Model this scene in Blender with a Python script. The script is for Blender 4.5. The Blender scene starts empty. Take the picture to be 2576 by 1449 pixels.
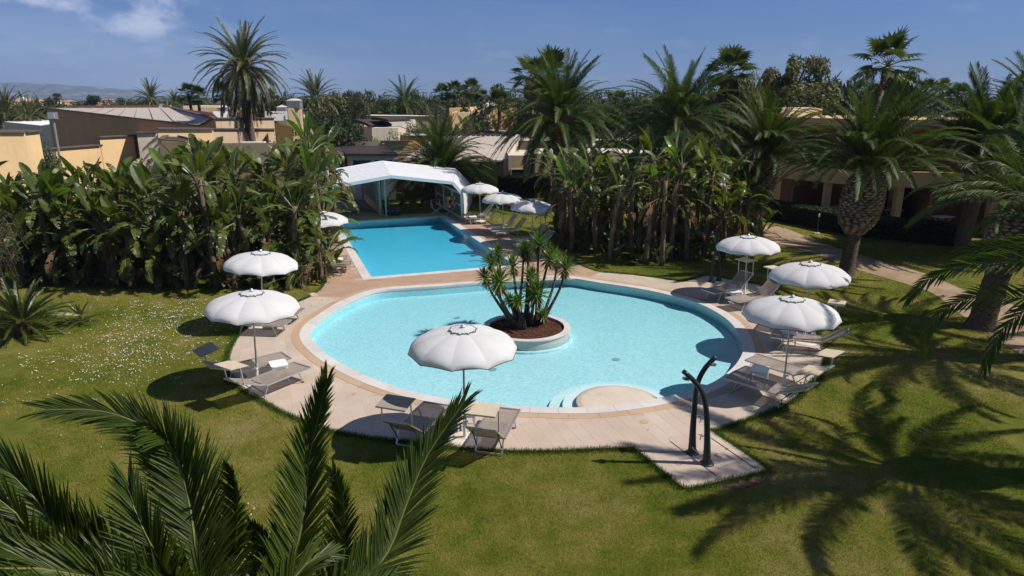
import bpy, bmesh, math, random
from mathutils import Vector, Matrix, Euler
from mathutils.geometry import tessellate_polygon

SC = bpy.context.scene
# ---------------------------------------------------------------- camera
CAM_H = 6.7
PITCH = math.radians(15.6)
FPX = 1717.0            # focal length in units of a 2576 x 1449 frame
cam_data = bpy.data.cameras.new("camera")
cam_data.sensor_width = 36.0
cam_data.lens = FPX * 36.0 / 2576.0
cam_data.clip_start = 0.1
cam_data.clip_end = 20000
cam = bpy.data.objects.new("camera", cam_data)
cam.location = (0, 0, CAM_H)
cam.rotation_euler = (math.radians(90) - PITCH, 0, 0)
SC.collection.objects.link(cam)
SC.camera = cam

# ---------------------------------------------------------------- light
SUN_EL = math.radians(50)
SUN_VEC = Vector((math.cos(SUN_EL) * 0.996, -math.cos(SUN_EL) * 0.09, math.sin(SUN_EL))).normalized()
SUN_ROT = math.atan2(SUN_VEC.x, SUN_VEC.y)
world = bpy.data.worlds.new("World")
SC.world = world
world.use_nodes = True
wn = world.node_tree
wn.nodes.clear()
w_out = wn.nodes.new("ShaderNodeOutputWorld")
w_bg = wn.nodes.new("ShaderNodeBackground")
w_sky = wn.nodes.new("ShaderNodeTexSky")
w_sky.sky_type = 'NISHITA'
w_sky.sun_disc = False
w_sky.sun_elevation = SUN_EL
w_sky.sun_rotation = SUN_ROT
w_sky.altitude = 0
w_sky.air_density = 1.0
w_sky.dust_density = 0.2
w_sky.ozone_density = 3.0
w_bg.inputs[1].default_value = SKY_STRENGTH = 0.057
# thin clouds, denser low on the left, mixed over the sky
w_tc = wn.nodes.new("ShaderNodeTexCoord")
w_sep = wn.nodes.new("ShaderNodeSeparateXYZ")
wn.links.new(w_tc.outputs["Generated"], w_sep.inputs[0])
def wmath(op, a, b=None, clamp=False):
    n = wn.nodes.new("ShaderNodeMath"); n.operation = op; n.use_clamp = clamp
    for i, v in enumerate((a, b)):
        if v is None: continue
        if isinstance(v, (int, float)): n.inputs[i].default_value = v
        else: wn.links.new(v, n.inputs[i])
    return n.outputs[0]
def wrange(v, a, b, c, d):
    n = wn.nodes.new("ShaderNodeMapRange"); n.interpolation_type = 'SMOOTHSTEP'
    n.inputs[1].default_value = a; n.inputs[2].default_value = b; n.inputs[3].default_value = c; n.inputs[4].default_value = d
    wn.links.new(v, n.inputs[0]); return n.outputs[0]
def wnoise(scale, sx, sy, sz, detail=6, off=(0, 0, 0), rough=0.55):
    m = wn.nodes.new("ShaderNodeMapping"); m.inputs["Scale"].default_value = (sx, sy, sz); m.inputs["Location"].default_value = off
    wn.links.new(w_tc.outputs["Generated"], m.inputs[0])
    n = wn.nodes.new("ShaderNodeTexNoise"); n.inputs["Scale"].default_value = scale; n.inputs["Detail"].default_value = detail
    n.inputs["Roughness"].default_value = rough
    wn.links.new(m.outputs[0], n.inputs["Vector"]); return n.outputs["Fac"]
_x, _y, _z = w_sep.outputs[0], w_sep.outputs[1], w_sep.outputs[2]
az = wmath('DIVIDE', _x, wmath('MAXIMUM', wmath('ABSOLUTE', _y), 0.05))     # tangent of the azimuth from +Y
left = wrange(az, -0.10, -0.45, 0.0, 1.0)
veil = wmath('MULTIPLY', wrange(wnoise(3.0, 1, 1, 5.0, 5), 0.38, 0.72, 0.0, 0.30), wrange(_z, 0.55, 0.02, 0.0, 1.0))
veil = wmath('MULTIPLY', veil, wmath('ADD', wmath('MULTIPLY', left, 0.8), 0.20))
puff = wmath('MULTIPLY', wrange(wnoise(9.0, 1, 1, 1.9, 9, (0.3, 0, 0.0), 0.6), 0.50, 0.70, 0.0, 0.80), wrange(az, -0.28, -0.48, 0.0, 1.0))
puff = wmath('MULTIPLY', puff, wrange(_z, 0.05, 0.09, 0.0, 1.0))
wisp = wmath('MULTIPLY', wrange(wnoise(14.0, 1, 1, 2.5, 7, (2.0, 1, 0.4)), 0.55, 0.75, 0.0, 0.22), wrange(_z, 0.16, 0.02, 0.0, 1.0))
cloud = wmath('ADD', wmath('ADD', veil, puff), wisp, clamp=True)
w_mix = wn.nodes.new("ShaderNodeMix"); w_mix.data_type = 'RGBA'
wn.links.new(cloud, w_mix.inputs[0])
w_hsv = wn.nodes.new("ShaderNodeHueSaturation")
w_hsv.inputs["Hue"].default_value = 0.505; w_hsv.inputs["Saturation"].default_value = 1.12; w_hsv.inputs["Value"].default_value = 1.0
wn.links.new(w_sky.outputs[0], w_hsv.inputs["Color"])
# the blue of the photographed sky holds right down to the horizon
w_low = wn.nodes.new("ShaderNodeMix"); w_low.data_type = 'RGBA'; w_low.blend_type = 'MULTIPLY'
w_low.inputs[7].default_value = (0.37, 0.53, 1.0, 1)
wn.links.new(wrange(_z, 0.45, -0.02, 0.0, 1.0), w_low.inputs[0])
wn.links.new(w_hsv.outputs[0], w_low.inputs[6])
wn.links.new(w_low.outputs[2], w_mix.inputs[6])
w_mix.inputs[7].default_value = (7.6, 8.4, 10.8, 1)
wn.links.new(w_mix.outputs[2], w_bg.inputs[0])
wn.links.new(w_bg.outputs[0], w_out.inputs[0])

sun_d = bpy.data.lights.new("sun", 'SUN')
sun_d.energy = 4.3
sun_d.angle = math.radians(0.55)
sun_d.color = (1.0, 0.935, 0.85)
sun = bpy.data.objects.new("sun", sun_d)
sun.rotation_euler = (-SUN_VEC).to_track_quat('-Z', 'Y').to_euler()
sun.location = (60, 0, 80)
SC.collection.objects.link(sun)

SC.view_settings.view_transform = 'Standard'
SC.view_settings.look = 'None'
SC.view_settings.exposure = 0.38
SC.view_settings.gamma = 1.0
SC.view_settings.use_curve_mapping = False
SC.render.engine = 'CYCLES'
cy = SC.cycles
cy.max_bounces = 7; cy.diffuse_bounces = 3; cy.glossy_bounces = 3; cy.transmission_bounces = 3
cy.transparent_max_bounces = 12; cy.volume_bounces = 0
cy.caustics_reflective = False; cy.caustics_refractive = False
cy.use_denoising = True

# ---------------------------------------------------------------- survey: frame pixel -> place
CT, ST = math.cos(PITCH), math.sin(PITCH)
def ray(x, y):
    u = (x - 1288.0) / FPX; v = (y - 724.5) / FPX
    return Vector((u, CT - v * ST, -ST - v * CT))
def G(x, y, z=0.0):
    d = ray(x, y); t = (z - CAM_H) / d.z
    return Vector((d.x * t, d.y * t, z))
def P(x, y, Y):
    d = ray(x, y); t = Y / d.y
    return Vector((d.x * t, Y, CAM_H + d.z * t))
def project(p):
    X, Y, Z = p[0], p[1], p[2] - CAM_H
    dep = Y * CT - Z * ST
    return (1288 + X / dep * FPX, 724.5 + (-Z * CT - Y * ST) / dep * FPX)

# ---------------------------------------------------------------- object helpers
COL = SC.collection
def link(o):
    COL.objects.link(o); return o
def tag(o, label=None, cat=None, group=None, kind=None):
    if label: o["label"] = label
    if cat: o["category"] = cat
    if group: o["group"] = group
    if kind: o["kind"] = kind
    return o
def empty(name, loc=(0, 0, 0), rz=0.0, label=None, cat=None, group=None):
    o = bpy.data.objects.new(name, None); o.location = loc; o.rotation_euler = (0, 0, rz)
    o.empty_display_size = 0.2
    link(o); return tag(o, label, cat, group)
def obj(name, mesh, parent=None, mat=None, loc=None, rot=None, scale=None):
    o = bpy.data.objects.new(name, mesh)
    if mat is not None and len(mesh.materials) == 0: mesh.materials.append(mat)
    if loc is not None: o.location = loc
    if rot is not None: o.rotation_euler = rot
    if scale is not None: o.scale = scale if hasattr(scale, '__len__') else (scale,) * 3
    if parent is not None: o.parent = parent
    return link(o)

class MB:
    """collects shapes for one mesh"""
    def __init__(s): s.v = []; s.f = []; s.m = []; s.cur = 0; s.sm = []; s.smooth = False
    def add(s, vs, fs):
        n = len(s.v); s.v.extend([tuple(p) for p in vs])
        for f in fs:
            s.f.append(tuple(i + n for i in f)); s.m.append(s.cur); s.sm.append(s.smooth)
    def box(s, c, d, rz=0.0, M=None):
        hx, hy, hz = d[0] / 2, d[1] / 2, d[2] / 2
        vs = [Vector((x, y, z)) for x in (-hx, hx) for y in (-hy, hy) for z in (-hz, hz)]
        R = Matrix.Rotation(rz, 3, 'Z')
        vs = [R @ v + Vector(c) for v in vs]
        if M is not None: vs = [M @ v for v in vs]
        s.add(vs, [(0, 1, 3, 2), (4, 6, 7, 5), (0, 4, 5, 1), (2, 3, 7, 6), (0, 2, 6, 4), (1, 5, 7, 3)])
    def tube(s, pts, r, seg=6, caps=True, flat=1.0):
        pts = [Vector(p) for p in pts]; n = len(pts)
        rs = r if hasattr(r, '__len__') else [r] * n
        vs = []; up = None
        for i, p in enumerate(pts):
            t = (pts[min(i + 1, n - 1)] - pts[max(i - 1, 0)])
            if t.length < 1e-9: t = Vector((0, 0, 1))
            t.normalize()
            if up is None:
                a = Vector((0, 0, 1)) if abs(t.z) < 0.9 else Vector((1, 0, 0))
                up = (a - t * a.dot(t)).normalized()
            else:
                up = up - t * up.dot(t)
                up = up.normalized() if up.length > 1e-6 else t.orthogonal().normalized()
            b = t.cross(up)
            for k in range(seg):
                a = 2 * math.pi * k / seg
                vs.append(p + (up * math.cos(a) * flat + b * math.sin(a)) * rs[i])
        fs = []
        for i in range(n - 1):
            for k in range(seg):
                k2 = (k + 1) % seg
                fs.append((i * seg + k, i * seg + k2, (i + 1) * seg + k2, (i + 1) * seg + k))
        if caps:
            fs.append(tuple(reversed(range(seg)))); fs.append(tuple((n - 1) * seg + k for k in range(seg)))
        s.add(vs, fs)
    def bar(s, a, b, w, h=None):
        """rectangular bar from a to b"""
        a, b = Vector(a), Vector(b); h = h or w
        t = (b - a).normalized(); up = Vector((0, 0, 1)) if abs(t.z) < 0.95 else Vector((1, 0, 0))
        sx = t.cross(up).normalized() * w / 2; sy = sx.cross(t).normalized() * h / 2
        vs = [a - sx - sy, a + sx - sy, a + sx + sy, a - sx + sy, b - sx - sy, b + sx - sy, b + sx + sy, b - sx + sy]
        s.add(vs, [(0, 1, 2, 3), (7, 6, 5, 4), (0, 4, 5, 1), (1, 5, 6, 2), (2, 6, 7, 3), (3, 7, 4, 0)])
    def lathe(s, prof, seg=24, c=(0, 0, 0), caps=True):
        vs = []
        for r, z in prof:
            for k in range(seg):
                a = 2 * math.pi * k / seg
                vs.append((c[0] + r * math.cos(a), c[1] + r * math.sin(a), c[2] + z))
        fs = []
        for i in range(len(prof) - 1):
            for k in range(seg):
                k2 = (k + 1) % seg
                fs.append((i * seg + k, i * seg + k2, (i + 1) * seg + k2, (i + 1) * seg + k))
        if caps:
            fs.append(tuple(reversed(range(seg)))); fs.append(tuple((len(prof) - 1) * seg + k for k in range(seg)))
        s.add(vs, fs)
    def prism(s, poly, z0, z1, top=True, bottom=True, sides=True):
        """poly counter-clockwise list of xy"""
        n = len(poly)
        if area2(poly) < 0: poly = poly[::-1]
        vs = [(p[0], p[1], z0) for p in poly] + [(p[0], p[1], z1) for p in poly]
        fs = []
        if sides: fs += [(i, (i + 1) % n, n + (i + 1) % n, n + i) for i in range(n)]
        if top or bottom:
            if n > 4:
                tris = [orient(t, poly) for t in tessellate_polygon([[Vector((p[0], p[1], 0)) for p in poly]])]
            else: tris = [tuple(range(n))]
            if top: fs += [tuple(n + i for i in t) for t in tris]
            if bottom: fs += [tuple(reversed(t)) for t in tris]
        s.add(vs, fs)
    def mesh(s, name, mats=None):
        me = bpy.data.meshes.new(name)
        me.from_pydata(s.v, [], s.f)
        if mats:
            for m in (mats if isinstance(mats, (list, tuple)) else [mats]): me.materials.append(m)
        if any(s.m): me.polygons.foreach_set("material_index", s.m)
        if any(s.sm): me.polygons.foreach_set("use_smooth", s.sm)
        me.update()
        return me
    def build(s, name, mats=None, parent=None, loc=None, rot=None):
        return obj(name, s.mesh(name, mats), parent, None, loc, rot)

def area2(poly):
    return sum(poly[i][0] * poly[(i + 1) % len(poly)][1] - poly[(i + 1) % len(poly)][0] * poly[i][1] for i in range(len(poly)))
def orient(t, poly):
    a, b, c = (poly[i] for i in t)
    return tuple(t) if (b[0] - a[0]) * (c[1] - a[1]) - (b[1] - a[1]) * (c[0] - a[0]) > 0 else tuple(reversed(t))
def inside(p, poly):
    x, y = p[0], p[1]; r = False; j = len(poly) - 1
    for i in range(len(poly)):
        xi, yi = poly[i][0], poly[i][1]; xj, yj = poly[j][0], poly[j][1]
        if (yi > y) != (yj > y) and x < (xj - xi) * (y - yi) / (yj - yi) + xi: r = not r
        j = i
    return r
def smooth_loop(pts, step=0.25, closed=True):
    """Catmull-Rom through pts"""
    n = len(pts); out = []
    rng = range(n) if closed else range(n - 1)
    for i in rng:
        g = lambda k: Vector(pts[k % n][:2]) if closed else Vector(pts[max(0, min(n - 1, k))][:2])
        p0, p1, p2, p3 = g(i - 1), g(i), g(i + 1), g(i + 2)
        m = max(1, int((p2 - p1).length / step))
        for k in range(m):
            t = k / m
            out.append(0.5 * ((2 * p1) + (-p0 + p2) * t + (2 * p0 - 5 * p1 + 4 * p2 - p3) * t * t + (-p0 + 3 * p1 - 3 * p2 + p3) * t ** 3))
    if not closed: out.append(Vector(pts[-1][:2]))
    return out
def smooth3(pts, step):
    n = len(pts); out = []
    for i in range(n - 1):
        g = lambda k: Vector(pts[max(0, min(n - 1, k))])
        p0, p1, p2, p3 = g(i - 1), g(i), g(i + 1), g(i + 2)
        m = max(1, int((p2 - p1).length / step))
        for k in range(m):
            t = k / m
            out.append(0.5 * ((2 * p1) + (-p0 + p2) * t + (2 * p0 - 5 * p1 + 4 * p2 - p3) * t * t + (-p0 + 3 * p1 - 3 * p2 + p3) * t ** 3))
    out.append(Vector(pts[-1])); return out
def offset_loop(poly, d):
    """closed loop moved outwards by d (poly counter-clockwise)"""
    n = len(poly); out = []
    for i in range(n):
        a, b, c = Vector(poly[i - 1][:2]), Vector(poly[i][:2]), Vector(poly[(i + 1) % n][:2])
        n1 = (b - a); n2 = (c - b)
        n1 = Vector((n1.y, -n1.x)).normalized(); n2 = Vector((n2.y, -n2.x)).normalized()
        nn = (n1 + n2); nn = nn.normalized() if nn.length > 1e-6 else n1
        out.append(b + nn * d / max(0.5, nn.dot(n1)))
    return out
def clip_convex(subj, clip):
    """Sutherland-Hodgman: subj polygon by convex counter-clockwise clip"""
    out = [Vector(p[:2]) for p in subj]
    for i in range(len(clip)):
        a, b = Vector(clip[i][:2]), Vector(clip[(i + 1) % len(clip)][:2]); e = b - a
        side = lambda p: e.x * (p.y - a.y) - e.y * (p.x - a.x)
        inp, out = out, []
        for k in range(len(inp)):
            p, q = inp[k - 1], inp[k]; sp, sq = side(p), side(q)
            if sq >= 0:
                if sp < 0: out.append(p + (q - p) * (sp / (sp - sq)))
                out.append(q)
            elif sp >= 0: out.append(p + (q - p) * (sp / (sp - sq)))
        if len(out) < 3: return []
    cl = []
    for p in out:
        if not cl or (p - cl[-1]).length > 1e-4: cl.append(p)
    if len(cl) > 1 and (cl[0] - cl[-1]).length < 1e-4: cl.pop()
    return cl if len(cl) >= 3 else []
def sheet_with_holes(loops, z, name):
    """flat sheet bounded by loops[0] with the other loops as holes"""
    bm = bmesh.new(); es = []
    for lp in loops:
        vs = [bm.verts.new((p[0], p[1], z)) for p in lp]
        es += [bm.edges.new((vs[i], vs[(i + 1) % len(vs)])) for i in range(len(vs))]
    bmesh.ops.triangle_fill(bm, edges=es, use_beauty=True, normal=(0, 0, 1))
    for f in bm.faces:
        if f.normal.z < 0: f.normal_flip()
    me = bpy.data.meshes.new(name); bm.to_mesh(me); bm.free(); return me

# ---------------------------------------------------------------- materials
def srgb(r, g, b):
    f = lambda c: (c / 255 / 12.92) if c / 255 <= 0.04045 else ((c / 255 + 0.055) / 1.055) ** 2.4
    return (f(r), f(g), f(b), 1)
class Mat:
    def __init__(s, name):
        s.m = bpy.data.materials.new(name); s.m.use_nodes = True; s.t = s.m.node_tree
        s.b = s.t.nodes["Principled BSDF"]; s.o = s.t.nodes["Material Output"]; s.co = None
    def n(s, kind, **kw):
        nd = s.t.nodes.new(kind)
        for k, v in kw.items(): setattr(nd, k, v)
        return nd
    def l(s, a, b): s.t.links.new(a, b)
    def coord(s, which="Object"):
        if s.co is None: s.co = s.n("ShaderNodeTexCoord")
        return s.co.outputs[which]
    def noise(s, scale, detail=4, rough=0.55, vec=None, sc=None, dist=0.0):
        nd = s.n("ShaderNodeTexNoise"); nd.inputs["Scale"].default_value = scale
        nd.inputs["Detail"].default_value = detail; nd.inputs["Roughness"].default_value = rough
        nd.inputs["Distortion"].default_value = dist
        v = vec or s.coord()
        if sc:
            mp = s.n("ShaderNodeMapping"); mp.inputs["Scale"].default_value = sc; s.l(v, mp.inputs[0]); v = mp.outputs[0]
        s.l(v, nd.inputs["Vector"]); return nd.outputs["Fac"]
    def ramp(s, fac, stops):
        nd = s.n("ShaderNodeValToRGB"); el = nd.color_ramp.elements
        while len(el) < len(stops): el.new(0.5)
        for e, (p, c) in zip(el, stops):
            e.position = p; e.color = c if len(c) == 4 else (*c, 1)
        s.l(fac, nd.inputs[0]); return nd.outputs[0]
    def mix(s, fac, a, b, mode='MIX'):
        nd = s.n("ShaderNodeMix", data_type='RGBA', blend_type=mode)
        for i, v in ((0, fac), (6, a), (7, b)):
            if isinstance(v, (int, float)): nd.inputs[i].default_value = v
            elif isinstance(v, (tuple, list)): nd.inputs[i].default_value = v if len(v) == 4 else (*v, 1)
            else: s.l(v, nd.inputs[i])
        return nd.outputs[2]
    def math(s, op, a, b=0.0, clamp=False):
        nd = s.n("ShaderNodeMath", operation=op, use_clamp=clamp)
        for i, v in enumerate((a, b)):
            if isinstance(v, (int, float)): nd.inputs[i].default_value = v
            else: s.l(v, nd.inputs[i])
        return nd.outputs[0]
    def mrange(s, v, a, b, c=0.0, d=1.0):
        nd = s.n("ShaderNodeMapRange"); nd.inputs[1].default_value = a; nd.inputs[2].default_value = b
        nd.inputs[3].default_value = c; nd.inputs[4].default_value = d; s.l(v, nd.inputs[0]); return nd.outputs[0]
    def color(s, c):
        if isinstance(c, (tuple, list)): s.b.inputs["Base Color"].default_value = c if len(c) == 4 else (*c, 1)
        else: s.l(c, s.b.inputs["Base Color"])
        return s
    def set(s, **kw):
        names = dict(rough="Roughness", metal="Metallic", spec="Specular IOR Level", ior="IOR", trans="Transmission Weight", alpha="Alpha", sheen="Sheen Weight", coat="Coat Weight")
        for k, v in kw.items():
            i = s.b.inputs[names[k]]
            if isinstance(v, (int, float)): i.default_value = v
            else: s.l(v, i)
        return s
    def bump(s, h, strength=0.3, dist=0.01):
        nd = s.n("ShaderNodeBump"); nd.inputs["Strength"].default_value = strength; nd.inputs["Distance"].default_value = dist
        s.l(h, nd.inputs["Height"]); s.l(nd.outputs[0], s.b.inputs["Normal"]); return s
    def objrand(s): return s.n("ShaderNodeObjectInfo").outputs["Random"]
    def island(s): return s.n("ShaderNodeNewGeometry").outputs["Random Per Island"]
    def piecerand(s):
        return s.math('FRACT', s.math('ADD', s.objrand(), s.island()))
    def translucent(s, col, fac):
        tr = s.n("ShaderNodeBsdfTranslucent"); mx = s.n("ShaderNodeMixShader"); mx.inputs[0].default_value = fac
        if isinstance(col, (tuple, list)): tr.inputs[0].default_value = col if len(col) == 4 else (*col, 1)
        else: s.l(col, tr.inputs[0])
        s.l(s.b.outputs[0], mx.inputs[1]); s.l(tr.outputs[0], mx.inputs[2]); s.l(mx.outputs[0], s.o.inputs[0]); return s

def simple(name, col, rough=0.6, metal=0.0, var=0.12, scale=8.0, bump=0.0, spec=0.5, coord="Object"):
    m = Mat(name); v = m.noise(scale, 5, vec=m.coord(coord))
    c = m.mix(m.mrange(v, 0.3, 0.7), tuple(x * (1 - var) for x in col[:3]), tuple(min(1, x * (1 + var)) for x in col[:3]))
    m.color(c).set(rough=rough, metal=metal, spec=spec)
    if bump: m.bump(m.noise(scale * 6, 4, vec=m.coord(coord)), bump, 0.01)
    return m.m

def geo_pos(m):
    g = m.n("ShaderNodeNewGeometry"); return g.outputs["Position"]

M = {}
# lawn: green to straw mottling
m = Mat("lawn"); pos = geo_pos(m)
big = m.noise(0.28, 4, 0.6, pos); mid = m.noise(2.2, 5, 0.65, pos); fine = m.noise(45, 4, 0.7, pos)
f = m.math('ADD', m.math('MULTIPLY', big, 0.75), m.math('MULTIPLY', mid, 0.45))
c = m.ramp(f, [(0.40, (0.060, 0.090, 0.006)), (0.53, (0.125, 0.150, 0.012)), (0.64, (0.205, 0.188, 0.034)), (0.78, (0.30, 0.245, 0.09))])
c = m.mix(m.mrange(fine, 0.3, 0.7, 0.0, 1.0), m.mix(0.6, c, (0.01, 0.02, 0.0), 'MIX'), c)
patch = m.mrange(m.noise(0.9, 3, 0.5, pos), 0.68, 0.75)
c = m.mix(m.math('MULTIPLY', patch, 0.7), c, (0.16, 0.11, 0.07))
m.color(c).set(rough=0.9, spec=0.15).bump(fine, 0.9, 0.03)
M['lawn'] = m.m
def grass_mat(name, ca, cb):
    m = Mat(name); pos = geo_pos(m)
    f = m.math('ADD', m.math('MULTIPLY', m.noise(0.28, 4, 0.6, pos), 0.75), m.math('MULTIPLY', m.noise(2.2, 5, 0.65, pos), 0.45))
    f = m.math('ADD', f, m.math('MULTIPLY', m.math('SUBTRACT', m.noise(60, 2, 0.5, pos), 0.5), 0.85))
    c = m.ramp(f, ca); m.color(c).set(rough=0.7, spec=0.2).translucent(c, 0.25); return m.m
M['grass'] = grass_mat("grass_blade", [(0.40, (0.080, 0.125, 0.006)), (0.52, (0.155, 0.190, 0.013)), (0.64, (0.27, 0.245, 0.042)), (0.79, (0.40, 0.33, 0.12))], None)
M['grass_edge'] = grass_mat("lush_blade", [(0.35, (0.038, 0.095, 0.006)), (0.85, (0.085, 0.15, 0.015))], None)

def stone(name, cols, rough=0.6, grain=30, island=True, bump=0.25):
    m = Mat(name); pos = geo_pos(m); r = m.piecerand()
    n = len(cols); c = m.ramp(r, [(i / max(1, n - 1), cc) for i, cc in enumerate(cols)])
    v = m.noise(1.1, 5, 0.6, pos); w = m.noise(grain, 4, 0.6, pos, sc=(1, 1, 1))
    c = m.mix(m.mrange(v, 0.35, 0.7, 0.0, 0.30), c, (0.30, 0.22, 0.15))
    c = m.mix(m.mrange(w, 0.35, 0.75, 0.0, 0.16), c, (0.22, 0.16, 0.12))
    st = m.mrange(m.noise(3.3, 3, 0.5, pos), 0.64, 0.72, 0.0, 0.32); c = m.mix(st, c, (0.35, 0.24, 0.15))
    m.color(c).set(rough=rough, spec=0.35).bump(w, bump, 0.004); return m.m
M['cream'] = stone("cream_stone", [(0.49, 0.40, 0.325), (0.54, 0.44, 0.355), (0.51, 0.405, 0.33), (0.57, 0.475, 0.385)])
M['tanstone'] = stone("tan_stone", [(0.40, 0.262, 0.178), (0.46, 0.30, 0.205), (0.37, 0.24, 0.165)])
M['band'] = stone("tan_band_stone", [(0.47, 0.32, 0.20), (0.52, 0.36, 0.24), (0.43, 0.29, 0.185)])
M['coping'] = stone("white_coping_stone", [(0.60, 0.575, 0.56), (0.66, 0.63, 0.61)], bump=0.12)
M['mortar'] = simple("mortar", (0.43, 0.34, 0.275), 0.9, scale=3)
M['path'] = None
m = Mat("gravel_path"); pos = geo_pos(m)
c = m.ramp(m.noise(0.8, 6, 0.7, pos), [(0.3, (0.24, 0.165, 0.105)), (0.55, (0.38, 0.28, 0.19)), (0.75, (0.46, 0.36, 0.26))])
c = m.mix(m.mrange(m.noise(50, 3, 0.6, pos), 0.35, 0.7, 0.0, 0.5), c, (0.16, 0.11, 0.07))
m.color(c).set(rough=0.95, spec=0.1).bump(m.noise(60, 3, 0.6, pos), 0.7, 0.02); M['path'] = m.m
m = Mat("bare_soil"); pos = geo_pos(m)
c = m.ramp(m.noise(12, 6, 0.7, pos), [(0.3, (0.05, 0.033, 0.022)), (0.7, (0.15, 0.10, 0.07))]); m.color(c).set(rough=1.0, spec=0.1).bump(m.noise(50, 4, 0.7, pos), 1.0, 0.03); M['soil'] = m.m
m = Mat("volcanic_gravel"); pos = geo_pos(m)
c = m.ramp(m.noise(26, 5, 0.75, pos), [(0.3, (0.035, 0.017, 0.011)), (0.6, (0.12, 0.055, 0.034)), (0.8, (0.20, 0.10, 0.06))]); m.color(c).set(rough=1.0, spec=0.1).bump(m.noise(40, 4, 0.7, pos), 1.0, 0.03); M['lava'] = m.m
m = Mat("far_ground"); pos = geo_pos(m)
c = m.ramp(m.noise(0.05, 8, 0.7, pos), [(0.35, (0.035, 0.045, 0.018)), (0.5, (0.075, 0.075, 0.035)), (0.65, (0.15, 0.12, 0.07))]); m.color(c).set(rough=1.0, spec=0.05); M['farland'] = m.m
# pool lining: small mosaic, slightly uneven
def mosaic(name, base, amp=0.10):
    m = Mat(name); pos = geo_pos(m)
    vo = m.n("ShaderNodeTexVoronoi"); vo.inputs["Scale"].default_value = 16; m.l(pos, vo.inputs["Vector"])
    g = m.n("ShaderNodeRGBToBW"); m.l(vo.outputs["Color"], g.inputs[0])
    c = m.mix(m.mrange(g.outputs[0], 0.15, 0.85), tuple(x * (1 - amp) for x in base), tuple(min(0.9, x * (1 + amp)) for x in base))
    c = m.mix(m.mrange(m.noise(0.7, 5, 0.6, pos), 0.4, 0.7, 0.0, 0.10), c, (0.35, 0.62, 0.70))
    m.color(c).set(rough=0.35, spec=0.4); return m.m
M['lining'] = mosaic("pale_pool_lining", (0.72, 0.80, 0.81))
M['wall_tile'] = mosaic("shade_tinted_wall_lining", (0.52, 0.75, 0.79), 0.06)  # floor lining tinted turquoise, painting in the blue of shaded water
M['lining_deep'] = mosaic("deep_pool_lining", (0.62, 0.80, 0.84), 0.06)
M['ledge'] = stone("ledge_plaster", [(0.62, 0.53, 0.43), (0.64, 0.55, 0.45)], bump=0.05)
def water(name, absorb, dens, wscale=5.0, wstr=0.35):
    m = Mat(name); m.t.nodes.remove(m.b); pos = geo_pos(m)
    tr = m.n("ShaderNodeBsdfTransparent"); gl = m.n("ShaderNodeBsdfGlossy"); gl.inputs["Roughness"].default_value = 0.03
    fr = m.n("ShaderNodeFresnel"); fr.inputs["IOR"].default_value = 1.33
    bp = m.n("ShaderNodeBump"); bp.inputs["Strength"].default_value = wstr; bp.inputs["Distance"].default_value = 0.05
    h = m.math('ADD', m.noise(wscale, 3, 0.6, pos, dist=0.6), m.math('MULTIPLY', m.noise(wscale * 4.5, 3, 0.6, pos, dist=0.8), 0.30))
    m.l(h, bp.inputs["Height"]); m.l(bp.outputs[0], gl.inputs["Normal"]); m.l(bp.outputs[0], fr.inputs["Normal"])
    mx = m.n("ShaderNodeMixShader"); m.l(fr.outputs[0], mx.inputs[0]); m.l(tr.outputs[0], mx.inputs[1]); m.l(gl.outputs[0], mx.inputs[2])
    m.l(mx.outputs[0], m.o.inputs["Surface"])
    va = m.n("ShaderNodeVolumeAbsorption"); va.inputs["Color"].default_value = absorb; va.inputs["Density"].default_value = dens
    m.l(va.outputs[0], m.o.inputs["Volume"]); return m.m
M['water'] = water("shallow_water", (0.02, 0.81, 0.94, 1), 0.62, 10.0, 0.10)
M['water_deep'] = water("deep_water", (0.0, 0.815, 0.965, 1), 0.98, 5.5, 0.14)
# metals, plastics, fabrics
M['alu'] = simple("brushed_aluminium", (0.55, 0.55, 0.54), 0.38, 0.75, 0.08, 20)
M['galv'] = simple("grey_post_metal", (0.42, 0.46, 0.46), 0.4, 0.5, 0.08, 20)
M['white_plastic'] = simple("white_plastic", (0.76, 0.755, 0.74), 0.4, 0, 0.04, 6)
M['concrete_base'] = simple("cast_base", (0.60, 0.53, 0.45), 0.8, 0, 0.1, 9, 0.3)
M['dark'] = simple("shower_column_paint", (0.022, 0.028, 0.032), 0.38, 0.2, 0.2, 12)
M['chrome'] = simple("chrome", (0.75, 0.75, 0.76), 0.15, 1.0, 0.03)
M['black'] = simple("black_box", (0.010, 0.011, 0.013), 0.45, 0, 0.2)
m = Mat("parasol_cloth"); v = m.noise(2.5, 4, 0.6); c = m.mix(m.mrange(v, 0.35, 0.7), (0.70, 0.70, 0.71), (0.64, 0.63, 0.63))
c = m.mix(m.mrange(m.noise(9, 5, 0.7), 0.68, 0.8, 0.0, 0.3), c, (0.42, 0.34, 0.26))
m.color(c).set(rough=0.85, spec=0.15).bump(m.noise(5, 4, 0.5, sc=(1, 1, 3)), 0.25, 0.02).translucent((0.66, 0.66, 0.63), 0.22); M['cloth'] = m.m
M['navy'] = simple("navy_binding", (0.012, 0.016, 0.075), 0.8)
def mesh_cloth(name, col, alpha):
    m = Mat(name); m.color(m.mix(m.mrange(m.noise(3, 4), 0.3, 0.7), tuple(x * 0.9 for x in col), tuple(x * 1.08 for x in col))).set(rough=0.6, spec=0.3)
    tr = m.n("ShaderNodeBsdfTransparent"); mx = m.n("ShaderNodeMixShader"); mx.inputs[0].default_value = alpha
    m.l(tr.outputs[0], mx.inputs[1]); m.l(m.b.outputs[0], mx.inputs[2]); m.l(mx.outputs[0], m.o.inputs[0]); return m.m
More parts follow.
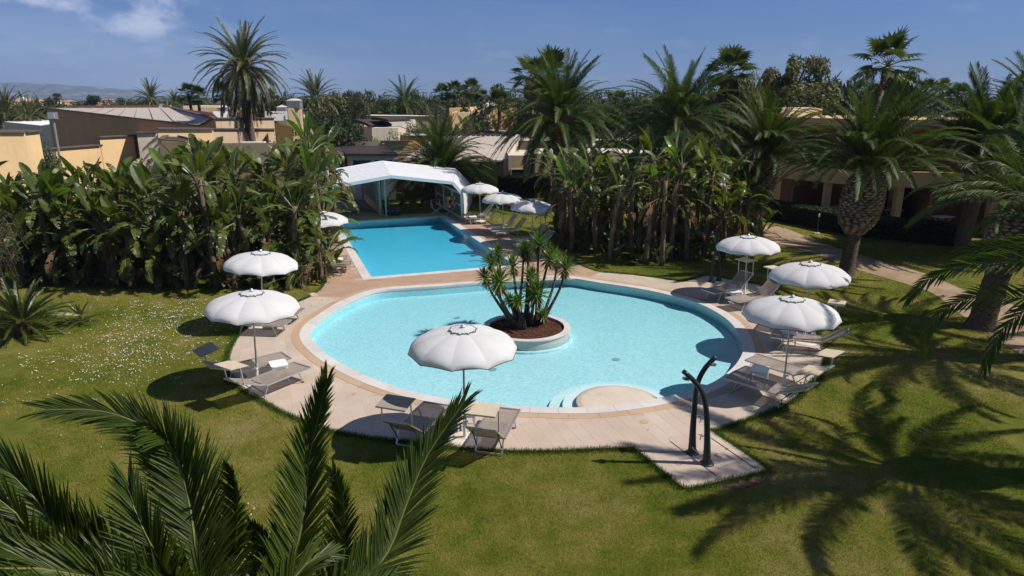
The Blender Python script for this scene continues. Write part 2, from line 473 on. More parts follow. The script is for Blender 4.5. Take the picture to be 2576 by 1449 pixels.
M['sling'] = mesh_cloth("woven_sling", (0.27, 0.225, 0.19), 0.86)
M['shade'] = simple("sunshade_cloth", (0.50, 0.415, 0.315), 0.8, 0, 0.06)
M['shade_brown'] = simple("brown_sunshade_cloth", (0.29, 0.245, 0.20), 0.8, 0, 0.06)
M['shade_white'] = simple("pale_sunshade_cloth", (0.52, 0.53, 0.46), 0.8, 0, 0.06)
M['red'] = simple("red_canvas", (0.30, 0.012, 0.02), 0.8)
M['orange'] = simple("lifebuoy_orange", (0.62, 0.10, 0.02), 0.5)
# plaster walls
def plaster(name, col, streak=0.35, dirt=(0.10, 0.08, 0.06)):
    m = Mat(name); pos = geo_pos(m)
    c = m.mix(m.mrange(m.noise(0.6, 5, 0.6, pos), 0.3, 0.7), tuple(x * 0.90 for x in col), tuple(min(1, x * 1.06) for x in col))
    s = m.mrange(m.noise(1.0, 5, 0.65, pos, sc=(2.2, 2.2, 0.22)), 0.55, 0.8, 0.0, streak)
    c = m.mix(s, c, dirt); m.color(c).set(rough=0.9, spec=0.2).bump(m.noise(30, 3, 0.6, pos), 0.2, 0.01); return m.m
M['yellow'] = plaster("yellow_render", (0.75, 0.53, 0.29), 0.15)
M['ochre'] = plaster("ochre_render", (0.55, 0.33, 0.13), 0.2)
M['beige'] = plaster("beige_render", (0.52, 0.40, 0.26), 0.3)
M['greige'] = plaster("weathered_render", (0.40, 0.31, 0.21), 0.5)
M['pale'] = plaster("pale_render", (0.60, 0.52, 0.43), 0.25)
M['brownwall'] = plaster("brown_render", (0.52, 0.31, 0.165), 0.12)
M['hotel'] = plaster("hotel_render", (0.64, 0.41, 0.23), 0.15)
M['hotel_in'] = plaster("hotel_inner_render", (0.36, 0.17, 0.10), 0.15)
M['roofgrey'] = plaster("grey_roof_sheet", (0.42, 0.37, 0.32), 0.2)
M['roofdark'] = plaster("dark_shingle", (0.055, 0.045, 0.045), 0.2, (0.12, 0.10, 0.09))
M['maroon'] = plaster("maroon_sheet", (0.09, 0.025, 0.028), 0.1)
M['cap'] = plaster("lead_cap", (0.12, 0.10, 0.10), 0.2)
M['terracotta'] = plaster("terracotta_roof", (0.45, 0.22, 0.12), 0.2)
M['white_paint'] = simple("white_enamel", (0.80, 0.81, 0.825), 0.45, 0, 0.04, 2)
M['mint'] = simple("pale_green_frame", (0.40, 0.48, 0.46), 0.4, 0.2, 0.05)
M['banner'] = simple("white_banner", (0.80, 0.80, 0.80), 0.6, 0, 0.03)
M['darkwood'] = simple("dark_timber", (0.035, 0.026, 0.022), 0.7, 0, 0.2)
M['window_dark'] = simple("dark_glass", (0.015, 0.022, 0.035), 0.08, 0, 0.3, 2, spec=0.8)
m = Mat("clear_glass"); m.t.nodes.remove(m.b); tr = m.n("ShaderNodeBsdfTransparent"); tr.inputs[0].default_value = (0.80, 0.88, 0.86, 1)
gl = m.n("ShaderNodeBsdfGlossy"); gl.inputs["Roughness"].default_value = 0.02; fr = m.n("ShaderNodeFresnel"); fr.inputs["IOR"].default_value = 1.5
mx = m.n("ShaderNodeMixShader"); m.l(fr.outputs[0], mx.inputs[0]); m.l(tr.outputs[0], mx.inputs[1]); m.l(gl.outputs[0], mx.inputs[2]); m.l(mx.outputs[0], m.o.inputs[0]); M['glass'] = m.m
m = Mat("yellowed_panel"); m.color(m.mix(m.mrange(m.noise(4, 4), 0.3, 0.7), (0.30, 0.21, 0.09), (0.40, 0.29, 0.14))).set(rough=0.4)
m.translucent((0.38, 0.27, 0.12), 0.4); M['poly'] = m.m
# plants
def leafmat(name, cols, trans=0.28, rough=0.42, var=0.3, scale=2.0, spec=0.5, tcol=None):
    m = Mat(name); r = m.objrand()
    c = m.ramp(r, [(i / max(1, len(cols) - 1), cc) for i, cc in enumerate(cols)])
    v = m.noise(scale, 3, 0.6); c2 = m.mix(m.mrange(v, 0.3, 0.7, 0.0, var), c, tuple(x * 1.6 for x in cols[-1]))
    isl = m.island(); c3 = m.mix(m.mrange(isl, 0.0, 1.0, 0.0, 0.45), c2, tuple(x * 0.35 for x in cols[0]))
    m.color(c3).set(rough=rough, spec=spec)
    t = m.mix(0.5, c3, tcol or tuple(x * y for x, y in zip(cols[-1], (2.4, 2.6, 1.0)))); m.translucent(t, trans); return m.m
M['palm'] = leafmat("canary_palm_leaf", [(0.024, 0.050, 0.007), (0.040, 0.072, 0.009), (0.064, 0.096, 0.013)], 0.24, 0.55, spec=0.25)
M['palm_near'] = leafmat("near_palm_leaf", [(0.034, 0.060, 0.008), (0.052, 0.085, 0.010), (0.072, 0.105, 0.015)], 0.30, 0.45, spec=0.4)
M['palm_olive'] = leafmat("date_palm_leaf", [(0.055, 0.070, 0.026), (0.078, 0.090, 0.030), (0.10, 0.105, 0.036)], 0.22, 0.45)
M['palm_dead'] = leafmat("dead_palm_leaf", [(0.075, 0.047, 0.028), (0.12, 0.078, 0.042)], 0.12, 0.8, spec=0.15, tcol=(0.15, 0.09, 0.05))
M['fan'] = leafmat("fan_palm_leaf", [(0.036, 0.062, 0.015), (0.050, 0.080, 0.018), (0.078, 0.105, 0.024)], 0.25, 0.4)
M['banana'] = leafmat("banana_leaf", [(0.028, 0.060, 0.010), (0.044, 0.084, 0.011), (0.076, 0.108, 0.014), (0.130, 0.138, 0.020)], 0.30, 0.40, spec=0.45, scale=1.5)
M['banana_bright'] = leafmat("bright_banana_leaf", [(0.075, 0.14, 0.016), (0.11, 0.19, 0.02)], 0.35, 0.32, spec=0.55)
M['banana_dead'] = leafmat("dead_banana_leaf", [(0.11, 0.065, 0.035), (0.19, 0.125, 0.075), (0.16, 0.09, 0.028)], 0.12, 0.8, spec=0.15, tcol=(0.2, 0.12, 0.06))
M['yucca'] = leafmat("yucca_leaf", [(0.055, 0.105, 0.016), (0.09, 0.15, 0.02), (0.13, 0.19, 0.03)], 0.22, 0.35)
M['cycad'] = leafmat("cycad_leaf", [(0.030, 0.052, 0.010), (0.055, 0.075, 0.014)], 0.2, 0.4)
def treemat(name, cols, tr=0.30):
    m = Mat(name); pos = geo_pos(m); r = m.island()
    f = m.math('ADD', m.math('MULTIPLY', r, 0.6), m.math('MULTIPLY', m.noise(0.5, 3, 0.6, pos), 0.5))
    c = m.ramp(f, [(0.15 + 0.7 * i / max(1, len(cols) - 1), cc) for i, cc in enumerate(cols)])
    m.color(c).set(rough=0.6, spec=0.3).translucent(c, tr); return m.m
M['tree_dark'] = treemat("dark_evergreen_foliage", [(0.012, 0.022, 0.009), (0.028, 0.044, 0.016), (0.048, 0.065, 0.024)])
M['tree_mid'] = treemat("olive_foliage", [(0.032, 0.045, 0.018), (0.060, 0.075, 0.030), (0.095, 0.105, 0.048)])
M['tree_euc'] = treemat("eucalyptus_foliage", [(0.08, 0.09, 0.032), (0.14, 0.145, 0.050), (0.21, 0.19, 0.075)])
M['tree_rust'] = treemat("tawny_foliage", [(0.075, 0.065, 0.028), (0.13, 0.10, 0.036), (0.19, 0.13, 0.045)])
M['tree_lime'] = treemat("yellow_green_foliage", [(0.08, 0.095, 0.014), (0.14, 0.155, 0.022), (0.20, 0.20, 0.03)])
M['tree_bright'] = treemat("bright_green_foliage", [(0.035, 0.095, 0.006), (0.065, 0.155, 0.01), (0.10, 0.21, 0.015)])
M['tree_grey'] = treemat("grey_green_foliage", [(0.050, 0.062, 0.038), (0.085, 0.10, 0.062), (0.13, 0.145, 0.095)])
M['hedge'] = treemat("hedge_foliage", [(0.020, 0.038, 0.008), (0.045, 0.070, 0.014), (0.075, 0.095, 0.02)])
M['fruit'] = treemat("orange_fruit", [(0.28, 0.105, 0.012), (0.42, 0.19, 0.02)], 0.1)
def bark(name, a, b, sc=(6, 6, 1.2), bumpd=0.04):
    m = Mat(name); n = m.noise(3.0, 6, 0.65, sc=sc)
    m.color(m.ramp(n, [(0.3, a), (0.7, b)])).set(rough=0.95, spec=0.1).bump(n, 0.8, bumpd); return m.m
M['bark'] = bark("grey_bark", (0.05, 0.038, 0.028), (0.17, 0.135, 0.10))
M['bananabark'] = bark("banana_stem", (0.06, 0.038, 0.024), (0.27, 0.20, 0.14), (8, 8, 0.8))
M['palmbark'] = bark("palm_trunk", (0.045, 0.030, 0.021), (0.21, 0.145, 0.10), (3, 3, 9))
M['datebark'] = bark("date_trunk", (0.08, 0.055, 0.04), (0.24, 0.18, 0.135), (2, 2, 12))
M['yuccabark'] = bark("yucca_stem", (0.04, 0.033, 0.028), (0.14, 0.115, 0.095), (4, 4, 10))
m = Mat("cut_leaf_base"); r = m.piecerand(); c = m.ramp(r, [(0, (0.22, 0.155, 0.105)), (0.5, (0.38, 0.29, 0.205)), (1, (0.50, 0.40, 0.30))])
m.color(m.mix(m.mrange(m.noise(14, 4), 0.35, 0.7, 0, 0.6), c, (0.07, 0.045, 0.03))).set(rough=0.95, spec=0.1); M['boot'] = m.m
M['rib_yellow'] = simple("leaf_midrib", (0.16, 0.165, 0.035), 0.5)
M['rib_green'] = simple("green_petiole", (0.085, 0.10, 0.025), 0.5)
M['rock'] = simple("pale_boulder", (0.50, 0.40, 0.26), 0.9, 0, 0.15, 6, 0.5)
M['petal'] = simple("white_petal", (0.78, 0.77, 0.76), 0.7)
m = Mat("mountain_rock"); pos = geo_pos(m)
sc = m.noise(0.01, 8, 0.7, pos, sc=(1, 1, 2.5)); hz = m.n("ShaderNodeSeparateXYZ"); m.l(pos, hz.inputs[0])
c = m.ramp(sc, [(0.42, (0.055, 0.065, 0.050)), (0.54, (0.09, 0.09, 0.075)), (0.64, (0.25, 0.22, 0.19))]); m.color(c).set(rough=1, spec=0.0); M['mountain'] = m.m
import numpy as np
RNG = random.Random(7)
NP = np.random.default_rng(5)
# ---------------------------------------------------------------- outlines on the ground
U = Vector((0.942, 0.336)); V = Vector((-0.336, 0.942))          # axes of the pools and of the paving
pool_px = [(958,733),(1100,722),(1212,713),(1330,704),(1389,700),(1440,702),(1509,713),(1625,731),(1717,753),(1780,775),(1840,815),(1870,870),(1860,910),(1820,950),(1760,980),(1640,1010),(1500,1028),(1350,1028),(1200,1018),(1060,995),(960,965),(880,930),(815,890),(780,850),(790,820),(830,790),(880,760)]
_w = [G(*p) for p in pool_px]
_ctr = Vector((0.36, 19.75))
pool_loop = smooth_loop([p.xy for p in _w[::-1]], 0.22)
rect_c = [G(836,562).xy, G(1112,546.5).xy, G(1307,672.5).xy, G(938,694).xy]
# make it a true rectangle along U,V
_o = sum((Vector(p) for p in rect_c), Vector((0, 0))) / 4
_hu = 2.95; _hv = 6.3
rect_loop = [_o - U*_hu - V*_hv, _o + U*_hu - V*_hv, _o + U*_hu + V*_hv, _o - U*_hu + V*_hv]
cream_px = [(958,723),(939,729),(889,751),(858,750),(783,748),(747,763),(690,792),(630,822),(603,843),(582,880),(575,913),(593,966),(650,1003),(725,1043),(840,1086),(935,1103),(1030,1113),(1160,1128),(1288,1136),(1440,1134),(1593,1126)]
cream_w = [G(*p).xy for p in cream_px]
arc1 = smooth_loop(cream_w[4:], 0.5, False)
pad1 = [G(1708,1222).xy, G(1722,1230).xy, G(1745,1228).xy, G(1922,1188).xy, G(1928,1183).xy, G(1915,1172).xy, G(1788,1086).xy]
arc2 = smooth_loop([G(*p).xy for p in [(1788,1086),(1908,1046),(1993,1008),(2035,966),(2054,950),(2074,903),(2064,863),(2040,820),(2000,780),(1960,748)]], 0.5, False)
pad2 = [G(1930,722).xy, G(1777,694).xy, G(1717,711).xy]
arc3 = [G(*p).xy for p in [(1660,702),(1592,693),(1530,688),(1509,687),(1478,703)]]
cream_loop = cream_w[:4] + arc1 + pad1 + arc2 + pad2 + arc3
# inner side of the cream region lies under the coping
tan_px_left = [(783,748),(810,728),(822,705),(812,672),(795,640),(780,600),(770,568),(760,548),(758,536)]
tan_loop = [G(*p).xy for p in [(1478,706),(1509,687),(1475,676),(1432,656),(1292,593),(1189,543),(1160,535),(1138,535),(1001,541),(975,543),(870,520)]] \
         + [G(*p).xy for p in tan_px_left[::-1]] + [G(858,750).xy, G(889,751).xy, G(939,729).xy, G(958,731).xy, G(1212,710).xy, G(1389,697).xy, G(1440,699).xy]
if area2(cream_loop) < 0: cream_loop = cream_loop[::-1]
if area2(tan_loop) < 0: tan_loop = tan_loop[::-1]
path_loop = smooth_loop([G(*p).xy for p in [(1850,600),(1905,572),(1960,570),(2060,608),(2140,634),(2230,660),(2330,690),(2440,735),(2600,790),(2600,900),(2430,800),(2340,735),(2240,703),(2130,670),(2050,640),(1990,622),(1940,618),(1890,625)]], 0.6)
far_walk = [G(*p).xy for p in [(2150,560),(2420,610),(2420,625),(2150,575)]]
soil_loop = smooth_loop([G(*p).xy for p in [(1790,1208),(1870,1196),(1925,1184),(1960,1188),(1940,1205),(1905,1222),(1850,1232),(1810,1228)]], 0.12)
LAWN = [Vector((-60, -14)), Vector((60, -14)), Vector((60, 78)), Vector((-60, 78))]

def np_inside(pts, poly):
    x, y = pts[:, 0], pts[:, 1]; r = np.zeros(len(pts), bool); j = len(poly) - 1
    for i in range(len(poly)):
        xi, yi = poly[i][0], poly[i][1]; xj, yj = poly[j][0], poly[j][1]
        if yi != yj:
            r ^= ((yi > y) != (yj > y)) & (x < (xj - xi) * (y - yi) / (yj - yi) + xi)
        j = i
    return r

# ---------------------------------------------------------------- ground sheets
hole1 = offset_loop(pool_loop, 0.20); hole2 = offset_loop(rect_loop, 0.20)
lawn = obj("lawn", sheet_with_holes([LAWN, hole1, hole2], 0.0, "lawn"), None, M['lawn']); tag(lawn, kind='structure')
far = obj("distant_ground", sheet_with_holes([[Vector((-9000, -60)), Vector((9000, -60)), Vector((9000, 12000)), Vector((-9000, 12000))],
      [Vector((-59, -13)), Vector((59, -13)), Vector((59, 77)), Vector((-59, 77))]], -0.06, "distant_ground"), None, M['farland']); tag(far, kind='structure')
path = obj("gravel_path", sheet_with_holes([path_loop], 0.006, "gravel_path"), None, M['path']); tag(path, kind='structure')
soil = obj("bare_soil_patch", sheet_with_holes([soil_loop], 0.006, "bare_soil_patch"), None, M['soil']); tag(soil, kind='structure')

# ---------------------------------------------------------------- pools
WL = -0.008
def pool(name, loop, depth, lining, watermat, cop_w, extra=None):
    root = empty(name, (0, 0, 0)); tag(root, kind='structure')
    inner = [(p[0], p[1]) for p in loop]
    fl = obj("pool_floor", sheet_with_holes([offset_loop(loop, 0.03)], -depth, "pool_floor"), root, lining)
    mb = MB(); n = len(inner); out = offset_loop(loop, 0.21)
    vs = [(p[0], p[1], -depth) for p in inner] + [(p[0], p[1], -0.004) for p in inner] + [(p[0], p[1], -0.004) for p in out]
    fs = [((i + 1) % n, i, n + i, n + (i + 1) % n) for i in range(n)] + [(n + (i + 1) % n, n + i, 2 * n + i, 2 * n + (i + 1) % n) for i in range(n)]
    mb.add(vs, fs); mb.build("pool_wall", M["wall_tile"], root)
    w = MB(); w.prism([tuple(p) for p in offset_loop(loop, 0.015)], -depth - 0.02, WL)
    wo = w.build(name.replace("pool", "pool_water"), watermat); tag(wo, kind='structure')
    return root
pr = pool("round_pool", pool_loop, 0.30, M['lining'], M['water'], 0.3)
pd = pool("rectangular_pool", rect_loop, 0.37, M['lining_deep'], M['water_deep'], 0.3)

def ring_stones(loop, d0, d1, z0, z1, length, name, mat, parent, start=0.0, skip=None):
    """stones laid in a ring between two offsets of a loop"""
    n = len(loop); a = offset_loop(loop, d0); b = offset_loop(loop, d1)
    # resample by arc length
    per = [0.0]
    for i in range(n): per.append(per[-1] + (Vector(loop[(i + 1) % n]) - Vector(loop[i])).length)
    def at(lp, s):
        s = s % per[-1]
        lo = 0
        while per[lo + 1] < s: lo += 1
        t = (s - per[lo]) / (per[lo + 1] - per[lo]); p, q = Vector(lp[lo]), Vector(lp[(lo + 1) % n]); return p + (q - p) * t
    cnt = max(1, round(per[-1] / length)); L = per[-1] / cnt
    marks = per[:-1]
    for k in range(cnt):
        s0, s1 = k * L + start + 0.003, (k + 1) * L + start - 0.003
        ss = [s0] + [q for q in marks if s0 + 0.02 < q < s1 - 0.02] + [s1]
        if len(ss) < 3 and length > 0.4: ss = [s0, (s0 + s1) / 2, s1]
        inn = [at(a, s) for s in ss]; ou = [at(b, s) for s in ss]
        if skip and skip((inn[0] + ou[0]) / 2): continue
        c = (inn[0] + ou[-1]) / 2
        mb = MB(); dz = RNG.uniform(-0.0012, 0.0012)
        poly = [p - c for p in inn] + [p - c for p in ou[::-1]]
        if area2(poly) < 0: poly = poly[::-1]
        # quads strip top, sides
        m_ = len(ss); vs = []; 
        for z in (z0, z1 + dz):
            vs += [(p.x - c.x, p.y - c.y, z) for p in inn] + [(p.x - c.x, p.y - c.y, z) for p in ou]
        T = 2 * m_; fs = []
        for i in range(m_ - 1):
            fs.append((T + i, T + m_ + i, T + m_ + i + 1, T + i + 1))
            fs.append((i, i + 1, T + i + 1, T + i)); fs.append((m_ + i + 1, m_ + i, T + m_ + i, T + m_ + i + 1))
        fs.append((m_, 0, T, T + m_)); fs.append((m_ - 1, 2 * m_ - 1, T + 2 * m_ - 1, T + m_ - 1))
        mb.add(vs, fs); me = mb.mesh(name, mat)
        bm = bmesh.new(); bm.from_mesh(me); bmesh.ops.recalc_face_normals(bm, faces=bm.faces); bm.to_mesh(me); bm.free()
        obj(name, me, parent, None, (c.x, c.y, 0))
ring_stones(pool_loop, -0.02, 0.29, -0.03, 0.040, 0.62, "coping_stone", M['coping'], pr)
ring_stones(pool_loop, 0.296, 0.52, -0.03, 0.036, 0.62, "band_stone", M['band'], pr, 0.2)
# the rectangular pool's coping: one dense loop so corners mitre
dl = []
for i in range(4):
    a, b = rect_loop[i], rect_loop[(i + 1) % 4]
    k = round((b - a).length / 0.62)
    dl += [a + (b - a) * (j / k) for j in range(k)]
ring_stones(dl, -0.02, 0.34, -0.03, 0.040, 0.62, "coping_stone", M['coping'], pd)

# steps and dry ledge in the round pool
M['riser'] = mosaic('riser_shade', (0.05, 0.34, 0.41), 0.05); M['step'] = mosaic('white_step_lining', (0.80, 0.83, 0.83), 0.05)  # riser colour darkened to paint in the shadow bands along the steps
lc = G(1556, 1010).xy
led = MB()
R0 = 0.98
prof = [(0.0, 0.010), (R0 * 0.55, 0.006), (R0 * 0.80, 0.000), (R0 * 0.97, -0.020), (R0, -0.032), (R0, -0.31)]
led.smooth = True; led.lathe(prof, 64, (lc.x, lc.y, 0), caps=False)
lo = led.build("sun_ledge", M['ledge'], pr)
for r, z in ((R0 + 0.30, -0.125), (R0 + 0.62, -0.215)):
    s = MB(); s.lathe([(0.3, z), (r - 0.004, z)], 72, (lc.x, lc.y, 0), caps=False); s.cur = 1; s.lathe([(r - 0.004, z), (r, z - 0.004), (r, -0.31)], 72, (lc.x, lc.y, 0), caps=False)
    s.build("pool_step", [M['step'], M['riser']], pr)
# island: wall, stone rim, gravel
ic = G(1324.5, 815, 0.14).xy; IR = 1.31
isl = empty("island_planter", (ic.x, ic.y, -0.81), 0, "round stone planter island filled with brown gravel in the round pool", "planter")
b = MB(); b.lathe([(IR + 0.09, 0.2), (IR + 0.09, 0.56), (IR + 0.06, 0.58), (IR - 0.01, 0.58)], 72, caps=False); b.build("footing", M['lining'], isl)
b = MB(); b.lathe([(IR - 0.02, 0.3), (IR - 0.02, 0.845), (IR - 0.16, 0.845), (IR - 0.16, 0.70)], 72, caps=False); b.build("ring_wall", M['coping'], isl)
il = [Vector((IR * math.cos(2 * math.pi * k / 72), IR * math.sin(2 * math.pi * k / 72))) for k in range(72)]
ring_stones(il, -0.175, 0.015, 0.846, 0.880, 0.40, "rim_stone", M['coping'], isl)
b = MB(); NR = 26
rr = random.Random(3); vs = [(0, 0, 0.82)]
for i in range(1, NR):
    for k in range(64):
        a = 2 * math.pi * k / 64; r = (IR - 0.165) * i / (NR - 1)
        vs.append((r * math.cos(a), r * math.sin(a), 0.80 + 0.05 * (1 - (i / NR) ** 2) + rr.uniform(-0.012, 0.012)))
fs = [(0, 1 + k, 1 + (k + 1) % 64) for k in range(64)]
for i in range(NR - 2):
    for k in range(64): fs.append((1 + i * 64 + k, 1 + (i + 1) * 64 + k, 1 + (i + 1) * 64 + (k + 1) % 64, 1 + i * 64 + (k + 1) % 64))
b.add(vs, fs); g_ = b.build("planting_gravel", M['lava'], isl)
# loose lumps on the gravel
b = MB()
for _ in range(1500):
    a = rr.uniform(0, 6.283); r = (IR - 0.19) * math.sqrt(rr.random()); s_ = rr.uniform(0.012, 0.03)
    c = Vector((r * math.cos(a), r * math.sin(a), 0.845 - 0.035 * (r / IR) ** 2)); q = [Vector((rr.uniform(-1, 1), rr.uniform(-1, 1), rr.uniform(-0.4, 1))) * s_ for _ in range(4)]
    b.add([c + v for v in q], [(0, 1, 2), (0, 2, 3), (0, 3, 1), (1, 3, 2)])
o_ = b.build("loose_gravel", M['lava'], isl); o_["kind"] = "stuff"
# floor drains of the pool, depth fittings
for px, py in ((1150, 800), (1550, 905), (1240, 930)):
    c = G(px, py, -0.30); b = MB(); b.lathe([(0.11, 0), (0.11, 0.012), (0.0, 0.014)], 20, caps=False); b.build("floor_drain", M['mint'], pr, (c.x, c.y, -0.299))

# ---------------------------------------------------------------- paving
def pave(region, holes, ang_long_v, sl, sw, mat, parent, max_single, keepout):
    """slabs of sl x sw laid in running bond, cut to region"""
    base = ang_long_v
    A, B = (V, U) if base else (U, V)           # A: long direction, B: short
    o = _o
    pts = [(Vector(p) - o) for p in region]
    a0, a1 = min(p.dot(A) for p in pts), max(p.dot(A) for p in pts)
    b0, b1 = min(p.dot(B) for p in pts), max(p.dot(B) for p in pts)
    ko = keepout
    pieces = []
    j = math.floor(b0 / sw)
    while j * sw < b1:
        off = (j % 2) * sl * 0.5 + ((j * 7) % 5) * 0.03
        i = math.floor((a0 - off) / sl) - 1
        while i * sl + off < a1:
            x0, y0 = i * sl + off, j * sw; g = 0.0012
            c = [o + A * (x0 + g) + B * (y0 + g), o + A * (x0 + sl - g) + B * (y0 + g), o + A * (x0 + sl - g) + B * (y0 + sw - g), o + A * (x0 + g) + B * (y0 + sw - g)]
            if area2(c) < 0: c = c[::-1]
            i += 1
            if any(inside(q, k) for k in ko for q in c): continue
            ins = [inside(q, region) for q in c]
            if all(ins): pieces.append((c, True))
            elif any(ins):
                p = clip_convex(region, c)
                if p and abs(area2(p)) > 0.01: pieces.append((p, False))
        j += 1
    cen = lambda p: sum((Vector(q) for q in p), Vector((0, 0))) / len(p)
    pieces.sort(key=lambda t: cen(t[0]).length)
    full = None; rest = MB(); 
    for k, (p, whole) in enumerate(pieces):
        c = cen(p); z = 0.0305 + RNG.uniform(-0.0007, 0.0007)
        if k < max_single:
            if whole:
                if full is None:
                    b = MB(); b.prism([tuple(q - c) for q in p], -0.05, 0.0); full = b.mesh("paving_slab", mat)
                    bm = bmesh.new(); bm.from_mesh(full)
                    top = [e for e in bm.edges if all(v.co.z > -0.01 for v in e.verts)]
                    bmesh.ops.bevel(bm, geom=top, offset=0.003, segments=1, affect='EDGES'); bm.to_mesh(full); bm.free()
                obj("paving_slab", full, parent, None, (c.x, c.y, z))
            else:
                b = MB(); b.prism([tuple(q - c) for q in p], -0.05, 0.0); obj("paving_slab", b.mesh("paving_slab", mat), parent, None, (c.x, c.y, z))
        else: rest.prism([tuple(q) for q in p], -0.02, z, bottom=False)
    if rest.v:
        r = rest.build("paving_field", mat, parent); r["kind"] = "stuff"
    return pieces
terr = empty("stone_terrace"); tag(terr, kind='structure')
bed = obj("mortar_bed", sheet_with_holes([cream_loop, offset_loop(pool_loop, 0.1)], 0.0287, "mortar_bed") if not any(inside(q, pool_loop) for q in cream_loop) else sheet_with_holes([cream_loop], 0.0287, "x"), terr, M['mortar'])
ko_round = offset_loop(pool_loop, 0.04)
pave(cream_loop, None, True, 0.60, 0.30, M['cream'], terr, 290, [ko_round])
terr2 = empty("tan_tile_terrace"); tag(terr2, kind='structure')
ko_rect = offset_loop(rect_loop, 0.04)
obj("mortar_bed", sheet_with_holes([tan_loop, offset_loop(rect_loop, 0.1)], 0.0287, "mortar_bed"), terr2, M['mortar'])
pave(tan_loop, None, False, 0.60, 0.30, M['tanstone'], terr2, 290, [ko_rect, ko_round])

# shower pad slots and round drains
for (a, b_) in (((1685, 1113), (1802, 1201)), ((1788, 1105), (1899, 1182))):
    p, q = G(*a), G(*b_); s = MB(); s.bar((p.x, p.y, 0.029), (q.x, q.y, 0.029), 0.022, 0.010); s.build("drain_slot", M['black'], terr)
def drain(x, y):
    c = G(x, y); s = MB()
    s.lathe([(0.085, 0), (0.085, 0.004), (0.0, 0.005)], 20, caps=False)
    s.cur = 1
    for k in range(10):
        a = k * 0.628; s.box((0.062 * math.cos(a), 0.062 * math.sin(a), 0.006), (0.026, 0.012, 0.003), a + 1.57)
    s.build("shower_drain", [M['cream'], M['black']], terr, (c.x, c.y, 0.031))
drain(1707, 1169); drain(1808, 1149)
b = MB(); b.lathe([(0.10, 0), (0.10, 0.004), (0, 0.005)], 20, caps=False); c = G(1620, 1064); b.build("access_cover", M['band'], terr, (c.x, c.y, 0.031))

# ---------------------------------------------------------------- grass blades
def blades(name, xy, h, w, lean, mat, z=0.0):
    n = len(xy); a = NP.uniform(0, 2 * np.pi, n); la = NP.uniform(0, 2 * np.pi, n)
    dx, dy = np.cos(a) * w / 2, np.sin(a) * w / 2
    v = np.zeros((n, 3, 3)); v[:, 0, 0] = xy[:, 0] - dx; v[:, 0, 1] = xy[:, 1] - dy; v[:, 1, 0] = xy[:, 0] + dx; v[:, 1, 1] = xy[:, 1] + dy
    v[:, 2, 0] = xy[:, 0] + np.cos(la) * lean * h; v[:, 2, 1] = xy[:, 1] + np.sin(la) * lean * h; v[:, 2, 2] = h
    v[:, :, 2] += z - 0.002
    me = bpy.data.meshes.new(name); me.vertices.add(n * 3); me.vertices.foreach_set("co", v.reshape(-1))
    me.loops.add(n * 3); me.loops.foreach_set("vertex_index", np.arange(n * 3, dtype=np.int32))
    me.polygons.add(n); me.polygons.foreach_set("loop_start", np.arange(0, n * 3, 3, dtype=np.int32)); me.polygons.foreach_set("loop_total", np.full(n, 3, dtype=np.int32))
    me.materials.append(mat); me.update(calc_edges=True)
    return obj(name, me)
HARD = [offset_loop(cream_loop, -0.02), offset_loop(tan_loop, -0.02), path_loop, soil_loop, offset_loop(pool_loop, 0.3), offset_loop(rect_loop, 0.3)]
def scatter(box, n):
    return np.stack([NP.uniform(box[0], box[1], n), NP.uniform(box[2], box[3], n)], 1)
def free(xy):
    k = np.ones(len(xy), bool)
    for r in HARD: k &= ~np_inside(xy, r)
    return xy[k]
allp = []
for (x0, x1, y0, y1, dens) in ((-8.5, 8.5, 7.6, 10.5, 2600), (-10, 10, 10.5, 13.5, 1900), (-12.5, 12.5, 13.5, 18, 1250), (-17, 16, 18, 24, 700), (-6, 21, 24, 33, 350), (-4, 22, 33, 42, 180)):
    allp.append(free(scatter((x0, x1, y0, y1), int((x1 - x0) * (y1 - y0) * dens))))
xy = np.concatenate(allp); d = xy[:, 1]
h = NP.uniform(0.018, 0.045, len(xy)) * (1 + d * 0.012); w = 0.0035 + d * 0.00042
go = blades("lawn_grass", xy, h, w, NP.uniform(0.2, 1.1, len(xy)), M['grass']); tag(go, "short mown green and straw coloured grass covering the lawn", "grass", kind='stuff')
# longer, greener grass along the paving edge
ex = []
for lp, dn, other in ((cream_loop, 5200, tan_loop), (tan_loop, 1500, cream_loop)):
    n = len(lp); mine = []
    for i in range(n):
        a, b = Vector(lp[i]), Vector(lp[(i + 1) % n]); L = (b - a).length; k = int(L * dn * 0.22)
        if k < 1: continue
        t = NP.uniform(0, 1, k); nn = Vector(((b - a).y, -(b - a).x)).normalized(); o_ = np.abs(NP.normal(0, 0.085, k)) - 0.035
        mine.append(np.stack([a.x + (b.x - a.x) * t + nn.x * o_, a.y + (b.y - a.y) * t + nn.y * o_], 1))
    mine = np.concatenate(mine); ex.append(mine[~np_inside(mine, offset_loop(other, 0.14))])
ex = np.concatenate(ex)
keep = np.ones(len(ex), bool)
for r in (offset_loop(cream_loop, -0.05), offset_loop(tan_loop, -0.05), offset_loop(pool_loop, 0.75)): keep &= ~np_inside(ex, r)
ex = ex[keep]
h = NP.uniform(0.04, 0.135, len(ex)) * NP.uniform(0.6, 1.0, len(ex)); ge = blades("edge_grass", ex, h, 0.006 + ex[:, 1] * 0.00035, NP.uniform(0.1, 0.8, len(ex)), M['grass_edge'])
tag(ge, "longer lush green grass growing along the paving edge", "grass", kind='stuff')
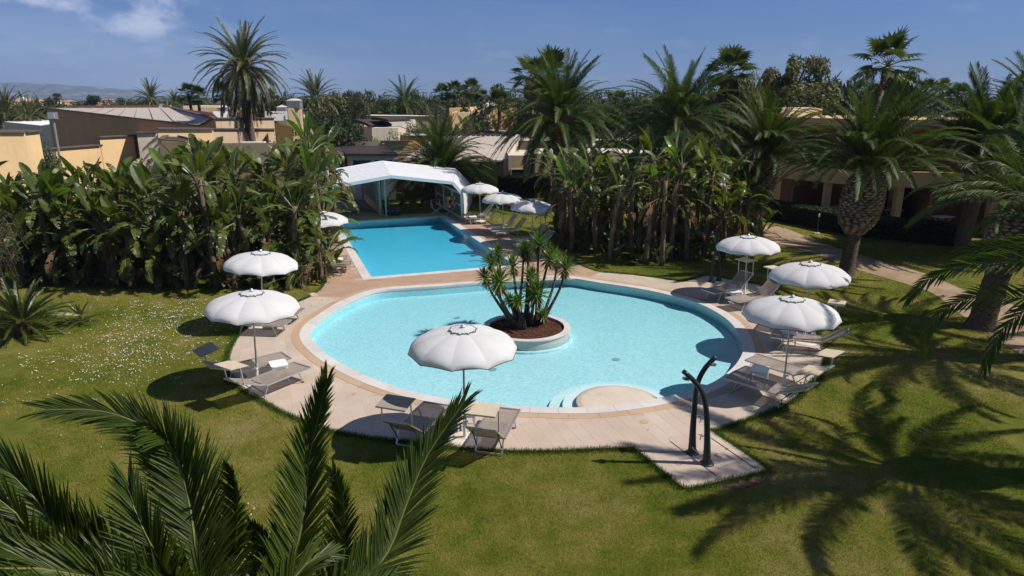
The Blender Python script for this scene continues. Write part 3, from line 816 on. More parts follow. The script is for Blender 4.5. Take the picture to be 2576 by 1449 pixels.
# daisies
def pxscatter(cx, cy, sx, sy, n):
    out = []
    for _ in range(n):
        x, y = RNG.gauss(cx, sx), RNG.gauss(cy, sy)
        if -20 < x < 2600 and 748 < y < 1440: p = G(x, y); out.append((p.x, p.y))
    return out
dp = pxscatter(430, 800, 85, 26, 300) + pxscatter(350, 862, 95, 38, 380) + pxscatter(250, 920, 90, 25, 120) + pxscatter(150, 950, 130, 40, 60)
cl = []
for x, y in dp[::4]:
    for _ in range(3): cl.append((x + RNG.gauss(0, 0.07), y + RNG.gauss(0, 0.07)))
dp = free(np.array(dp + cl + [tuple(G(x, y).xy) for x, y in ((155,1100),(256,1130),(190,1028),(560,1168),(625,1272),(640,1285),(930,1460),(632,1300))]))
b = MB()
for x, y in dp:
    r = RNG.uniform(0.008, 0.017); t = RNG.uniform(-0.3, 0.3); z = 0.05
    b.add([(x + r * math.cos(a), y + r * math.sin(a), z + t * r * math.cos(a)) for a in [k * 1.0472 for k in range(6)]] + [(x, y, z + 0.006)], [(k, (k + 1) % 6, 6) for k in range(6)])
o_ = b.build("daisies", M['petal']); tag(o_, "white daisies scattered in the lawn left of the round pool", "flowers", kind='stuff')

# fallen brown leaf scraps, thickest near the groves
b = MB()
for _ in range(300):
    px, py = RNG.choice(((RNG.uniform(150, 820), RNG.gauss(735, 18)), (RNG.uniform(1400, 1900), RNG.gauss(655, 22)), (RNG.uniform(400, 2100), RNG.uniform(760, 1400))))
    if not (-10 < px < 2580 and 560 < py < 1440): continue
    c = G(px, py)
    if inside(c, offset_loop(pool_loop, 0.2)) or inside(c, offset_loop(rect_loop, 0.2)): continue
    s = RNG.uniform(0.012, 0.032); a = RNG.uniform(0, 6.28); z = 0.045
    b.add([(c.x + s * 1.6 * math.cos(a), c.y + s * 1.6 * math.sin(a), z), (c.x - s * .5 * math.sin(a), c.y + s * .5 * math.cos(a), z + 0.012), (c.x - s * 1.3 * math.cos(a), c.y - s * 1.3 * math.sin(a), z), (c.x + s * .5 * math.sin(a), c.y - s * .5 * math.cos(a), z + 0.004)], [(0, 1, 2, 3)])
o_ = b.build("leaf_litter", M['palm_dead']); tag(o_, "small brown leaf scraps lying on the lawn and paving", "leaf litter", kind='stuff')
# ---------------------------------------------------------------- parasols
def parasol(base_px, top_px, width_px, label, rz=0.0, tipz=None, seed=0):
    b0 = G(*base_px); top = P(top_px[0], top_px[1], b0.y)
    H = (top - b0).length; R = 1.07
    root = empty("parasol", b0, 0, label, "parasol", "white parasols round the pools")
    z_ax = (top - b0).normalized(); q = Vector((0, 0, 1)).rotation_difference(z_ax); root.rotation_mode = 'QUATERNION'
    # the base disc stays level, the pole leans with the root
    rr = random.Random(seed)
    d = MB(); d.lathe([(0.34, 0.0), (0.34, 0.035), (0.31, 0.055), (0.09, 0.075), (0.05, 0.085)], 28)
    obj("base_disc", d.mesh("base_disc", M['concrete_base']), root)
    A = bpy.data.objects
    def part(name, mb, mat, parent=root, smooth=False):
        o = mb.build(name, mat, parent); return o
    def lean(p): return q @ Vector(p)
    s = MB(); s.tube([lean((0, 0, 0.05)), lean((0, 0, 0.46))], 0.036, 12); part("base_sleeve", s, M['white_plastic'])
    s = MB(); s.box((0.05, 0, 0.42), (0.05, 0.025, 0.025)); part("clamp_knob", s, M['dark'])
    p = MB(); p.tube([lean((0, 0, 0.40)), lean((0, 0, H - 0.02))], 0.021, 10); p.tube([lean((0, 0, 1.12)), lean((0, 0, 1.17))], 0.025, 10); part("pole", p, M['galv'])
    # canopy: ten swelling panels
    N = 10; K = 8; T = 9
    prof = [(0.05, 0.0), (0.30, -0.030), (0.50, -0.075), (0.67, -0.132), (0.80, -0.192), (0.89, -0.255), (0.95, -0.315), (0.985, -0.368), (1.0, -0.405)]
    c = MB(); c.smooth = True; vs = []; rim = []
    tilt = [rr.uniform(-0.012, 0.012) for _ in range(N)]
    for i, (pr_, pz) in enumerate(prof):
        t = i / (T - 1)
        for k in range(N * K):
            a = rz + 2 * math.pi * k / (N * K); u = (k % K) / K
            s_ = math.sin(math.pi * u)
            bul = 1 + 0.034 * s_ * math.sin(math.pi * min(1, t * 1.0)) - 0.012 * s_ * t ** 5
            chord = 1 - (1 - math.cos(math.pi / N)) * s_ * 1.0
            r = R * pr_ * bul * (1 * (1 - 0.6 * t ** 4) + chord * 0.6 * t ** 4) if True else 0
            z = H - 0.05 + R * pz + 0.014 * s_ * math.sin(math.pi * t) + 0.018 * s_ * t ** 5 + tilt[k // K] * t
            vs.append(lean((r * math.cos(a), r * math.sin(a), z)))
            if i == T - 1: rim.append(vs[-1])
    fs = []
    NK = N * K
    for i in range(T - 1):
        for k in range(NK): fs.append((i * NK + k, (i + 1) * NK + k, (i + 1) * NK + (k + 1) % NK, i * NK + (k + 1) % NK))
    # separate panels so the seams stay crisp
    for n_ in range(N):
        cp = MB(); cp.smooth = True; v2 = []; f2 = []
        for i in range(T):
            for k in range(K + 1): v2.append(vs[i * NK + (n_ * K + k) % NK])
        for i in range(T - 1):
            for k in range(K): f2.append((i * (K + 1) + k, (i + 1) * (K + 1) + k, (i + 1) * (K + 1) + k + 1, i * (K + 1) + k + 1))
        cp.add(v2, f2); part("canopy_panel", cp, M['cloth'])
    tr = MB(); tr.tube(rim + [rim[0]], 0.0075, 5, caps=False); part("canopy_binding", tr, M['navy'])
    # top vent cap: pleated flower
    v = MB(); v.smooth = True; vv = [lean((0, 0, H + 0.005))]; edge = []
    for i in (1, 2, 3):
        for k in range(60):
            a = rz + 2 * math.pi * k / 60; u = (k % 6) / 6; sc = 1 - 0.16 * math.sin(math.pi * u)
            r = (0.10, 0.19, 0.285)[i - 1] * (sc if i == 3 else 1 - 0.04 * math.sin(math.pi * u))
            z = H - 0.02 + (-0.005, -0.012, -0.026)[i - 1] + (0.012 * math.cos(k * math.pi * 2 / 3 + i) * (i - 1) / 2)
            vv.append(lean((r * math.cos(a), r * math.sin(a), z)))
            if i == 3: edge.append(vv[-1])
    ff = [(0, 1 + k, 1 + (k + 1) % 60) for k in range(60)]
    for i in range(2):
        for k in range(60): ff.append((1 + i * 60 + k, 1 + (i + 1) * 60 + k, 1 + (i + 1) * 60 + (k + 1) % 60, 1 + i * 60 + (k + 1) % 60))
    v.add(vv, ff); vc = part("vent_cap", v, M['cloth'])
    e = MB(); e.tube(edge + [edge[0]], 0.0075, 4, caps=False); e.build("vent_binding", M['navy'], vc)
    f = MB(); f.lathe([(0.045, 0), (0.045, 0.025), (0.02, 0.055), (0.0, 0.06)], 12, caps=False); ft = lean((0, 0, H)); f.build("finial", M['galv'], root, ft)
    hub = H - 0.42
    for n_ in range(N):
        a = rz + 2 * math.pi * n_ / N; ca, sa = math.cos(a), math.sin(a)
        s = MB(); s.tube([lean((R * pr_ * ca * 0.995, R * pr_ * sa * 0.995, H - 0.065 + R * pz)) for pr_, pz in prof], 0.006, 4)
        rb = s.build("rib", M['galv'], root)
        s = MB(); s.tube([lean((0.03 * ca, 0.03 * sa, hub)), lean((R * 0.55 * ca, R * 0.55 * sa, H - 0.07 - R * 0.085))], 0.005, 4); s.build("strut", M['galv'], rb)
    s = MB(); s.tube([lean((0, 0, hub - 0.05)), lean((0, 0, hub + 0.03))], 0.035, 10); part("runner", s, M['white_plastic'])
    # tie cord hanging round the sleeve
    s = MB(); s.tube([lean((0.03, -0.03, 0.98)), lean((0.05, -0.04, 0.8)), lean((0.035, -0.045, 0.62)), lean((0.07, -0.04, 0.45)), lean((0.05, -0.07, 0.25)), lean((0.12, -0.12, 0.09)), lean((0.05, -0.2, 0.08))], 0.004, 4)
    part("cord", s, M['white_plastic'])
    return root
parasol((1170,1108), (1164,823), 268, "lone white parasol on the near side of the round pool, over two loungers", 0.18, seed=1)
parasol((648,970), (633,732), 235, "white parasol tilted left, nearer one of the two left of the round pool", 0.35, seed=2)
parasol((661,822), (656,632), 176, "white parasol before the dark grove, farther one of the two left of the round pool", 0.05, seed=3)
parasol((1970,987), (1994,747), 232, "largest looking white parasol of the three right of the round pool, closest to the shower", 0.25, seed=4)
parasol((2022,862), (2039,659), 202, "middle one of the three white parasols right of the round pool, near the thick palm", 0.45, seed=5)
parasol((1872,747), (1883,592), 163, "white parasol beside the pair of dark shower columns under the tall grove", 0.1, seed=6)
parasol((1208,557), (1207,460), 85, "small white parasol right against the white pool enclosure, dappled by palm shade", 0.3, seed=7)
parasol((1266,587), (1264,483), 98, "white parasol second from the pool enclosure on the right of the rectangular pool", 0.2, seed=8)
parasol((1337,617), (1342,502), 107, "white parasol with a frond shadow across it, third from the pool enclosure", 0.4, seed=9)
parasol((818,679), (806,531), 130, "white parasol half hidden by banana leaves on the left side of the rectangular pool", 0.0, seed=10)

# ---------------------------------------------------------------- sun loungers
_lcache = {}
def sling_mesh(name, x0, z0, x1, z1, w, sag, mat):
    b = MB(); b.smooth = True; vs = []; nx, ny = 8, 6
    for i in range(nx + 1):
        t = i / nx; x = x0 + (x1 - x0) * t; z = z0 + (z1 - z0) * t
        for k in range(ny + 1):
            s = k / ny; vs.append((x, (s - 0.5) * w, z - sag * math.sin(math.pi * s) * (0.6 + 0.4 * math.sin(math.pi * t))))
    b.add(vs, [(i * (ny + 1) + k, i * (ny + 1) + k + 1, (i + 1) * (ny + 1) + k + 1, (i + 1) * (ny + 1) + k) for i in range(nx) for k in range(ny)])
    return b.mesh(name, mat)
def lounger(foot_px, head_px, back_deg, label, shade=None, shade_mat='shade', shade_tilt=0.0, grp="sun loungers round the pools", arm=0.42, ang=None):
    f, h = G(*foot_px, 0.03), G(*head_px, 0.03); d = (h - f); d.z = 0; d.normalize()
    if ang is not None: d = Vector((math.cos(ang), math.sin(ang), 0))
    # local +x towards the head; foot legs at x=-0.62
    root = empty("sun_lounger", (f.x, f.y, 0.031), math.atan2(d.y, d.x), label, "sun lounger", grp)
    W = 0.62; Z = 0.33; x0, xh = -0.22, 1.05        # foot edge, hinge
    a = math.radians(back_deg); bl = 0.72
    xe, ze = xh + bl * math.cos(a), Z + bl * math.sin(a)
    key = (back_deg, shade, shade_mat, shade_tilt, arm)
    if key not in _lcache:
        P_ = {}
        m_ = MB()
        for s in (-1, 1): m_.bar((x0, s * W / 2, Z), (xh + 0.02, s * W / 2, Z), 0.035, 0.03)
        m_.bar((x0, -W / 2, Z), (x0, W / 2, Z), 0.035, 0.03); m_.bar((xh, -W / 2, Z - 0.012), (xh, W / 2, Z - 0.012), 0.025)
        P_['bed_frame'] = m_.mesh("bed_frame", M['alu'])
        P_['bed_sling'] = sling_mesh("bed_sling", x0 + 0.01, Z + 0.005, xh - 0.01, Z + 0.005, W - 0.02, 0.018, M['sling'])
        m_ = MB()
        for s in (-1, 1): m_.bar((xh, s * (W / 2 - 0.03), Z), (xe, s * (W / 2 - 0.03), ze), 0.03)
        m_.bar((xe, -W / 2 + 0.03, ze), (xe, W / 2 - 0.03, ze), 0.03)
        P_['backrest_frame'] = m_.mesh("backrest_frame", M['alu'])
        P_['backrest_sling'] = sling_mesh("backrest_sling", xh + 0.03, Z + 0.01, xe - 0.01, ze + 0.005, W - 0.08, 0.03, M['sling'])
        def leg(xt, xb):
            m_ = MB(); m_.bar((xt, -W / 2 + 0.045, Z - 0.02), (xb, -W / 2 + 0.045, 0.012), 0.03, 0.02); m_.bar((xt, W / 2 - 0.045, Z - 0.02), (xb, W / 2 - 0.045, 0.012), 0.03, 0.02)
            m_.bar((xb, -W / 2 + 0.03, 0.012), (xb, W / 2 - 0.03, 0.012), 0.025, 0.022)
            return m_.mesh("leg_frame", M['alu'])
        P_['leg_foot'] = leg(0.12, -0.02); P_['leg_head'] = leg(1.0, 1.13)
        m_ = MB()
        for s in (-1, 1):
            m_.bar((xh + bl * 0.55 * math.cos(a), s * (W / 2 - 0.06), Z + bl * 0.55 * math.sin(a) - 0.015), (1.10, s * (W / 2 - 0.06), 0.14), 0.018)
        P_['back_prop'] = m_.mesh("back_prop", M['dark'])
        if shade:
            st = math.radians(shade_tilt); hx = 0.22
            cx, cz = xe + 0.02 - arm * 0.35 * math.sin(a) , ze + arm * 0.85
            m_ = MB()
            for s in (-1, 1):
                m_.bar((xe - 0.10 * math.cos(a), s * (W / 2 + 0.005), ze - 0.10 * math.sin(a)), (cx, s * (W / 2 + 0.005), cz), 0.022)
            m_.bar((cx - hx * math.cos(st), -W / 2, cz - hx * math.sin(st)), (cx - hx * math.cos(st), W / 2, cz - hx * math.sin(st)), 0.018)
            m_.bar((cx + hx * math.cos(st), -W / 2, cz + hx * math.sin(st)), (cx + hx * math.cos(st), W / 2, cz + hx * math.sin(st)), 0.018)
            P_['shade_arms'] = m_.mesh("shade_arms", M['alu'])
            b = MB(); c_, s_ = math.cos(st), math.sin(st)
            t_ = 0.006
            vs = []
            for dz in (0, 0.012):
                for (lx, ly) in ((-hx, -W / 2), (hx, -W / 2), (hx, W / 2), (-hx, W / 2)): vs.append((cx + lx * c_ - dz * s_, ly, cz + lx * s_ + dz * c_ + 0.008))
            b.add(vs, [(3, 2, 1, 0), (4, 5, 6, 7), (0, 1, 5, 4), (1, 2, 6, 5), (2, 3, 7, 6), (3, 0, 4, 7)])
            P_['sunshade'] = b.mesh("sunshade", M[shade_mat])
        _lcache[key] = P_
    P_ = _lcache[key]
    bf = obj("bed_frame", P_['bed_frame'], root); obj("bed_sling", P_['bed_sling'], root)
    bk = obj("backrest", P_['backrest_frame'], root); obj("backrest_sling", P_['backrest_sling'], bk); obj("prop", P_['back_prop'], bk)
    obj("leg", P_['leg_foot'], root); obj("leg", P_['leg_head'], root)
    if shade: sh = obj("sunshade", P_['sunshade'], root); obj("shade_arm", P_['shade_arms'], sh)
    return root
L = lounger
L((1090,1062), (1040,1112), 38, "aluminium lounger with a brown sunshade, left of the nearest parasol's pole", True, 'shade_brown', -8)
L((1266,1075), (1236,1129), 38, "aluminium lounger with a tan sunshade, right of the nearest parasol's pole", True, 'shade', -6)
L((745,957), (646,998), 22, "lounger with a cream sunshade folded forward, nearer one under the left tilted parasol", True, 'shade', 6)
L((702,930), (604,956), 22, "lounger with a raised brown sunshade at the grass edge, behind the white stool", True, 'shade_brown', -14)
L((706,839), (617,836), 24, "flat brown lounger partly under the leaning parasol's canopy, left of the round pool", False)
L((741,809), (655,806), 24, "lounger mostly hidden behind the leaning parasol, only its foot end by the pool showing", False)
L((1854,981), (1968,1017), 24, "brown lounger with a tan sunshade nearest the big shower columns", True, 'shade', 8)
L((1908,936), (2024,973), 24, "lounger with a tan sunshade over the lawn edge, behind the shaded white stool", True, 'shade', 8)
L((1959,871), (2062,884), 30, "dark lounger with raised back under the nearest right parasol, no sunshade", False)
L((1945,826), (2042,842), 30, "lounger behind a white stool, almost covered by the nearest right parasol", True, 'shade', 0)
L((1852,777), (1938,764), 40, "lounger with a tan sunshade left of the middle parasol on the right side", True, 'shade', 0, arm=0.5)
L((1792,755), (1862,741), 40, "dark lounger with a tan sunshade next to the far pair of shower columns", True, 'shade', 0, arm=0.5)
L((1184,563), (1233,562), 48, "lounger with a pale sunshade, front one beside the white pool enclosure", True, 'shade_white', 0, arm=0.55)
L((1172,555), (1221,553), 48, "lounger tucked behind another beside the white pool enclosure", True, 'shade_white', 0, arm=0.55)
L((1246,596), (1297,593), 48, "front lounger of the pair under the second parasol from the enclosure", True, 'shade', 0, arm=0.55)
L((1229,585), (1281,581), 48, "rear lounger of the pair under the second parasol from the enclosure", True, 'shade', 0, arm=0.55)
L((1294,617), (1348,613), 48, "lounger with a bright cream sunshade below the third parasol from the enclosure", True, 'shade', 0, arm=0.55)
L((1310,634), (1366,629), 48, "lounger hidden behind the yucca crowns at the corner of the rectangular pool", False)
L((870,683), (800,686), 30, "grey lounger nearest the camera on the left edge of the rectangular pool", False)
L((860,668), (795,670), 30, "grey lounger behind a white stool on the left edge of the rectangular pool", False)
L((842,641), (780,643), 30, "grey lounger farthest along the left edge of the rectangular pool, behind leaves", False)

# ---------------------------------------------------------------- white plastic stools
def stool_meshes():
    t = MB(); w, l, h = 0.40, 0.46, 0.42; r = 0.05
    pts = []
    for cx, cy, a0 in ((w / 2 - r, l / 2 - r, 0), (-w / 2 + r, l / 2 - r, 90), (-w / 2 + r, -l / 2 + r, 180), (w / 2 - r, -l / 2 + r, 270)):
        for k in range(4): a = math.radians(a0 + k * 30); pts.append((cx + r * math.cos(a), cy + r * math.sin(a)))
    t.prism(pts, h - 0.03, h); top = t.mesh("tabletop", M['white_plastic'])
    s = MB(); s.prism([(p[0] * 0.93, p[1] * 0.93) for p in pts], h - 0.075, h - 0.03, top=False, bottom=False); skirt = s.mesh("apron", M['white_plastic'])
    legs = []
    for sx, sy in ((1, 1), (1, -1), (-1, 1), (-1, -1)):
        g = MB(); x, y = sx * (w / 2 - 0.04), sy * (l / 2 - 0.04)
        n = 6; prof = [(0.05, h - 0.03), (0.036, h - 0.1), (0.024, 0.2), (0.018, 0.0)]
        vs = []
        for rad, z in prof:
            ox, oy = x + sx * 0.012 * (1 - z / h), y + sy * 0.012 * (1 - z / h)
            vs += [(ox + sx * rad * 0.5, oy - sy * rad, z), (ox + sx * rad * 0.5, oy + sy * rad * 0.5, z), (ox - sx * rad, oy + sy * rad * 0.5, z), (ox - sx * rad * 0.2, oy + sy * rad * 0.1, z), (ox + sx * rad * 0.1, oy - sy * rad * 0.2, z)]
        fs = []
        for i in range(3):
            for k in range(5): fs.append((i * 5 + k, i * 5 + (k + 1) % 5, (i + 1) * 5 + (k + 1) % 5, (i + 1) * 5 + k))
        fs.append(tuple(15 + k for k in range(5)))
        g.add(vs, fs); legs.append(g.mesh("leg", M['white_plastic']))
    return top, skirt, legs
ST_ = stool_meshes()
def stool(x, y, rz, label):
    c = G(x, y, 0.45)
    r = empty("plastic_stool", (c.x, c.y, 0.031), rz, label, "stool", "white plastic stools between the loungers")
    t = obj("tabletop", ST_[0], r); obj("apron", ST_[1], t)
    for l in ST_[2]: obj("leg", l, r)
stool(1172, 1032, 0.1, "white plastic stool behind the pole of the nearest parasol at the pool edge")
stool(700, 913, 0.5, "white plastic stool between the two loungers left of the pool, fully in view")
stool(702, 791, 0.2, "white plastic stool under the right edge of the leaning parasol")
stool(1912, 927, -0.5, "shaded white plastic stool between the loungers nearest the camera on the right")
stool(1984, 829, -0.2, "white plastic stool under the nearest right parasol, between its loungers")
stool(1846, 731, 0.2, "white plastic stool between the loungers beside the far shower columns")
stool(1189, 544, 0.2, "white plastic stool beside the corner of the pool enclosure")
stool(1248, 571, 0.2, "white plastic stool at the foot of the second parasol from the enclosure")
stool(1318, 604, 0.2, "white plastic stool at the foot of the third parasol from the enclosure")
stool(850, 651, 0.2, "white plastic stool between the grey loungers left of the rectangular pool")

# ---------------------------------------------------------------- curved shower columns
def shower_pair(pairs, label, cat="outdoor shower"):
    """pairs: list of (list of (px,py), base) curves, each bent column a part"""
    for (pts, head, lab, taps) in pairs:
        b0 = G(*pts[0]); ws = [P(x, y, b0.y + dy) for (x, y, dy) in pts_dy(pts)]
        root = empty("shower_column", b0, 0, lab, cat, "curved dark shower columns")
        cur = smooth3([w - b0 for w in ws], 0.08); n = len(cur)
        rs = []
        for i in range(n):
            t = i / (n - 1); r = 0.045 + 0.040 * math.exp(-t * 9) + 0.016 * (1 - t)
            rs.append(r)
        c = MB(); c.smooth = True; c.tube(cur, rs, 16); c.build("column", M['dark'], root)
        f = MB(); f.lathe([(0.135, 0), (0.135, 0.012), (0.10, 0.03), (0.09, 0.07)], 20, caps=False); f.build("base_flange", M['dark'], root, (0, 0, 0.031))
        tip = cur[-1]; td = (cur[-1] - cur[-4]).normalized()
        hd = MB(); hp = tip - td * 0.10 + Vector((0, 0, -0.07)); hd.lathe([(0.02, 0.05), (0.025, 0.02), (0.085, 0.0), (0.085, -0.015), (0, -0.018)], 18, caps=False)
        hdo = hd.build("shower_head", M['chrome'], root, hp)
        for h, s in taps:
            k = min(range(n), key=lambda i: abs(cur[i].z - h)); p = cur[k]
            t_ = MB(); t_.tube([p, p + Vector((s * 0.13, -0.02, 0))], 0.014, 8); t_.tube([p + Vector((s * 0.12, -0.02, 0.01)), p + Vector((s * 0.135, -0.03, -0.07))], 0.010, 6)
            t_.bar(p + Vector((s * 0.10, -0.02, 0.03)), p + Vector((s * 0.17, -0.02, 0.035)), 0.012); t_.build("tap", M['chrome'], root)
def pts_dy(pts):
    out = []
    for p in pts: out.append(p if len(p) == 3 else (p[0], p[1], 0))
    return out
_shower = [
 ([(1778,1170),(1779,1108),(1778,1053),(1774,1014),(1763,981),(1741,953),(1719,934)], None, "dark curved shower column bending left, front one on the near shower slab", ((0.95, -1), (0.62, -1))),
 ([(1741,1143),(1743,1081),(1747,1025),(1751,983),(1760,950),(1777,922),(1801,897)], None, "dark curved shower column bending right, rear one on the near shower slab", ((1.25, 1), (0.85, 1))),
 ([(1789,711),(1791,680),(1797,645),(1806,615),(1812,602)], None, "dark shower column on the far slab whose top bends right behind the parasol", ((0.9, 1),)),
 ([(1808,708),(1810,680),(1808,645),(1800,612),(1790,583)], None, "dark shower column on the far slab whose top bends left in front of the grove", ((1.0, -1),))]
shower_pair([([(p[0], p[1]) for p in a], b_, c_, d_) for a, b_, c_, d_ in _shower], "")
# foot-wash hose on the near slab
h0, h1 = G(1748, 1128, 0.25), G(1783, 1135, 0.12)
s = MB(); pts = [G(1741,1125,0.30), G(1752,1137,0.18), G(1768,1142,0.12), G(1788,1134,0.12), G(1776,1150,0.05), G(1760,1152,0.045), G(1745,1147,0.045), G(1748,1160,0.045), G(1772,1168,0.05)]
s.tube(smooth3(pts, 0.05), 0.008, 5); o_ = s.build("hose", M['alu']); tag(o_, "thin grey foot-wash hose looped between the two near shower columns", "hose")

# ---------------------------------------------------------------- small things along the lawn
c = G(2055, 587)
r = empty("path_light", c, 0, "slim green path light with a pale cap standing on the lawn before the long hedge", "path light")
s = MB(); s.tube([(0, 0, 0.02), (0, 0, 0.86)], 0.028, 10); s.build("post", simple("green_post", (0.02, 0.05, 0.045), 0.5), r)
s = MB(); s.lathe([(0.035, 0), (0.04, 0.03), (0.04, 0.14), (0.02, 0.17), (0, 0.175)], 12, caps=False); s.build("lamp_cap", M['white_plastic'], r, (0, 0, 0.85))
s = MB(); s.box((0, 0, 0.015), (0.26, 0.26, 0.03)); s.build("foot_plate", M['concrete_base'], r)
rk = MB(); bm = bmesh.new(); bmesh.ops.create_icosphere(bm, subdivisions=2, radius=0.13)
for v in bm.verts: v.co = Vector((v.co.x * 1.25, v.co.y * 0.9, v.co.z * 0.75)) * (1 + 0.12 * math.sin(v.co.x * 40 + v.co.y * 31))
me = bpy.data.meshes.new("boulder"); bm.to_mesh(me); bm.free(); c = G(787, 743, 0.05); o_ = obj("boulder", me, None, M['rock'], (c.x, c.y, 0.05)); tag(o_, "single pale boulder at the corner of the grove beside the paving", "rock")
# handrail of the pool ladder, far left corner of the rectangular pool
def lp(px, py, z): g = G(px, py, z); return g
p0 = G(852, 593, 0.03); r = empty("pool_ladder", p0, 0, "chrome pool ladder rails entering the rectangular pool at its left edge", "pool ladder")
for off in (0, 0.5):
    a = V * (off - 0.25)
    s = MB(); q = [Vector((-0.35, 0, 0)), Vector((-0.35, 0, 0.55)), Vector((-0.2, 0, 0.75)), Vector((0.05, 0, 0.7)), Vector((0.22, 0, 0.45)), Vector((0.24, 0, -0.6))]
    q = [Vector((U.x * v.x + a.x, U.y * v.x + a.y, v.z)) for v in q]
    s.tube(smooth3(q, 0.08), 0.02, 8); s.build("rail", M['galv'], r)
for z in (-0.15, -0.4):
    s = MB(); a, b_ = V * -0.25 + U * 0.23, V * 0.25 + U * 0.23; s.bar((a.x, a.y, z), (b_.x, b_.y, z), 0.06, 0.02); s.build("tread", M['galv'], r)
# three black cases, director's chairs and a lifebuoy by the enclosure
for i, (px, w_) in enumerate(((976, 0), (987.5, 0), (999.5, 0))):
    g = G(px, 542); r = empty("storage_case", g, 0.25, ("black lidded case", "black lidded case", "black lidded case")[i] + (" nearest the glass doors beside the far pool end", " in the middle of the three beside the far pool end", " farthest right of the three beside the far pool end")[i], "case", "black cases by the glass doors")
    s = MB(); s.box((0, 0, 0.20), (0.27, 0.42, 0.40)); s.build("body", M['black'], r)
    s = MB(); s.box((0, 0, 0.425), (0.29, 0.44, 0.05)); s.build("lid", M['black'], r)
    s = MB(); s.box((0, -0.225, 0.30), (0.12, 0.02, 0.02)); s.build("handle", M['alu'], r)
def director(px, py, rz, label, back):
    r = empty("folding_chair", G(px, py), rz, label, "chair")
    s = MB(); s.box((0, 0, 0.44), (0.48, 0.40, 0.02)); s.build("seat", back, r)
    s = MB(); s.box((0, 0.20, 0.80), (0.52, 0.02, 0.17)); s.build("backrest", back, r)
    for sx in (-1, 1):
        s = MB(); s.bar((sx * 0.25, 0.2, 0.4), (sx * 0.25, 0.2, 0.9), 0.025); s.bar((sx * 0.25, -0.2, 0.62), (sx * 0.25, 0.2, 0.62), 0.03); s.bar((sx * 0.25, -0.2, 0.4), (sx * 0.25, -0.2, 0.62), 0.025); s.build("arm_frame", M['white_plastic'], r)
    for sy in (-1, 1):
        s = MB(); s.bar((-0.25, sy * 0.19, 0.02), (0.25, sy * 0.19, 0.42), 0.025); s.bar((0.25, sy * 0.17, 0.02), (-0.25, sy * 0.17, 0.42), 0.025); s.build("leg_frame", M['white_plastic'], r)
director(1097, 539, 0.3, "director's chair with a red canvas back on the grass at the far pool end", M['red'])
director(1132, 540, 0.2, "white folding chair with a dark cover beside the orange lifebuoy", M['black'])
g = P(1135, 508, 39.0); b = MB(); R1, R2 = 0.29, 0.075; vs = []; fs = []
for i in range(24):
    for k in range(8):
        a, t = i * 2 * math.pi / 24, k * math.pi / 4; vs.append(((R1 + R2 * math.cos(t)) * math.cos(a), R2 * math.sin(t), (R1 + R2 * math.cos(t)) * math.sin(a)))
        fs.append((i * 8 + k, i * 8 + (k + 1) % 8, ((i + 1) % 24) * 8 + (k + 1) % 8, ((i + 1) % 24) * 8 + k))
b.smooth = True; b.add(vs, fs)
lbuoy = empty("lifebuoy", g, 0.9, "orange lifebuoy hanging on the inner wall of the pool enclosure", "lifebuoy"); b.build("ring", M['orange'], lbuoy)
for k in range(4):
    a = math.radians(45 + 90 * k); s = MB(); s.box((R1 * math.cos(a), 0, R1 * math.sin(a)), (0.06, 0.17, 0.17)); s.build("white_band", M['white_plastic'], lbuoy)
# ---------------------------------------------------------------- telescopic pool enclosure at the far end of the rectangular pool
def on_plane(x, y, o, n):
    d = ray(x, y); c = Vector((0, 0, CAM_H)); t = (Vector((o.x, o.y, 0)) - c).dot(Vector((n.x, n.y, 0))) / d.dot(Vector((n.x, n.y, 0)))
    return c + d * t
eb = G(1163, 552)                                  # near right foot
er = empty("pool_enclosure", (eb.x, eb.y, 0.03), 0, "white ribbed telescopic enclosure with a low gabled roof standing open at the far pool end", "pool enclosure")
fp = lambda x, y: on_plane(x, y, eb, V)
D = 6.2; bk = eb + V.to_3d() * D
bp = lambda x, y: on_plane(x, y, Vector((eb.x, eb.y, 0)) + V.to_3d() * D, V)
Fa, Fs, Fe, Fb = fp(983,444), fp(1138,460), fp(1161,486), fp(1163,552)
uc = (Fa - eb).dot(U.to_3d())                      # apex offset along U
def mirror(p):
    k = (p - eb).dot(U.to_3d()); return p + U.to_3d() * (2 * (uc - k))
prof = [mirror(Fb), mirror(Fe), mirror(Fs), Fa, Fs, Fe, Fb]
off = Vector((eb.x, eb.y, 0.03)); Vd = V.to_3d()
def rel(p): return p - off
names = ["side_wall", "eave_panel", "roof_panel", "roof_panel", "eave_panel", "side_wall"]
NB = 13
Ba, Bs, Be = bp(962,407), bp(1146,427), bp(1180,463)
Bb = Vector((Be.x, Be.y, 0.03)) + U.to_3d() * 0.12
ub = (Ba - bk).dot(U.to_3d())
def mirror2(p):
    k = (p - bk).dot(U.to_3d()); return p + U.to_3d() * (2 * (ub - k))
prof2 = [mirror2(Bb), mirror2(Be), mirror2(Bs), Ba, Bs, Be, Bb]
def pp_(i, d): return prof[i].lerp(prof2[i], d / D)
def slab_(qs, th, name, mat):
    nn = (qs[1] - qs[0]).cross(qs[2] - qs[0]).normalized()
    if nn.z < 0 or (abs(nn.z) < 0.2 and nn.y > 0): nn = -nn
    mb = MB(); mb.add([rel(q) for q in qs] + [rel(q + nn * th) for q in qs], [(0, 1, 2, 3), (7, 6, 5, 4), (0, 4, 5, 1), (1, 5, 6, 2), (2, 6, 7, 3), (3, 7, 4, 0)])
    me = mb.mesh(name, mat); bm = bmesh.new(); bm.from_mesh(me); bmesh.ops.recalc_face_normals(bm, faces=bm.faces); bm.to_mesh(me); bm.free(); return obj(name, me, er), nn
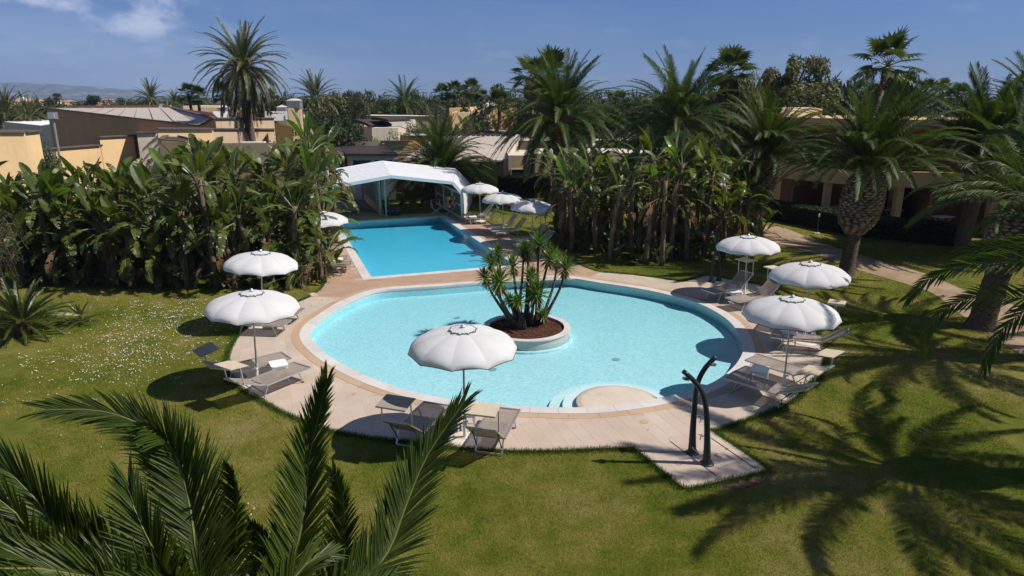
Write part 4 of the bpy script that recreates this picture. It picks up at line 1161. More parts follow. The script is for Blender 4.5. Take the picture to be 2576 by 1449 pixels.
for s_i in range(1, 5):
    for k in range(NB):
        d0, d1 = k * D / NB, (k + 1) * D / NB - 0.035
        qs = [pp_(s_i, d0), pp_(s_i + 1, d0), pp_(s_i + 1, d1), pp_(s_i, d1)]
        up_ = (qs[1] - qs[0]).cross(qs[2] - qs[0]).normalized(); up_ = up_ if up_.z > 0 else -up_
        qs = [q + up_ * (0.035 + (0.012 if m_ < 2 else 0.0)) for m_, q in enumerate(qs)]      # lapped like shingles
        slab_(qs, 0.02, "roof_board", M['white_paint'])
    qs = [pp_(s_i, 0), pp_(s_i + 1, 0), pp_(s_i + 1, D), pp_(s_i, D)]; slab_(qs, 0.02, "roof_lining", M['white_paint'])
for s_i in (0, 5):
    for k in range(10):
        d0, d1 = k * D / 10, (k + 0.94) * D / 10
        o_ = U.to_3d() * (0.06 if s_i else -0.06)
        slab_([pp_(s_i, d0) + o_, pp_(s_i + 1, d0) + o_, pp_(s_i + 1, d1) + o_, pp_(s_i, d1) + o_], 0.03, "side_board", M['white_paint'])
for d in (0.0, D * 0.5, D):
    mb = MB()
    for i in range(6): mb.bar(rel(pp_(i, d)), rel(pp_(i + 1, d)), 0.10, 0.14)
    obj("arch_frame", mb.mesh("arch_frame", M['white_paint']), er)
mb = MB()
for i in range(1, 5): mb.bar(rel(prof[i] - Vd * 0.06), rel(prof[i + 1] - Vd * 0.06), 0.05, 0.17)
obj("fascia", mb.mesh("fascia", simple("pale_blue_edge", (0.55, 0.68, 0.74), 0.4, 0, 0.03)), er)
# side walls (both), glazed with yellowed sheets between white rails
for side, (foot, elb) in ((1, (Fb, Fe)), (-1, (prof[0], prof[1]))):
    for k in range(3):
        d0, d1 = k * D / 3 + 0.06, (k + 1) * D / 3 - 0.06
        h = elb.z - foot.z - 0.05
        for (z0, z1) in ((0.12, h * 0.52), (h * 0.56, h - 0.05)):
            mb = MB(); q0 = foot + Vd * d0; q1 = foot + Vd * d1
            e0 = elb - foot; t0, t1 = z0 / (elb.z - foot.z), z1 / (elb.z - foot.z)
            vs = [rel(q0 + e0 * t0), rel(q1 + e0 * t0), rel(q1 + e0 * t1), rel(q0 + e0 * t1)]
            o2 = U.to_3d() * 0.02
            mb.add(vs + [v + o2 for v in vs], [(0, 1, 2, 3), (7, 6, 5, 4), (0, 4, 5, 1), (1, 5, 6, 2), (2, 6, 7, 3), (3, 7, 4, 0)])
            obj("side_pane", mb.mesh("side_pane", M['poly']), er)
        mb = MB()
        for z in (0.05, h * 0.54, h): 
            t0 = z / (elb.z - foot.z); mb.bar(rel(foot + Vd * d0 + (elb - foot) * t0), rel(foot + Vd * d1 + (elb - foot) * t0), 0.09, 0.08)
        mb.bar(rel(foot + Vd * (d1 + 0.06)), rel(elb + Vd * (d1 + 0.06)), 0.10, 0.10)
        obj("side_rail", mb.mesh("side_rail", M['white_paint']), er)
# ---------------------------------------------------------------- glazed link corridor left of the enclosure
ga = G(968, 545); gr_ = empty("glazed_corridor", (ga.x, ga.y, 0.03), 0, "row of tall glazed doors on a low plinth leading back from the far pool end", "glass wall")
goff = Vector((ga.x, ga.y, 0.03)); GH = 2.15; GL = 7.4; n_p = 10
mb = MB(); a = Vector((0, 0, 0)); 
pl_ = [Vector((0, 0)) , Vector((-0.18, 0)) ]
mb = MB(); q = [Vector((0, 0)) + V * 0.3, V * GL, V * GL - U * 0.22, V * 0.3 - U * 0.22]; mb.prism([tuple(v) for v in q], 0.0, 0.42); mb.build("plinth", M['pale'], gr_)
for k in range(n_p):
    d0, d1 = 0.35 + k * (GL - 0.35) / n_p, 0.35 + (k + 1) * (GL - 0.35) / n_p
    p0, p1 = Vd * d0 - U.to_3d() * (0.10 + 0.05 * (k % 2)), Vd * (d1 - 0.04) - U.to_3d() * (0.10 + 0.05 * (k % 2))
    z0 = 0.42
    mb = MB()
    for (c_, e_) in ((p0, p0 + Vector((0, 0, GH - z0))), (p1, p1 + Vector((0, 0, GH - z0)))): mb.bar(c_ + Vector((0, 0, z0)), e_ + Vector((0, 0, z0)), 0.07)
    for z in (z0, 1.25, GH): mb.bar(p0 + Vector((0, 0, z)), p1 + Vector((0, 0, z)), 0.06)
    fo = mb.build("door_frame", M['mint'], gr_)
    g_ = MB(); g_.add([p0 + Vector((0, 0, z0)), p1 + Vector((0, 0, z0)), p1 + Vector((0, 0, GH)), p0 + Vector((0, 0, GH))], [(0, 1, 2, 3)]); g_.build("pane", M['glass'], fo)
# the open end leaf
mb = MB(); e0 = Vector((0.05, -0.25, 0)); e1 = e0 + Vector((0.30, 0.25, 0)) 
a, b_ = Vector((-0.25, 0.2, 0)), Vector((0.12, -0.12, 0))
for c_ in (a, b_): mb.bar(c_, c_ + Vector((0, 0, GH)), 0.08)
for z in (0.05, 1.0, GH): mb.bar(a + Vector((0, 0, z)), b_ + Vector((0, 0, z)), 0.06)
fo = mb.build("open_leaf", M['mint'], gr_)
g_ = MB(); g_.add([a, b_, b_ + Vector((0, 0, GH)), a + Vector((0, 0, GH))], [(0, 1, 2, 3)]); g_.build("pane", M['glass'], fo)
# end frame of the corridor and side posts on its left
lw = 2.3
q1 = Vd * (GL - 0.4); mb = MB()
for k in (0.3, 1.25, lw): mb.bar(q1 - U.to_3d() * k, q1 - U.to_3d() * k + Vector((0, 0, GH)), 0.12)
mb.bar(q1 - U.to_3d() * 0.3 + Vector((0, 0, GH)), q1 - U.to_3d() * lw + Vector((0, 0, GH)), 0.14)
mb.bar(q1 - U.to_3d() * 1.25 + Vector((0, 0, 1.35)), q1 - U.to_3d() * lw + Vector((0, 0, 1.35)), 0.08)
mb.build("end_frame", M['mint'], gr_)
# dark boarded floor strips of the corridor
fl = empty("corridor_floor", (ga.x, ga.y, 0)); tag(fl, kind='structure')
mb = MB(); q = [V * 1.6 - U * 0.25, V * 9 - U * 0.25, V * 9 - U * 3.2, V * 1.6 - U * 3.2]; mb.prism([tuple(v) for v in q], 0.0, 0.036); mb.build("floor_base", simple("slate_floor", (0.055, 0.062, 0.075), 0.5), fl)
for k in range(16):
    a = 1.65 + k * 0.45; mb = MB(); q = [V * a - U * 0.27, V * (a + 0.41) - U * 0.27, V * (a + 0.41) - U * 3.18, V * a - U * 3.18]; mb.prism([tuple(v) for v in q], 0.036, 0.048, bottom=False); mb.build("floor_plank", simple("grey_plank", (0.12, 0.13, 0.15), 0.55) if k == 0 else bpy.data.materials["grey_plank"], fl)
# low planter wall left of the corridor
a = G(862, 533); w = MB(); w.box((0, 0, 0.30), (1.6, 0.25, 0.6), 0.35); o_ = w.build("low_wall", M['pale'], None, (a.x, a.y, 0)); tag(o_, "short low rendered wall half hidden by leaves left of the corridor", "wall")
# ---------------------------------------------------------------- buildings
def block(parent, top, wallmat, roofmat=None, cap=None, name="wall", roofname="roof", base=0.0, overhang=0.0, slab=0.0):
    """walls below a (possibly sloping) top polygon given as world points; optional dark coping strip along its edges"""
    pts = [Vector(p) for p in top]
    if area2(pts) < 0: pts = pts[::-1]
    n = len(pts); mb = MB()
    vs = [(p.x, p.y, base) for p in pts] + [tuple(p) for p in pts]
    mb.add(vs, [(i, (i + 1) % n, n + (i + 1) % n, n + i) for i in range(n)])
    w = mb.build(name, wallmat, parent)
    mb = MB(); t = 0.05
    cc = sum(pts, Vector((0, 0, 0))) / n
    oo = [p + (p - cc).normalized() * overhang for p in pts]
    inset = -0.012 if not overhang else 0.0
    vs = [(p.x, p.y, p.z + inset) for p in oo] + [(p.x, p.y, p.z + inset - 0.05 - slab) for p in oo]
    mb.add(vs, [tuple(range(n))] + ([(n + i, n + (i + 1) % n, (i + 1) % n, i) for i in range(n)] if overhang or slab else []))
    r = mb.build(roofname, roofmat or wallmat, parent)
    if cap:
        for i in range(n):
            a, b = pts[i], pts[(i + 1) % n]
            if (b - a).length < 0.15: continue
            mb = MB(); mb.bar(a + Vector((0, 0, 0.03)), b + Vector((0, 0, 0.03)), 0.28, 0.07); mb.build("coping", cap, r)
    return w
def bldg(label, name="building", group=None):
    e = empty(name, (0, 0, 0)); tag(e, label, "building", group); return e
def W(l): return [P(*p) for p in l]
def quadtop(a, b, depth, z=None, dirn=V):
    """roof polygon from the front edge a-b (pixel,pixel,Y) going back by depth"""
    p, q = P(*a), P(*b); d = dirn.to_3d() * depth
    return [p, q, q + d, p + d]
def window(parent, wall_a, wall_b, t0, t1, z0, z1, frame=M['white_paint'], glass=M['window_dark'], name="window", mull=1, out=0.0):
    """window set on the wall from a to b (xy), fractions t0..t1"""
    a, b = Vector((wall_a[0], wall_a[1], 0)), Vector((wall_b[0], wall_b[1], 0)); n = Vector(((b - a).y, -(b - a).x, 0)).normalized()
    if n.y > 0: n = -n
    p, q = a + (b - a) * t0 + n * (0.03 + out), a + (b - a) * t1 + n * (0.03 + out)
    f = MB()
    for c in (p, q): f.bar(c + Vector((0, 0, z0)), c + Vector((0, 0, z1)), 0.07)
    for z in (z0, z1): f.bar(p + Vector((0, 0, z)), q + Vector((0, 0, z)), 0.07)
    for k in range(1, mull): c = p + (q - p) * k / mull; f.bar(c + Vector((0, 0, z0)), c + Vector((0, 0, z1)), 0.05)
    fo = f.build(name, frame, parent)
    g = MB(); o = n * -0.015
    g.add([p + o + Vector((0, 0, z0)), q + o + Vector((0, 0, z0)), q + o + Vector((0, 0, z1)), p + o + Vector((0, 0, z1))], [(0, 1, 2, 3)]); g.build("pane", glass, fo)
    return fo
V3 = V.to_3d(); U3 = U.to_3d()
BD = Vector((-0.25, 0.97, 0))
# far left yellow block
b = bldg("sunlit orange yellow block cut by the left edge of the photo, behind the grove")
p, q = P(-160, 333, 34.5), P(62, 333.5, 37.5); block(b, [p, q, q + Vector((-0.3, 1.6, 0)), p + Vector((-0.3, 1.6, 0))], M['yellow'], M['pale'], M['cap'])
# long low yellow wall building stepping up to the right
b = bldg("long low yellow building whose roofline steps up in front of the brown hall")
p, q = P(67, 380, 44.5), P(251, 366, 49); block(b, [p, q, q + BD * 0.8, p + BD * 0.8], M['yellow'], M['pale'], M['cap'])
p, q = P(250, 346, 49.1), P(334, 342, 51.5); block(b, [p, q, q + BD * 0.8, p + BD * 0.8], M['yellow'], M['pale'], M['cap'])
p, q = P(344, 335, 46), P(395, 333, 46.6); block(b, [p, q, q + BD * 0.8, p + BD * 0.8], M['pale'], M['pale'], M['cap'])
p, q = P(396, 325, 40.6), P(536, 325.5, 42.9); block(b, [p, q, q + BD * 0.8, p + BD * 0.8], M['yellow'], M['pale'], M['cap'])
pp = [P(404, 352, 40), P(520, 361, 40), P(500, 356, 41.5), P(425, 336, 41.5)]
e_ = bldg("low lean-to with a dark sloping roof among the yellow walls left of the date palm"); block(e_, pp, M['yellow'], M['roofdark'], M['cap'])
# brown hall with the big grey roof
b = bldg("large brown hall with a wide pale grey sloping roof behind the yellow walls", "hall")
A_, B_, C_, D_, E_ = P(118, 272.5, 66), P(503, 317, 44.5), P(541, 298, 43.6), P(430, 270, 74), P(185, 271.5, 76)
block(b, [A_, B_, C_, D_, E_], M['brownwall'], M['roofgrey'], M['cap'])
window(b, A_, B_, 0.36, 0.42, 1.2, 2.35, M['darkwood'], M['window_dark'])
mb = MB(); mb.bar(E_ + Vector((0, 0, 0.1)), D_ + Vector((0, 0, 0.1)), 0.3, 0.28); mb.build("ridge_beam", M['terracotta'], b)
for k in range(1, 9):
    mb = MB(); t = k / 9; p, q = A_.lerp(B_, t), E_.lerp(D_, t); mb.bar(p.lerp(q, 0.02) + Vector((0, 0, 0.015)), p.lerp(q, 0.98) + Vector((0, 0, 0.015)), 0.06, 0.03); mb.build("roof_seam", M['roofgrey'], b)
b = bldg("dark maroon sheet roof rising beside the brown hall's grey roof", "maroon_roof"); pp = [P(415, 268.5, 76), P(503, 285, 62), P(549, 297, 54), P(533, 283, 62)]; block(b, pp, M['brownwall'], M['maroon'])
# beige block right of the hall
b = bldg("long beige block with a flat parapet behind the tall date palm's trunk")
block(b, [P(541.5, 298.2, 43.7), P(689, 297.5, 56), P(689, 297.5, 57.5), P(541.5, 298, 45.5)], M['beige'], M['pale'], M['cap'])
block(b, [P(537, 325, 43.0), P(690, 326, 54.6), P(690, 325, 55.6), P(537, 324.5, 43.6)], M['beige'], M['pale'], M['cap'])
block(b, [P(691, 309, 50), P(735, 318, 50), P(735, 318, 53), P(691, 309, 53)], M['ochre'], M['pale'])
# chimney block
b = bldg("square tan chimney tower topped by a grey louvred cap", "chimney_tower")
p = P(723, 313, 58); c0, c1 = P(724, 272, 58), P(755, 272, 58.6); dd = Vector((-0.2, 1.2, 0))
block(b, [c0, c1, c1 + dd, c0 + dd], M['beige'], M['pale'])
z = c0.z; cc = (c0 + c1 + c1 + dd + c0 + dd) / 4; wd = (c1 - c0).length
mb = MB(); mb.box((cc.x, cc.y, z + 0.30), (wd * 1.02, 1.2, 0.58), 0.1); mb.build("louvre_box", M['alu'], b)
for k in range(5):
    mb = MB(); mb.box((cc.x, cc.y, z + 0.08 + k * 0.11), (wd * 1.06, 1.26, 0.03), 0.1); mb.build("louvre", M['galv'], b)
mb = MB(); mb.lathe([(wd * 0.78, 0), (wd * 0.3, 0.14), (0, 0.17)], 4, (0, 0, 0), caps=False); mb.build("cap_lid", M['pale'], b, (cc.x, cc.y, z + 0.60), (0, 0, 0.885))
# white banner walls with vents
for i, (x0, x1, y0, y1, Y, lab) in enumerate(((536, 579, 280, 296, 66, "white banner hoarding left of the date palm, below a metal vent"), (665, 725, 280, 296, 64, "white banner hoarding with faint red lettering between the date palm and the chimney tower"))):
    b = empty("hoarding", (0, 0, 0)); tag(b, lab, "hoarding")
    a_, c_, e_ = P(x0, y0, Y), P(x1, y0, Y + 0.8), P(x0, y1 + 8, Y)
    mb = MB(); n_ = Vector((0, 0.12, 0)); vs = [Vector((a_.x, a_.y, e_.z)), Vector((c_.x, c_.y, e_.z)), c_, a_]; mb.add(vs + [v + n_ for v in vs], [(0, 1, 2, 3), (7, 6, 5, 4), (3, 2, 6, 7), (0, 4, 5, 1), (1, 5, 6, 2), (0, 3, 7, 4)]); mb.build("panel", M['banner'], b)
    for px in (x0 + 2, (x0 + x1) / 2, x1 - 2):
        g = P(px, y0, Y + 0.5); mb = MB(); mb.bar((g.x, g.y + 0.12, 0), (g.x, g.y + 0.12, g.z), 0.08); mb.build("post", M['galv'], b)
    if i == 1:   # the faint red emblem and the illegible line of print
        mb = MB(); q = P(682, 284.5, Y - 0.06); mb.lathe([(0.14, 0), (0.14, 0.02), (0, 0.02)], 14, caps=False); mb.build("emblem", M['red'], b, q, (math.pi / 2, 0, 0))
        for k, (xx, w_) in enumerate(((686, 3.5), (691, 5), (697, 4))):
            q = P(xx, 285, Y - 0.06); mb = MB(); mb.box((q.x, q.y, q.z), (w_ * 0.030, 0.02, 0.10)); mb.build("print_line", M['red'], b)
        for k, (xx, w_) in enumerate(((704, 4), (710, 5), (717, 3.5))):
            q = P(xx, 284.6, Y + 0.2); mb = MB(); mb.box((q.x, q.y - 0.3, q.z), (w_ * 0.030, 0.02, 0.08)); mb.build("print_line", M['galv'], b)
    v = empty("roof_vent", (0, 0, 0)); tag(v, ("grey metal roof vent above the left hoarding", "grey metal roof vent above the right hoarding, beside the chimney tower")[i], "vent")
    vx = (552, 575) if i == 0 else (700, 722); a_, c_ = P(vx[0], 281, Y + 3), P(vx[1], 281, Y + 3); w_ = (c_ - a_).length; cm = (a_ + c_) / 2
    mb = MB(); mb.box((cm.x, cm.y, a_.z - 1.5 + 0.2), (w_, w_, 3.4)); mb.build("housing", M['alu'], v)
    mb = MB(); mb.lathe([(w_ * 0.78, 0), (0, 0.22)], 4, caps=False); mb.build("lid", M['pale'], v, (cm.x, cm.y, a_.z + 0.42), (0, 0, 0.785))
# lattice railing near the shrub
b = empty("lattice_screen", (0, 0, 0)); tag(b, "dark lattice screen above the dry shrub, below the chimney tower", "screen")
for k in range(9):
    a_ = P(700 + k * 6, 322, 52); mb = MB(); mb.bar((a_.x, a_.y, a_.z), (a_.x, a_.y, a_.z - 0.55), 0.07); mb.build("upright", M['darkwood'], b)
for y in (322, 328, 334, 340):
    a_, c_ = P(698, y, 52), P(752, y, 52); mb = MB(); mb.bar(a_, c_, 0.06); mb.build("rail", M['darkwood'], b)
# wide low block behind the pool houses
b = bldg("very long low beige block with a pale parapet line running behind the pool house roofs")
block(b, [P(400, 363, 39.2), P(470, 361, 39.4), P(707, 359, 40.2), P(707, 359, 41), P(400, 363, 40)], M['greige'], M['pale'])
block(b, [P(712, 358.5, 50.6), P(960, 355, 51.5), P(960, 355, 53), P(712, 358, 53)], M['beige'], M['pale'])
block(b, [P(966, 356, 51), P(1030, 355.5, 51.3), P(1030, 355.5, 56), P(966, 356, 56)], M['beige'], M['pale'], M['cap'])
mb = MB(); g = P(709, 362, 50.7); mb.box((g.x, g.y, g.z - 0.2), (0.35, 0.4, 0.9)); mb.build("downpipe_box", M['cap'], b)
# pool bar: dark shingle roof, white windows
b = bldg("pool bar with a dark shingle roof and white framed windows behind the white enclosure", "pool_bar")
r_ = [P(868, 386, 45.5), P(1001, 386.5, 45.8), P(969, 366, 49.5), P(855, 367.5, 49.5)]
block(b, [Vector((p.x, p.y, min(q.z for q in r_) - 0.15)) for p in [P(880, 388, 46.2), P(992, 388, 46.4), P(985, 380, 49.2), P(872, 380, 49.2)]], M['white_paint'], M['pale'])
mb = MB(); mb.add([*r_, *[p - Vector((0, 0, 0.18)) for p in r_]], [(0, 1, 2, 3), (7, 6, 5, 4), (0, 4, 5, 1), (1, 5, 6, 2), (2, 6, 7, 3), (3, 7, 4, 0)]); ro = mb.build("roof", M['roofdark'], b)
for k in range(1, 7):
    t = k / 7; p, q = r_[0].lerp(r_[3], t), r_[1].lerp(r_[2], t); mb = MB(); mb.bar(p + Vector((0, 0, 0.01)), q + Vector((0, 0, 0.01)), 0.02, 0.03); mb.build("shingle_course", M['roofdark'], ro)
fa, fb = P(880, 388, 46.2), P(992, 388, 46.4)
window(b, fa, fb, 0.05, 0.48, 1.5, fa.z - 0.35, M['white_paint'], M['window_dark']); window(b, fa, fb, 0.54, 0.96, 1.5, fa.z - 0.35, M['white_paint'], M['window_dark'])
# long dark canopy roof and open pergola left of the bar
b = bldg("dark flat canopy roof with an open slatted pergola, behind the banana leaves", "pergola")
r_ = [P(742, 392, 45), P(866, 387, 45.5), P(856, 368, 49.5), P(745, 370, 49)]
mb = MB(); mb.add([*r_, *[p - Vector((0, 0, 0.22)) for p in r_]], [(0, 1, 2, 3), (7, 6, 5, 4), (0, 4, 5, 1), (1, 5, 6, 2), (2, 6, 7, 3), (3, 7, 4, 0)]); mb.build("canopy_roof", M['roofdark'], b)
for k in range(7):
    t = k / 7; mb = MB(); p, q = P(688 + 3 * t, 394, 44.6).lerp(P(700, 371, 49), t), r_[0].lerp(r_[3], t) ; mb.bar(p, q, 0.14, 0.12); mb.build("slat", M['darkwood'], b)
for px, Y in ((692, 44.8), (745, 45.0), (800, 45.2), (862, 45.4)):
    g = P(px, 393, Y); mb = MB(); mb.bar((g.x, g.y, 0), (g.x, g.y, g.z - 0.1), 0.14); mb.build("post", M['darkwood'], b)
g = P(700, 412, 44.2); ac = empty("air_conditioner", (0, 0, 0)); tag(ac, "white air conditioning unit on the roof behind the banana leaves", "air conditioner")
g = P(640, 376, 41.0)
mb = MB(); mb.box((g.x, g.y, g.z), (1.3, 0.5, 0.9), 0.1); mb.build("housing", M['white_plastic'], ac)
mb = MB(); mb.lathe([(0.33, 0), (0.33, 0.03), (0.1, 0.05), (0, 0.05)], 20, caps=False); mb.build("fan_grille", M['galv'], ac, (g.x - 0.2, g.y - 0.26, g.z), (math.pi / 2, 0, 0))
# grey ribbed roof building
b = bldg("building with a grey standing-seam roof and a white gable parapet behind the short palm", "ribbed_roof_house")
r_ = [P(1010, 404, 50), P(1264, 403, 50.5), P(1297, 342, 58), P(1100, 341, 58)]
mb = MB(); mb.add([*r_, *[p - Vector((0, 0, 0.12)) for p in r_]], [(0, 1, 2, 3), (7, 6, 5, 4), (0, 4, 5, 1), (1, 5, 6, 2), (2, 6, 7, 3), (3, 7, 4, 0)]); ro = mb.build("roof", M['roofgrey'], b)
for k in range(1, 16):
    t = k / 16; p, q = r_[0].lerp(r_[1], t), r_[3].lerp(r_[2], t); mb = MB(); mb.bar(p + Vector((0, 0, 0.03)), q + Vector((0, 0, 0.03)), 0.06, 0.08); mb.build("roof_seam", M['roofgrey'], ro)
mb = MB(); mb.bar(r_[2] + Vector((0, 0, 0.06)), r_[3] + Vector((0, 0, 0.06)), 0.3, 0.16); mb.build("ridge_cap", M['cap'], b)
w0, w1 = P(1060, 406, 51.2), P(1266, 405, 51.2); zt = w1.z - 0.15
block(b, [Vector((w0.x, w0.y, zt)), Vector((w1.x, w1.y, zt)), Vector((w1.x - 1, w1.y + 5, zt)), Vector((w0.x - 1, w0.y + 5, zt))], M['beige'], M['pale'])
ga_, gb_, gc_ = P(1266, 402, 50.4), P(1298, 339, 58.2), P(1308, 339, 58.4)
mb = MB(); dd = Vector((0.35, 0.0, 0))
g0, g1 = ga_ + Vector((0, 0, 0.05)), gb_ + Vector((0, 0, 0.02))
vs = [Vector((g0.x, g0.y, 0)), Vector((g1.x, g1.y, 0)), g1, g0]; vs2 = [v + dd for v in vs]
mb.add(vs + vs2, [(0, 1, 2, 3), (7, 6, 5, 4), (0, 4, 5, 1), (1, 5, 6, 2), (2, 6, 7, 3), (3, 7, 4, 0)]); mb.build("gable_wall", M['pale'], b)
# lower blocks right of it
b = bldg("weathered beige annex with a small dark window right of the grey ribbed roof")
p, q = P(1279, 391, 49.4), P(1344, 391, 49.8); block(b, [p, q, q + Vector((-0.3, 5.5, 0)), p + Vector((-0.3, 5.5, 0))], M['greige'], M['pale'])
window(b, p, q, 0.10, 0.60, 0.9, 1.75, M['yellow'], M['window_dark'], mull=1)
p, q = P(1345, 386, 49.5), P(1640, 384, 51); block(b, [p, q, q + Vector((-0.3, 5, 0)), p + Vector((-0.3, 5, 0))], M['greige'], M['pale'])
mb = MB(); g = P(1344.5, 390, 49.4); mb.bar((g.x, g.y - 0.05, 0.2), (g.x, g.y - 0.05, g.z), 0.09); mb.build("downpipe", M['cap'], b)
b = bldg("long beige upper storey behind the central palms, with a dark roof edge")
p, q = P(1308, 356, 57), P(1480, 356, 58); block(b, [p, q, q + Vector((0, 6, 0)), p + Vector((0, 6, 0))], M['beige'], M['roofgrey'], M['cap'])
p, q = P(1480.5, 356, 58.1), P(1660, 353, 59); block(b, [p, q, q + Vector((0, 6, 0)), p + Vector((0, 6, 0))], M['beige'], M['roofgrey'], M['cap'])
# middle distance roofs between the trees
b = bldg("low brown walled block with a dark coping behind the short palm's crown")
p, q = P(1010, 343, 62), P(1150, 341, 64); block(b, [p, q, q + Vector((0, 6, 0)), p + Vector((0, 6, 0))], M['ochre'], M['roofgrey'], M['cap'])
p, q = P(1205, 330, 66), P(1300, 337, 63); block(b, [p, q, q + Vector((0, 6, 0)), p + Vector((0, 6, 0))], M['ochre'], M['roofgrey'], M['cap'])
b = bldg("low pale roofs with a dark curved canopy left of the grey green bushes")
p, q = P(895, 292, 78), P(1090, 294, 80); block(b, [p, q, q + Vector((0, 8, 0)), p + Vector((0, 8, 0))], M['beige'], M['pale'], M['cap'])
block(b, [P(915, 318, 66), P(1002, 322, 64), P(1045, 300, 73), P(925, 299, 74)], M['pale'], M['roofgrey'])
for (x0, y0, x1, y1) in ((915, 303, 958, 316), (962, 297, 1004, 303)):
    mb = MB(); pts = [P(x0 + (x1 - x0) * t, y0 + (y1 - y0) * t * t, 64 - 1 * t) for t in (0, 0.25, 0.5, 0.75, 1)]
    for i in range(4): mb.bar(pts[i], pts[i + 1], 3.0, 0.22)
    mb.build("curved_canopy", M['roofdark'], b)
b = bldg("small white flat roof box above the bright green hedge")
p, q = P(935, 322, 60), P(1001, 321, 61); block(b, [p, q, q + Vector((0, 3, 0)), p + Vector((0, 3, 0))], M['pale'], M['pale'])
b = bldg("yellow houses with flat roofs among the fan palms in the far centre", "yellow_house")
for x0, x1, y, Y, m_ in ((1130, 1175, 272, 92, 'ochre'), (1172, 1212, 270, 90, 'yellow'), (1212, 1300, 271, 88, 'ochre'), (1205, 1260, 263, 96, 'beige'), (1135, 1230, 283, 84, 'yellow')):
    p, q = P(x0, y, Y), P(x1, y, Y + 2); block(b, [p, q, q + Vector((0, 7, 0)), p + Vector((0, 7, 0))], M[m_], M['pale'])
p, q = P(1172, 270, 90), P(1212, 270, 92); window(b, p, q, 0.35, 0.62, 4.0, 5.0, M['yellow'], M['window_dark'])
dish = empty("satellite_dish", P(1233, 264, 93), 0, "round white satellite dish on the far yellow house", "satellite dish")
mb = MB(); mb.lathe([(0.0, 0.0), (0.35, 0.03), (0.58, 0.12)], 20, caps=False); mb.build("dish", M['white_plastic'], dish, None, (math.radians(75), 0, 0.3)); mb = MB(); mb.bar((0, 0.15, -1.2), (0, 0.1, 0), 0.08); mb.build("stand", M['galv'], dish)
b = bldg("far pale houses with low roofs seen between the fan palms and the date palm")
for x0, x1, y, Y, m_ in ((460, 505, 266, 100, 'beige'), (505, 560, 270, 95, 'greige'), (745, 800, 272, 110, 'beige'), (670, 715, 276, 100, 'ochre')):
    p, q = P(x0, y, Y), P(x1, y, Y + 2); block(b, [p, q, q + Vector((0, 7, 0)), p + Vector((0, 7, 0))], M[m_], M['pale'])
# white tent roofs, far left
b = bldg("white sheet roofs far left beyond the olive shrubs"); block(b, [P(8, 306, 78), P(128, 318, 66), P(180, 306, 76), P(90, 300, 84)], M['pale'], M['banner']); block(b, [P(128, 318, 68), P(185, 312, 70), P(185, 306, 80), P(140, 304, 80)], M['greige'], M['pale'])
p, q = P(98, 300, 84), P(185, 290, 82); block(b, [p, q, q + Vector((0, 4, 0)), p + Vector((0, 4, 0))], M['greige'], M['pale'])
# village houses
vh = ((2, 34, 250, 256, 240, 'terracotta'), (30, 52, 246, 252, 260, 'yellow'), (52, 82, 256, 262, 220, 'terracotta'), (62, 84, 250, 255, 250, 'pale'), (216, 235, 257, 261, 300, 'yellow'), (124, 133, 249, 254, 320, 'pale'), (155, 162, 252, 256, 320, 'pale'), (12, 40, 262, 266, 200, 'pale'), (255, 262, 247, 252, 340, 'pale'))
for i, (x0, x1, y0, y1, Y, m_) in enumerate(vh):
    b = bldg("tiny tile roofed village house far off on the left below the mountain", "village_house", "distant village houses"); 
    p, q = P(x0, y1, Y), P(x1, y1, Y); zt = P(x0, y0, Y).z; dp = 9
    w = MB(); w.add([(p.x, p.y, 0), (q.x, q.y, 0), (q.x, q.y, p.z), (p.x, p.y, p.z), (p.x, p.y + dp, 0), (q.x, q.y + dp, 0), (q.x, q.y + dp, p.z), (p.x, p.y + dp, p.z)], [(0, 1, 2, 3), (1, 5, 6, 2), (4, 0, 3, 7), (5, 4, 7, 6)]); w.build("wall", M['pale'] if i % 2 else M['beige'], b)
    r = MB(); mx, ix = (p.x + q.x) / 2, (q.x - p.x) * 0.2
    r.add([(p.x - .3, p.y - .3, p.z), (q.x + .3, q.y - .3, p.z), (q.x + .3, q.y + dp, p.z), (p.x - .3, p.y + dp, p.z), (p.x + ix, p.y + dp / 2, zt), (q.x - ix, p.y + dp / 2, zt)], [(0, 1, 5, 4), (1, 2, 5), (2, 3, 4, 5), (3, 0, 4)]); r.build("roof", M['terracotta'], b)
# masts, lamps and aerials
def mast(px, ytop, ybot, Y, label, cat, r=0.06, name="mast"):
    t, b_ = P(px[1], ytop, Y), P(px[0], ybot, Y); e = empty(name, (b_.x, b_.y, 0), 0, label, cat)
    mb = MB(); mb.tube([(0, 0, 0), (t.x - b_.x, 0, t.z)], r, 8); mb.build("pole", M['galv'], e); return e, Vector((t.x - b_.x, 0, t.z))
e, t = mast((145, 134), 300, 372, 44, "tall grey lamp post with a square head before the brown hall", "street lamp", 0.07, "street_lamp")
mb = MB(); mb.box((t.x, t.y, t.z + 0.22), (0.48, 0.3, 0.42)); mb.build("lamp_head", M['alu'], e)
mb = MB(); mb.box((t.x, t.y - 0.16, t.z + 0.22), (0.40, 0.02, 0.34)); mb.build("lens", M['banner'], e)
e, t = mast((62, 59), 252, 302, 80, "thin mast with a white drum aerial far left", "mast", 0.07)
mb = MB(); mb.smooth = True; mb.lathe([(0, -0.36), (0.27, -0.26), (0.36, 0), (0.27, 0.26), (0, 0.36)], 16, caps=False); mb.build("drum", M['white_plastic'], e, t)
e, t = mast((548, 548), 186, 215, 110, "mobile phone mast with panel aerials left of the date palm's crown", "mast", 0.12, "phone_mast")
for k in range(3):
    mb = MB(); mb.box((t.x + (k - 1) * 0.7, 0, t.z - 0.9 + 0.2 * k), (0.25, 0.2, 1.3)); mb.build("panel_aerial", M['galv'], e)
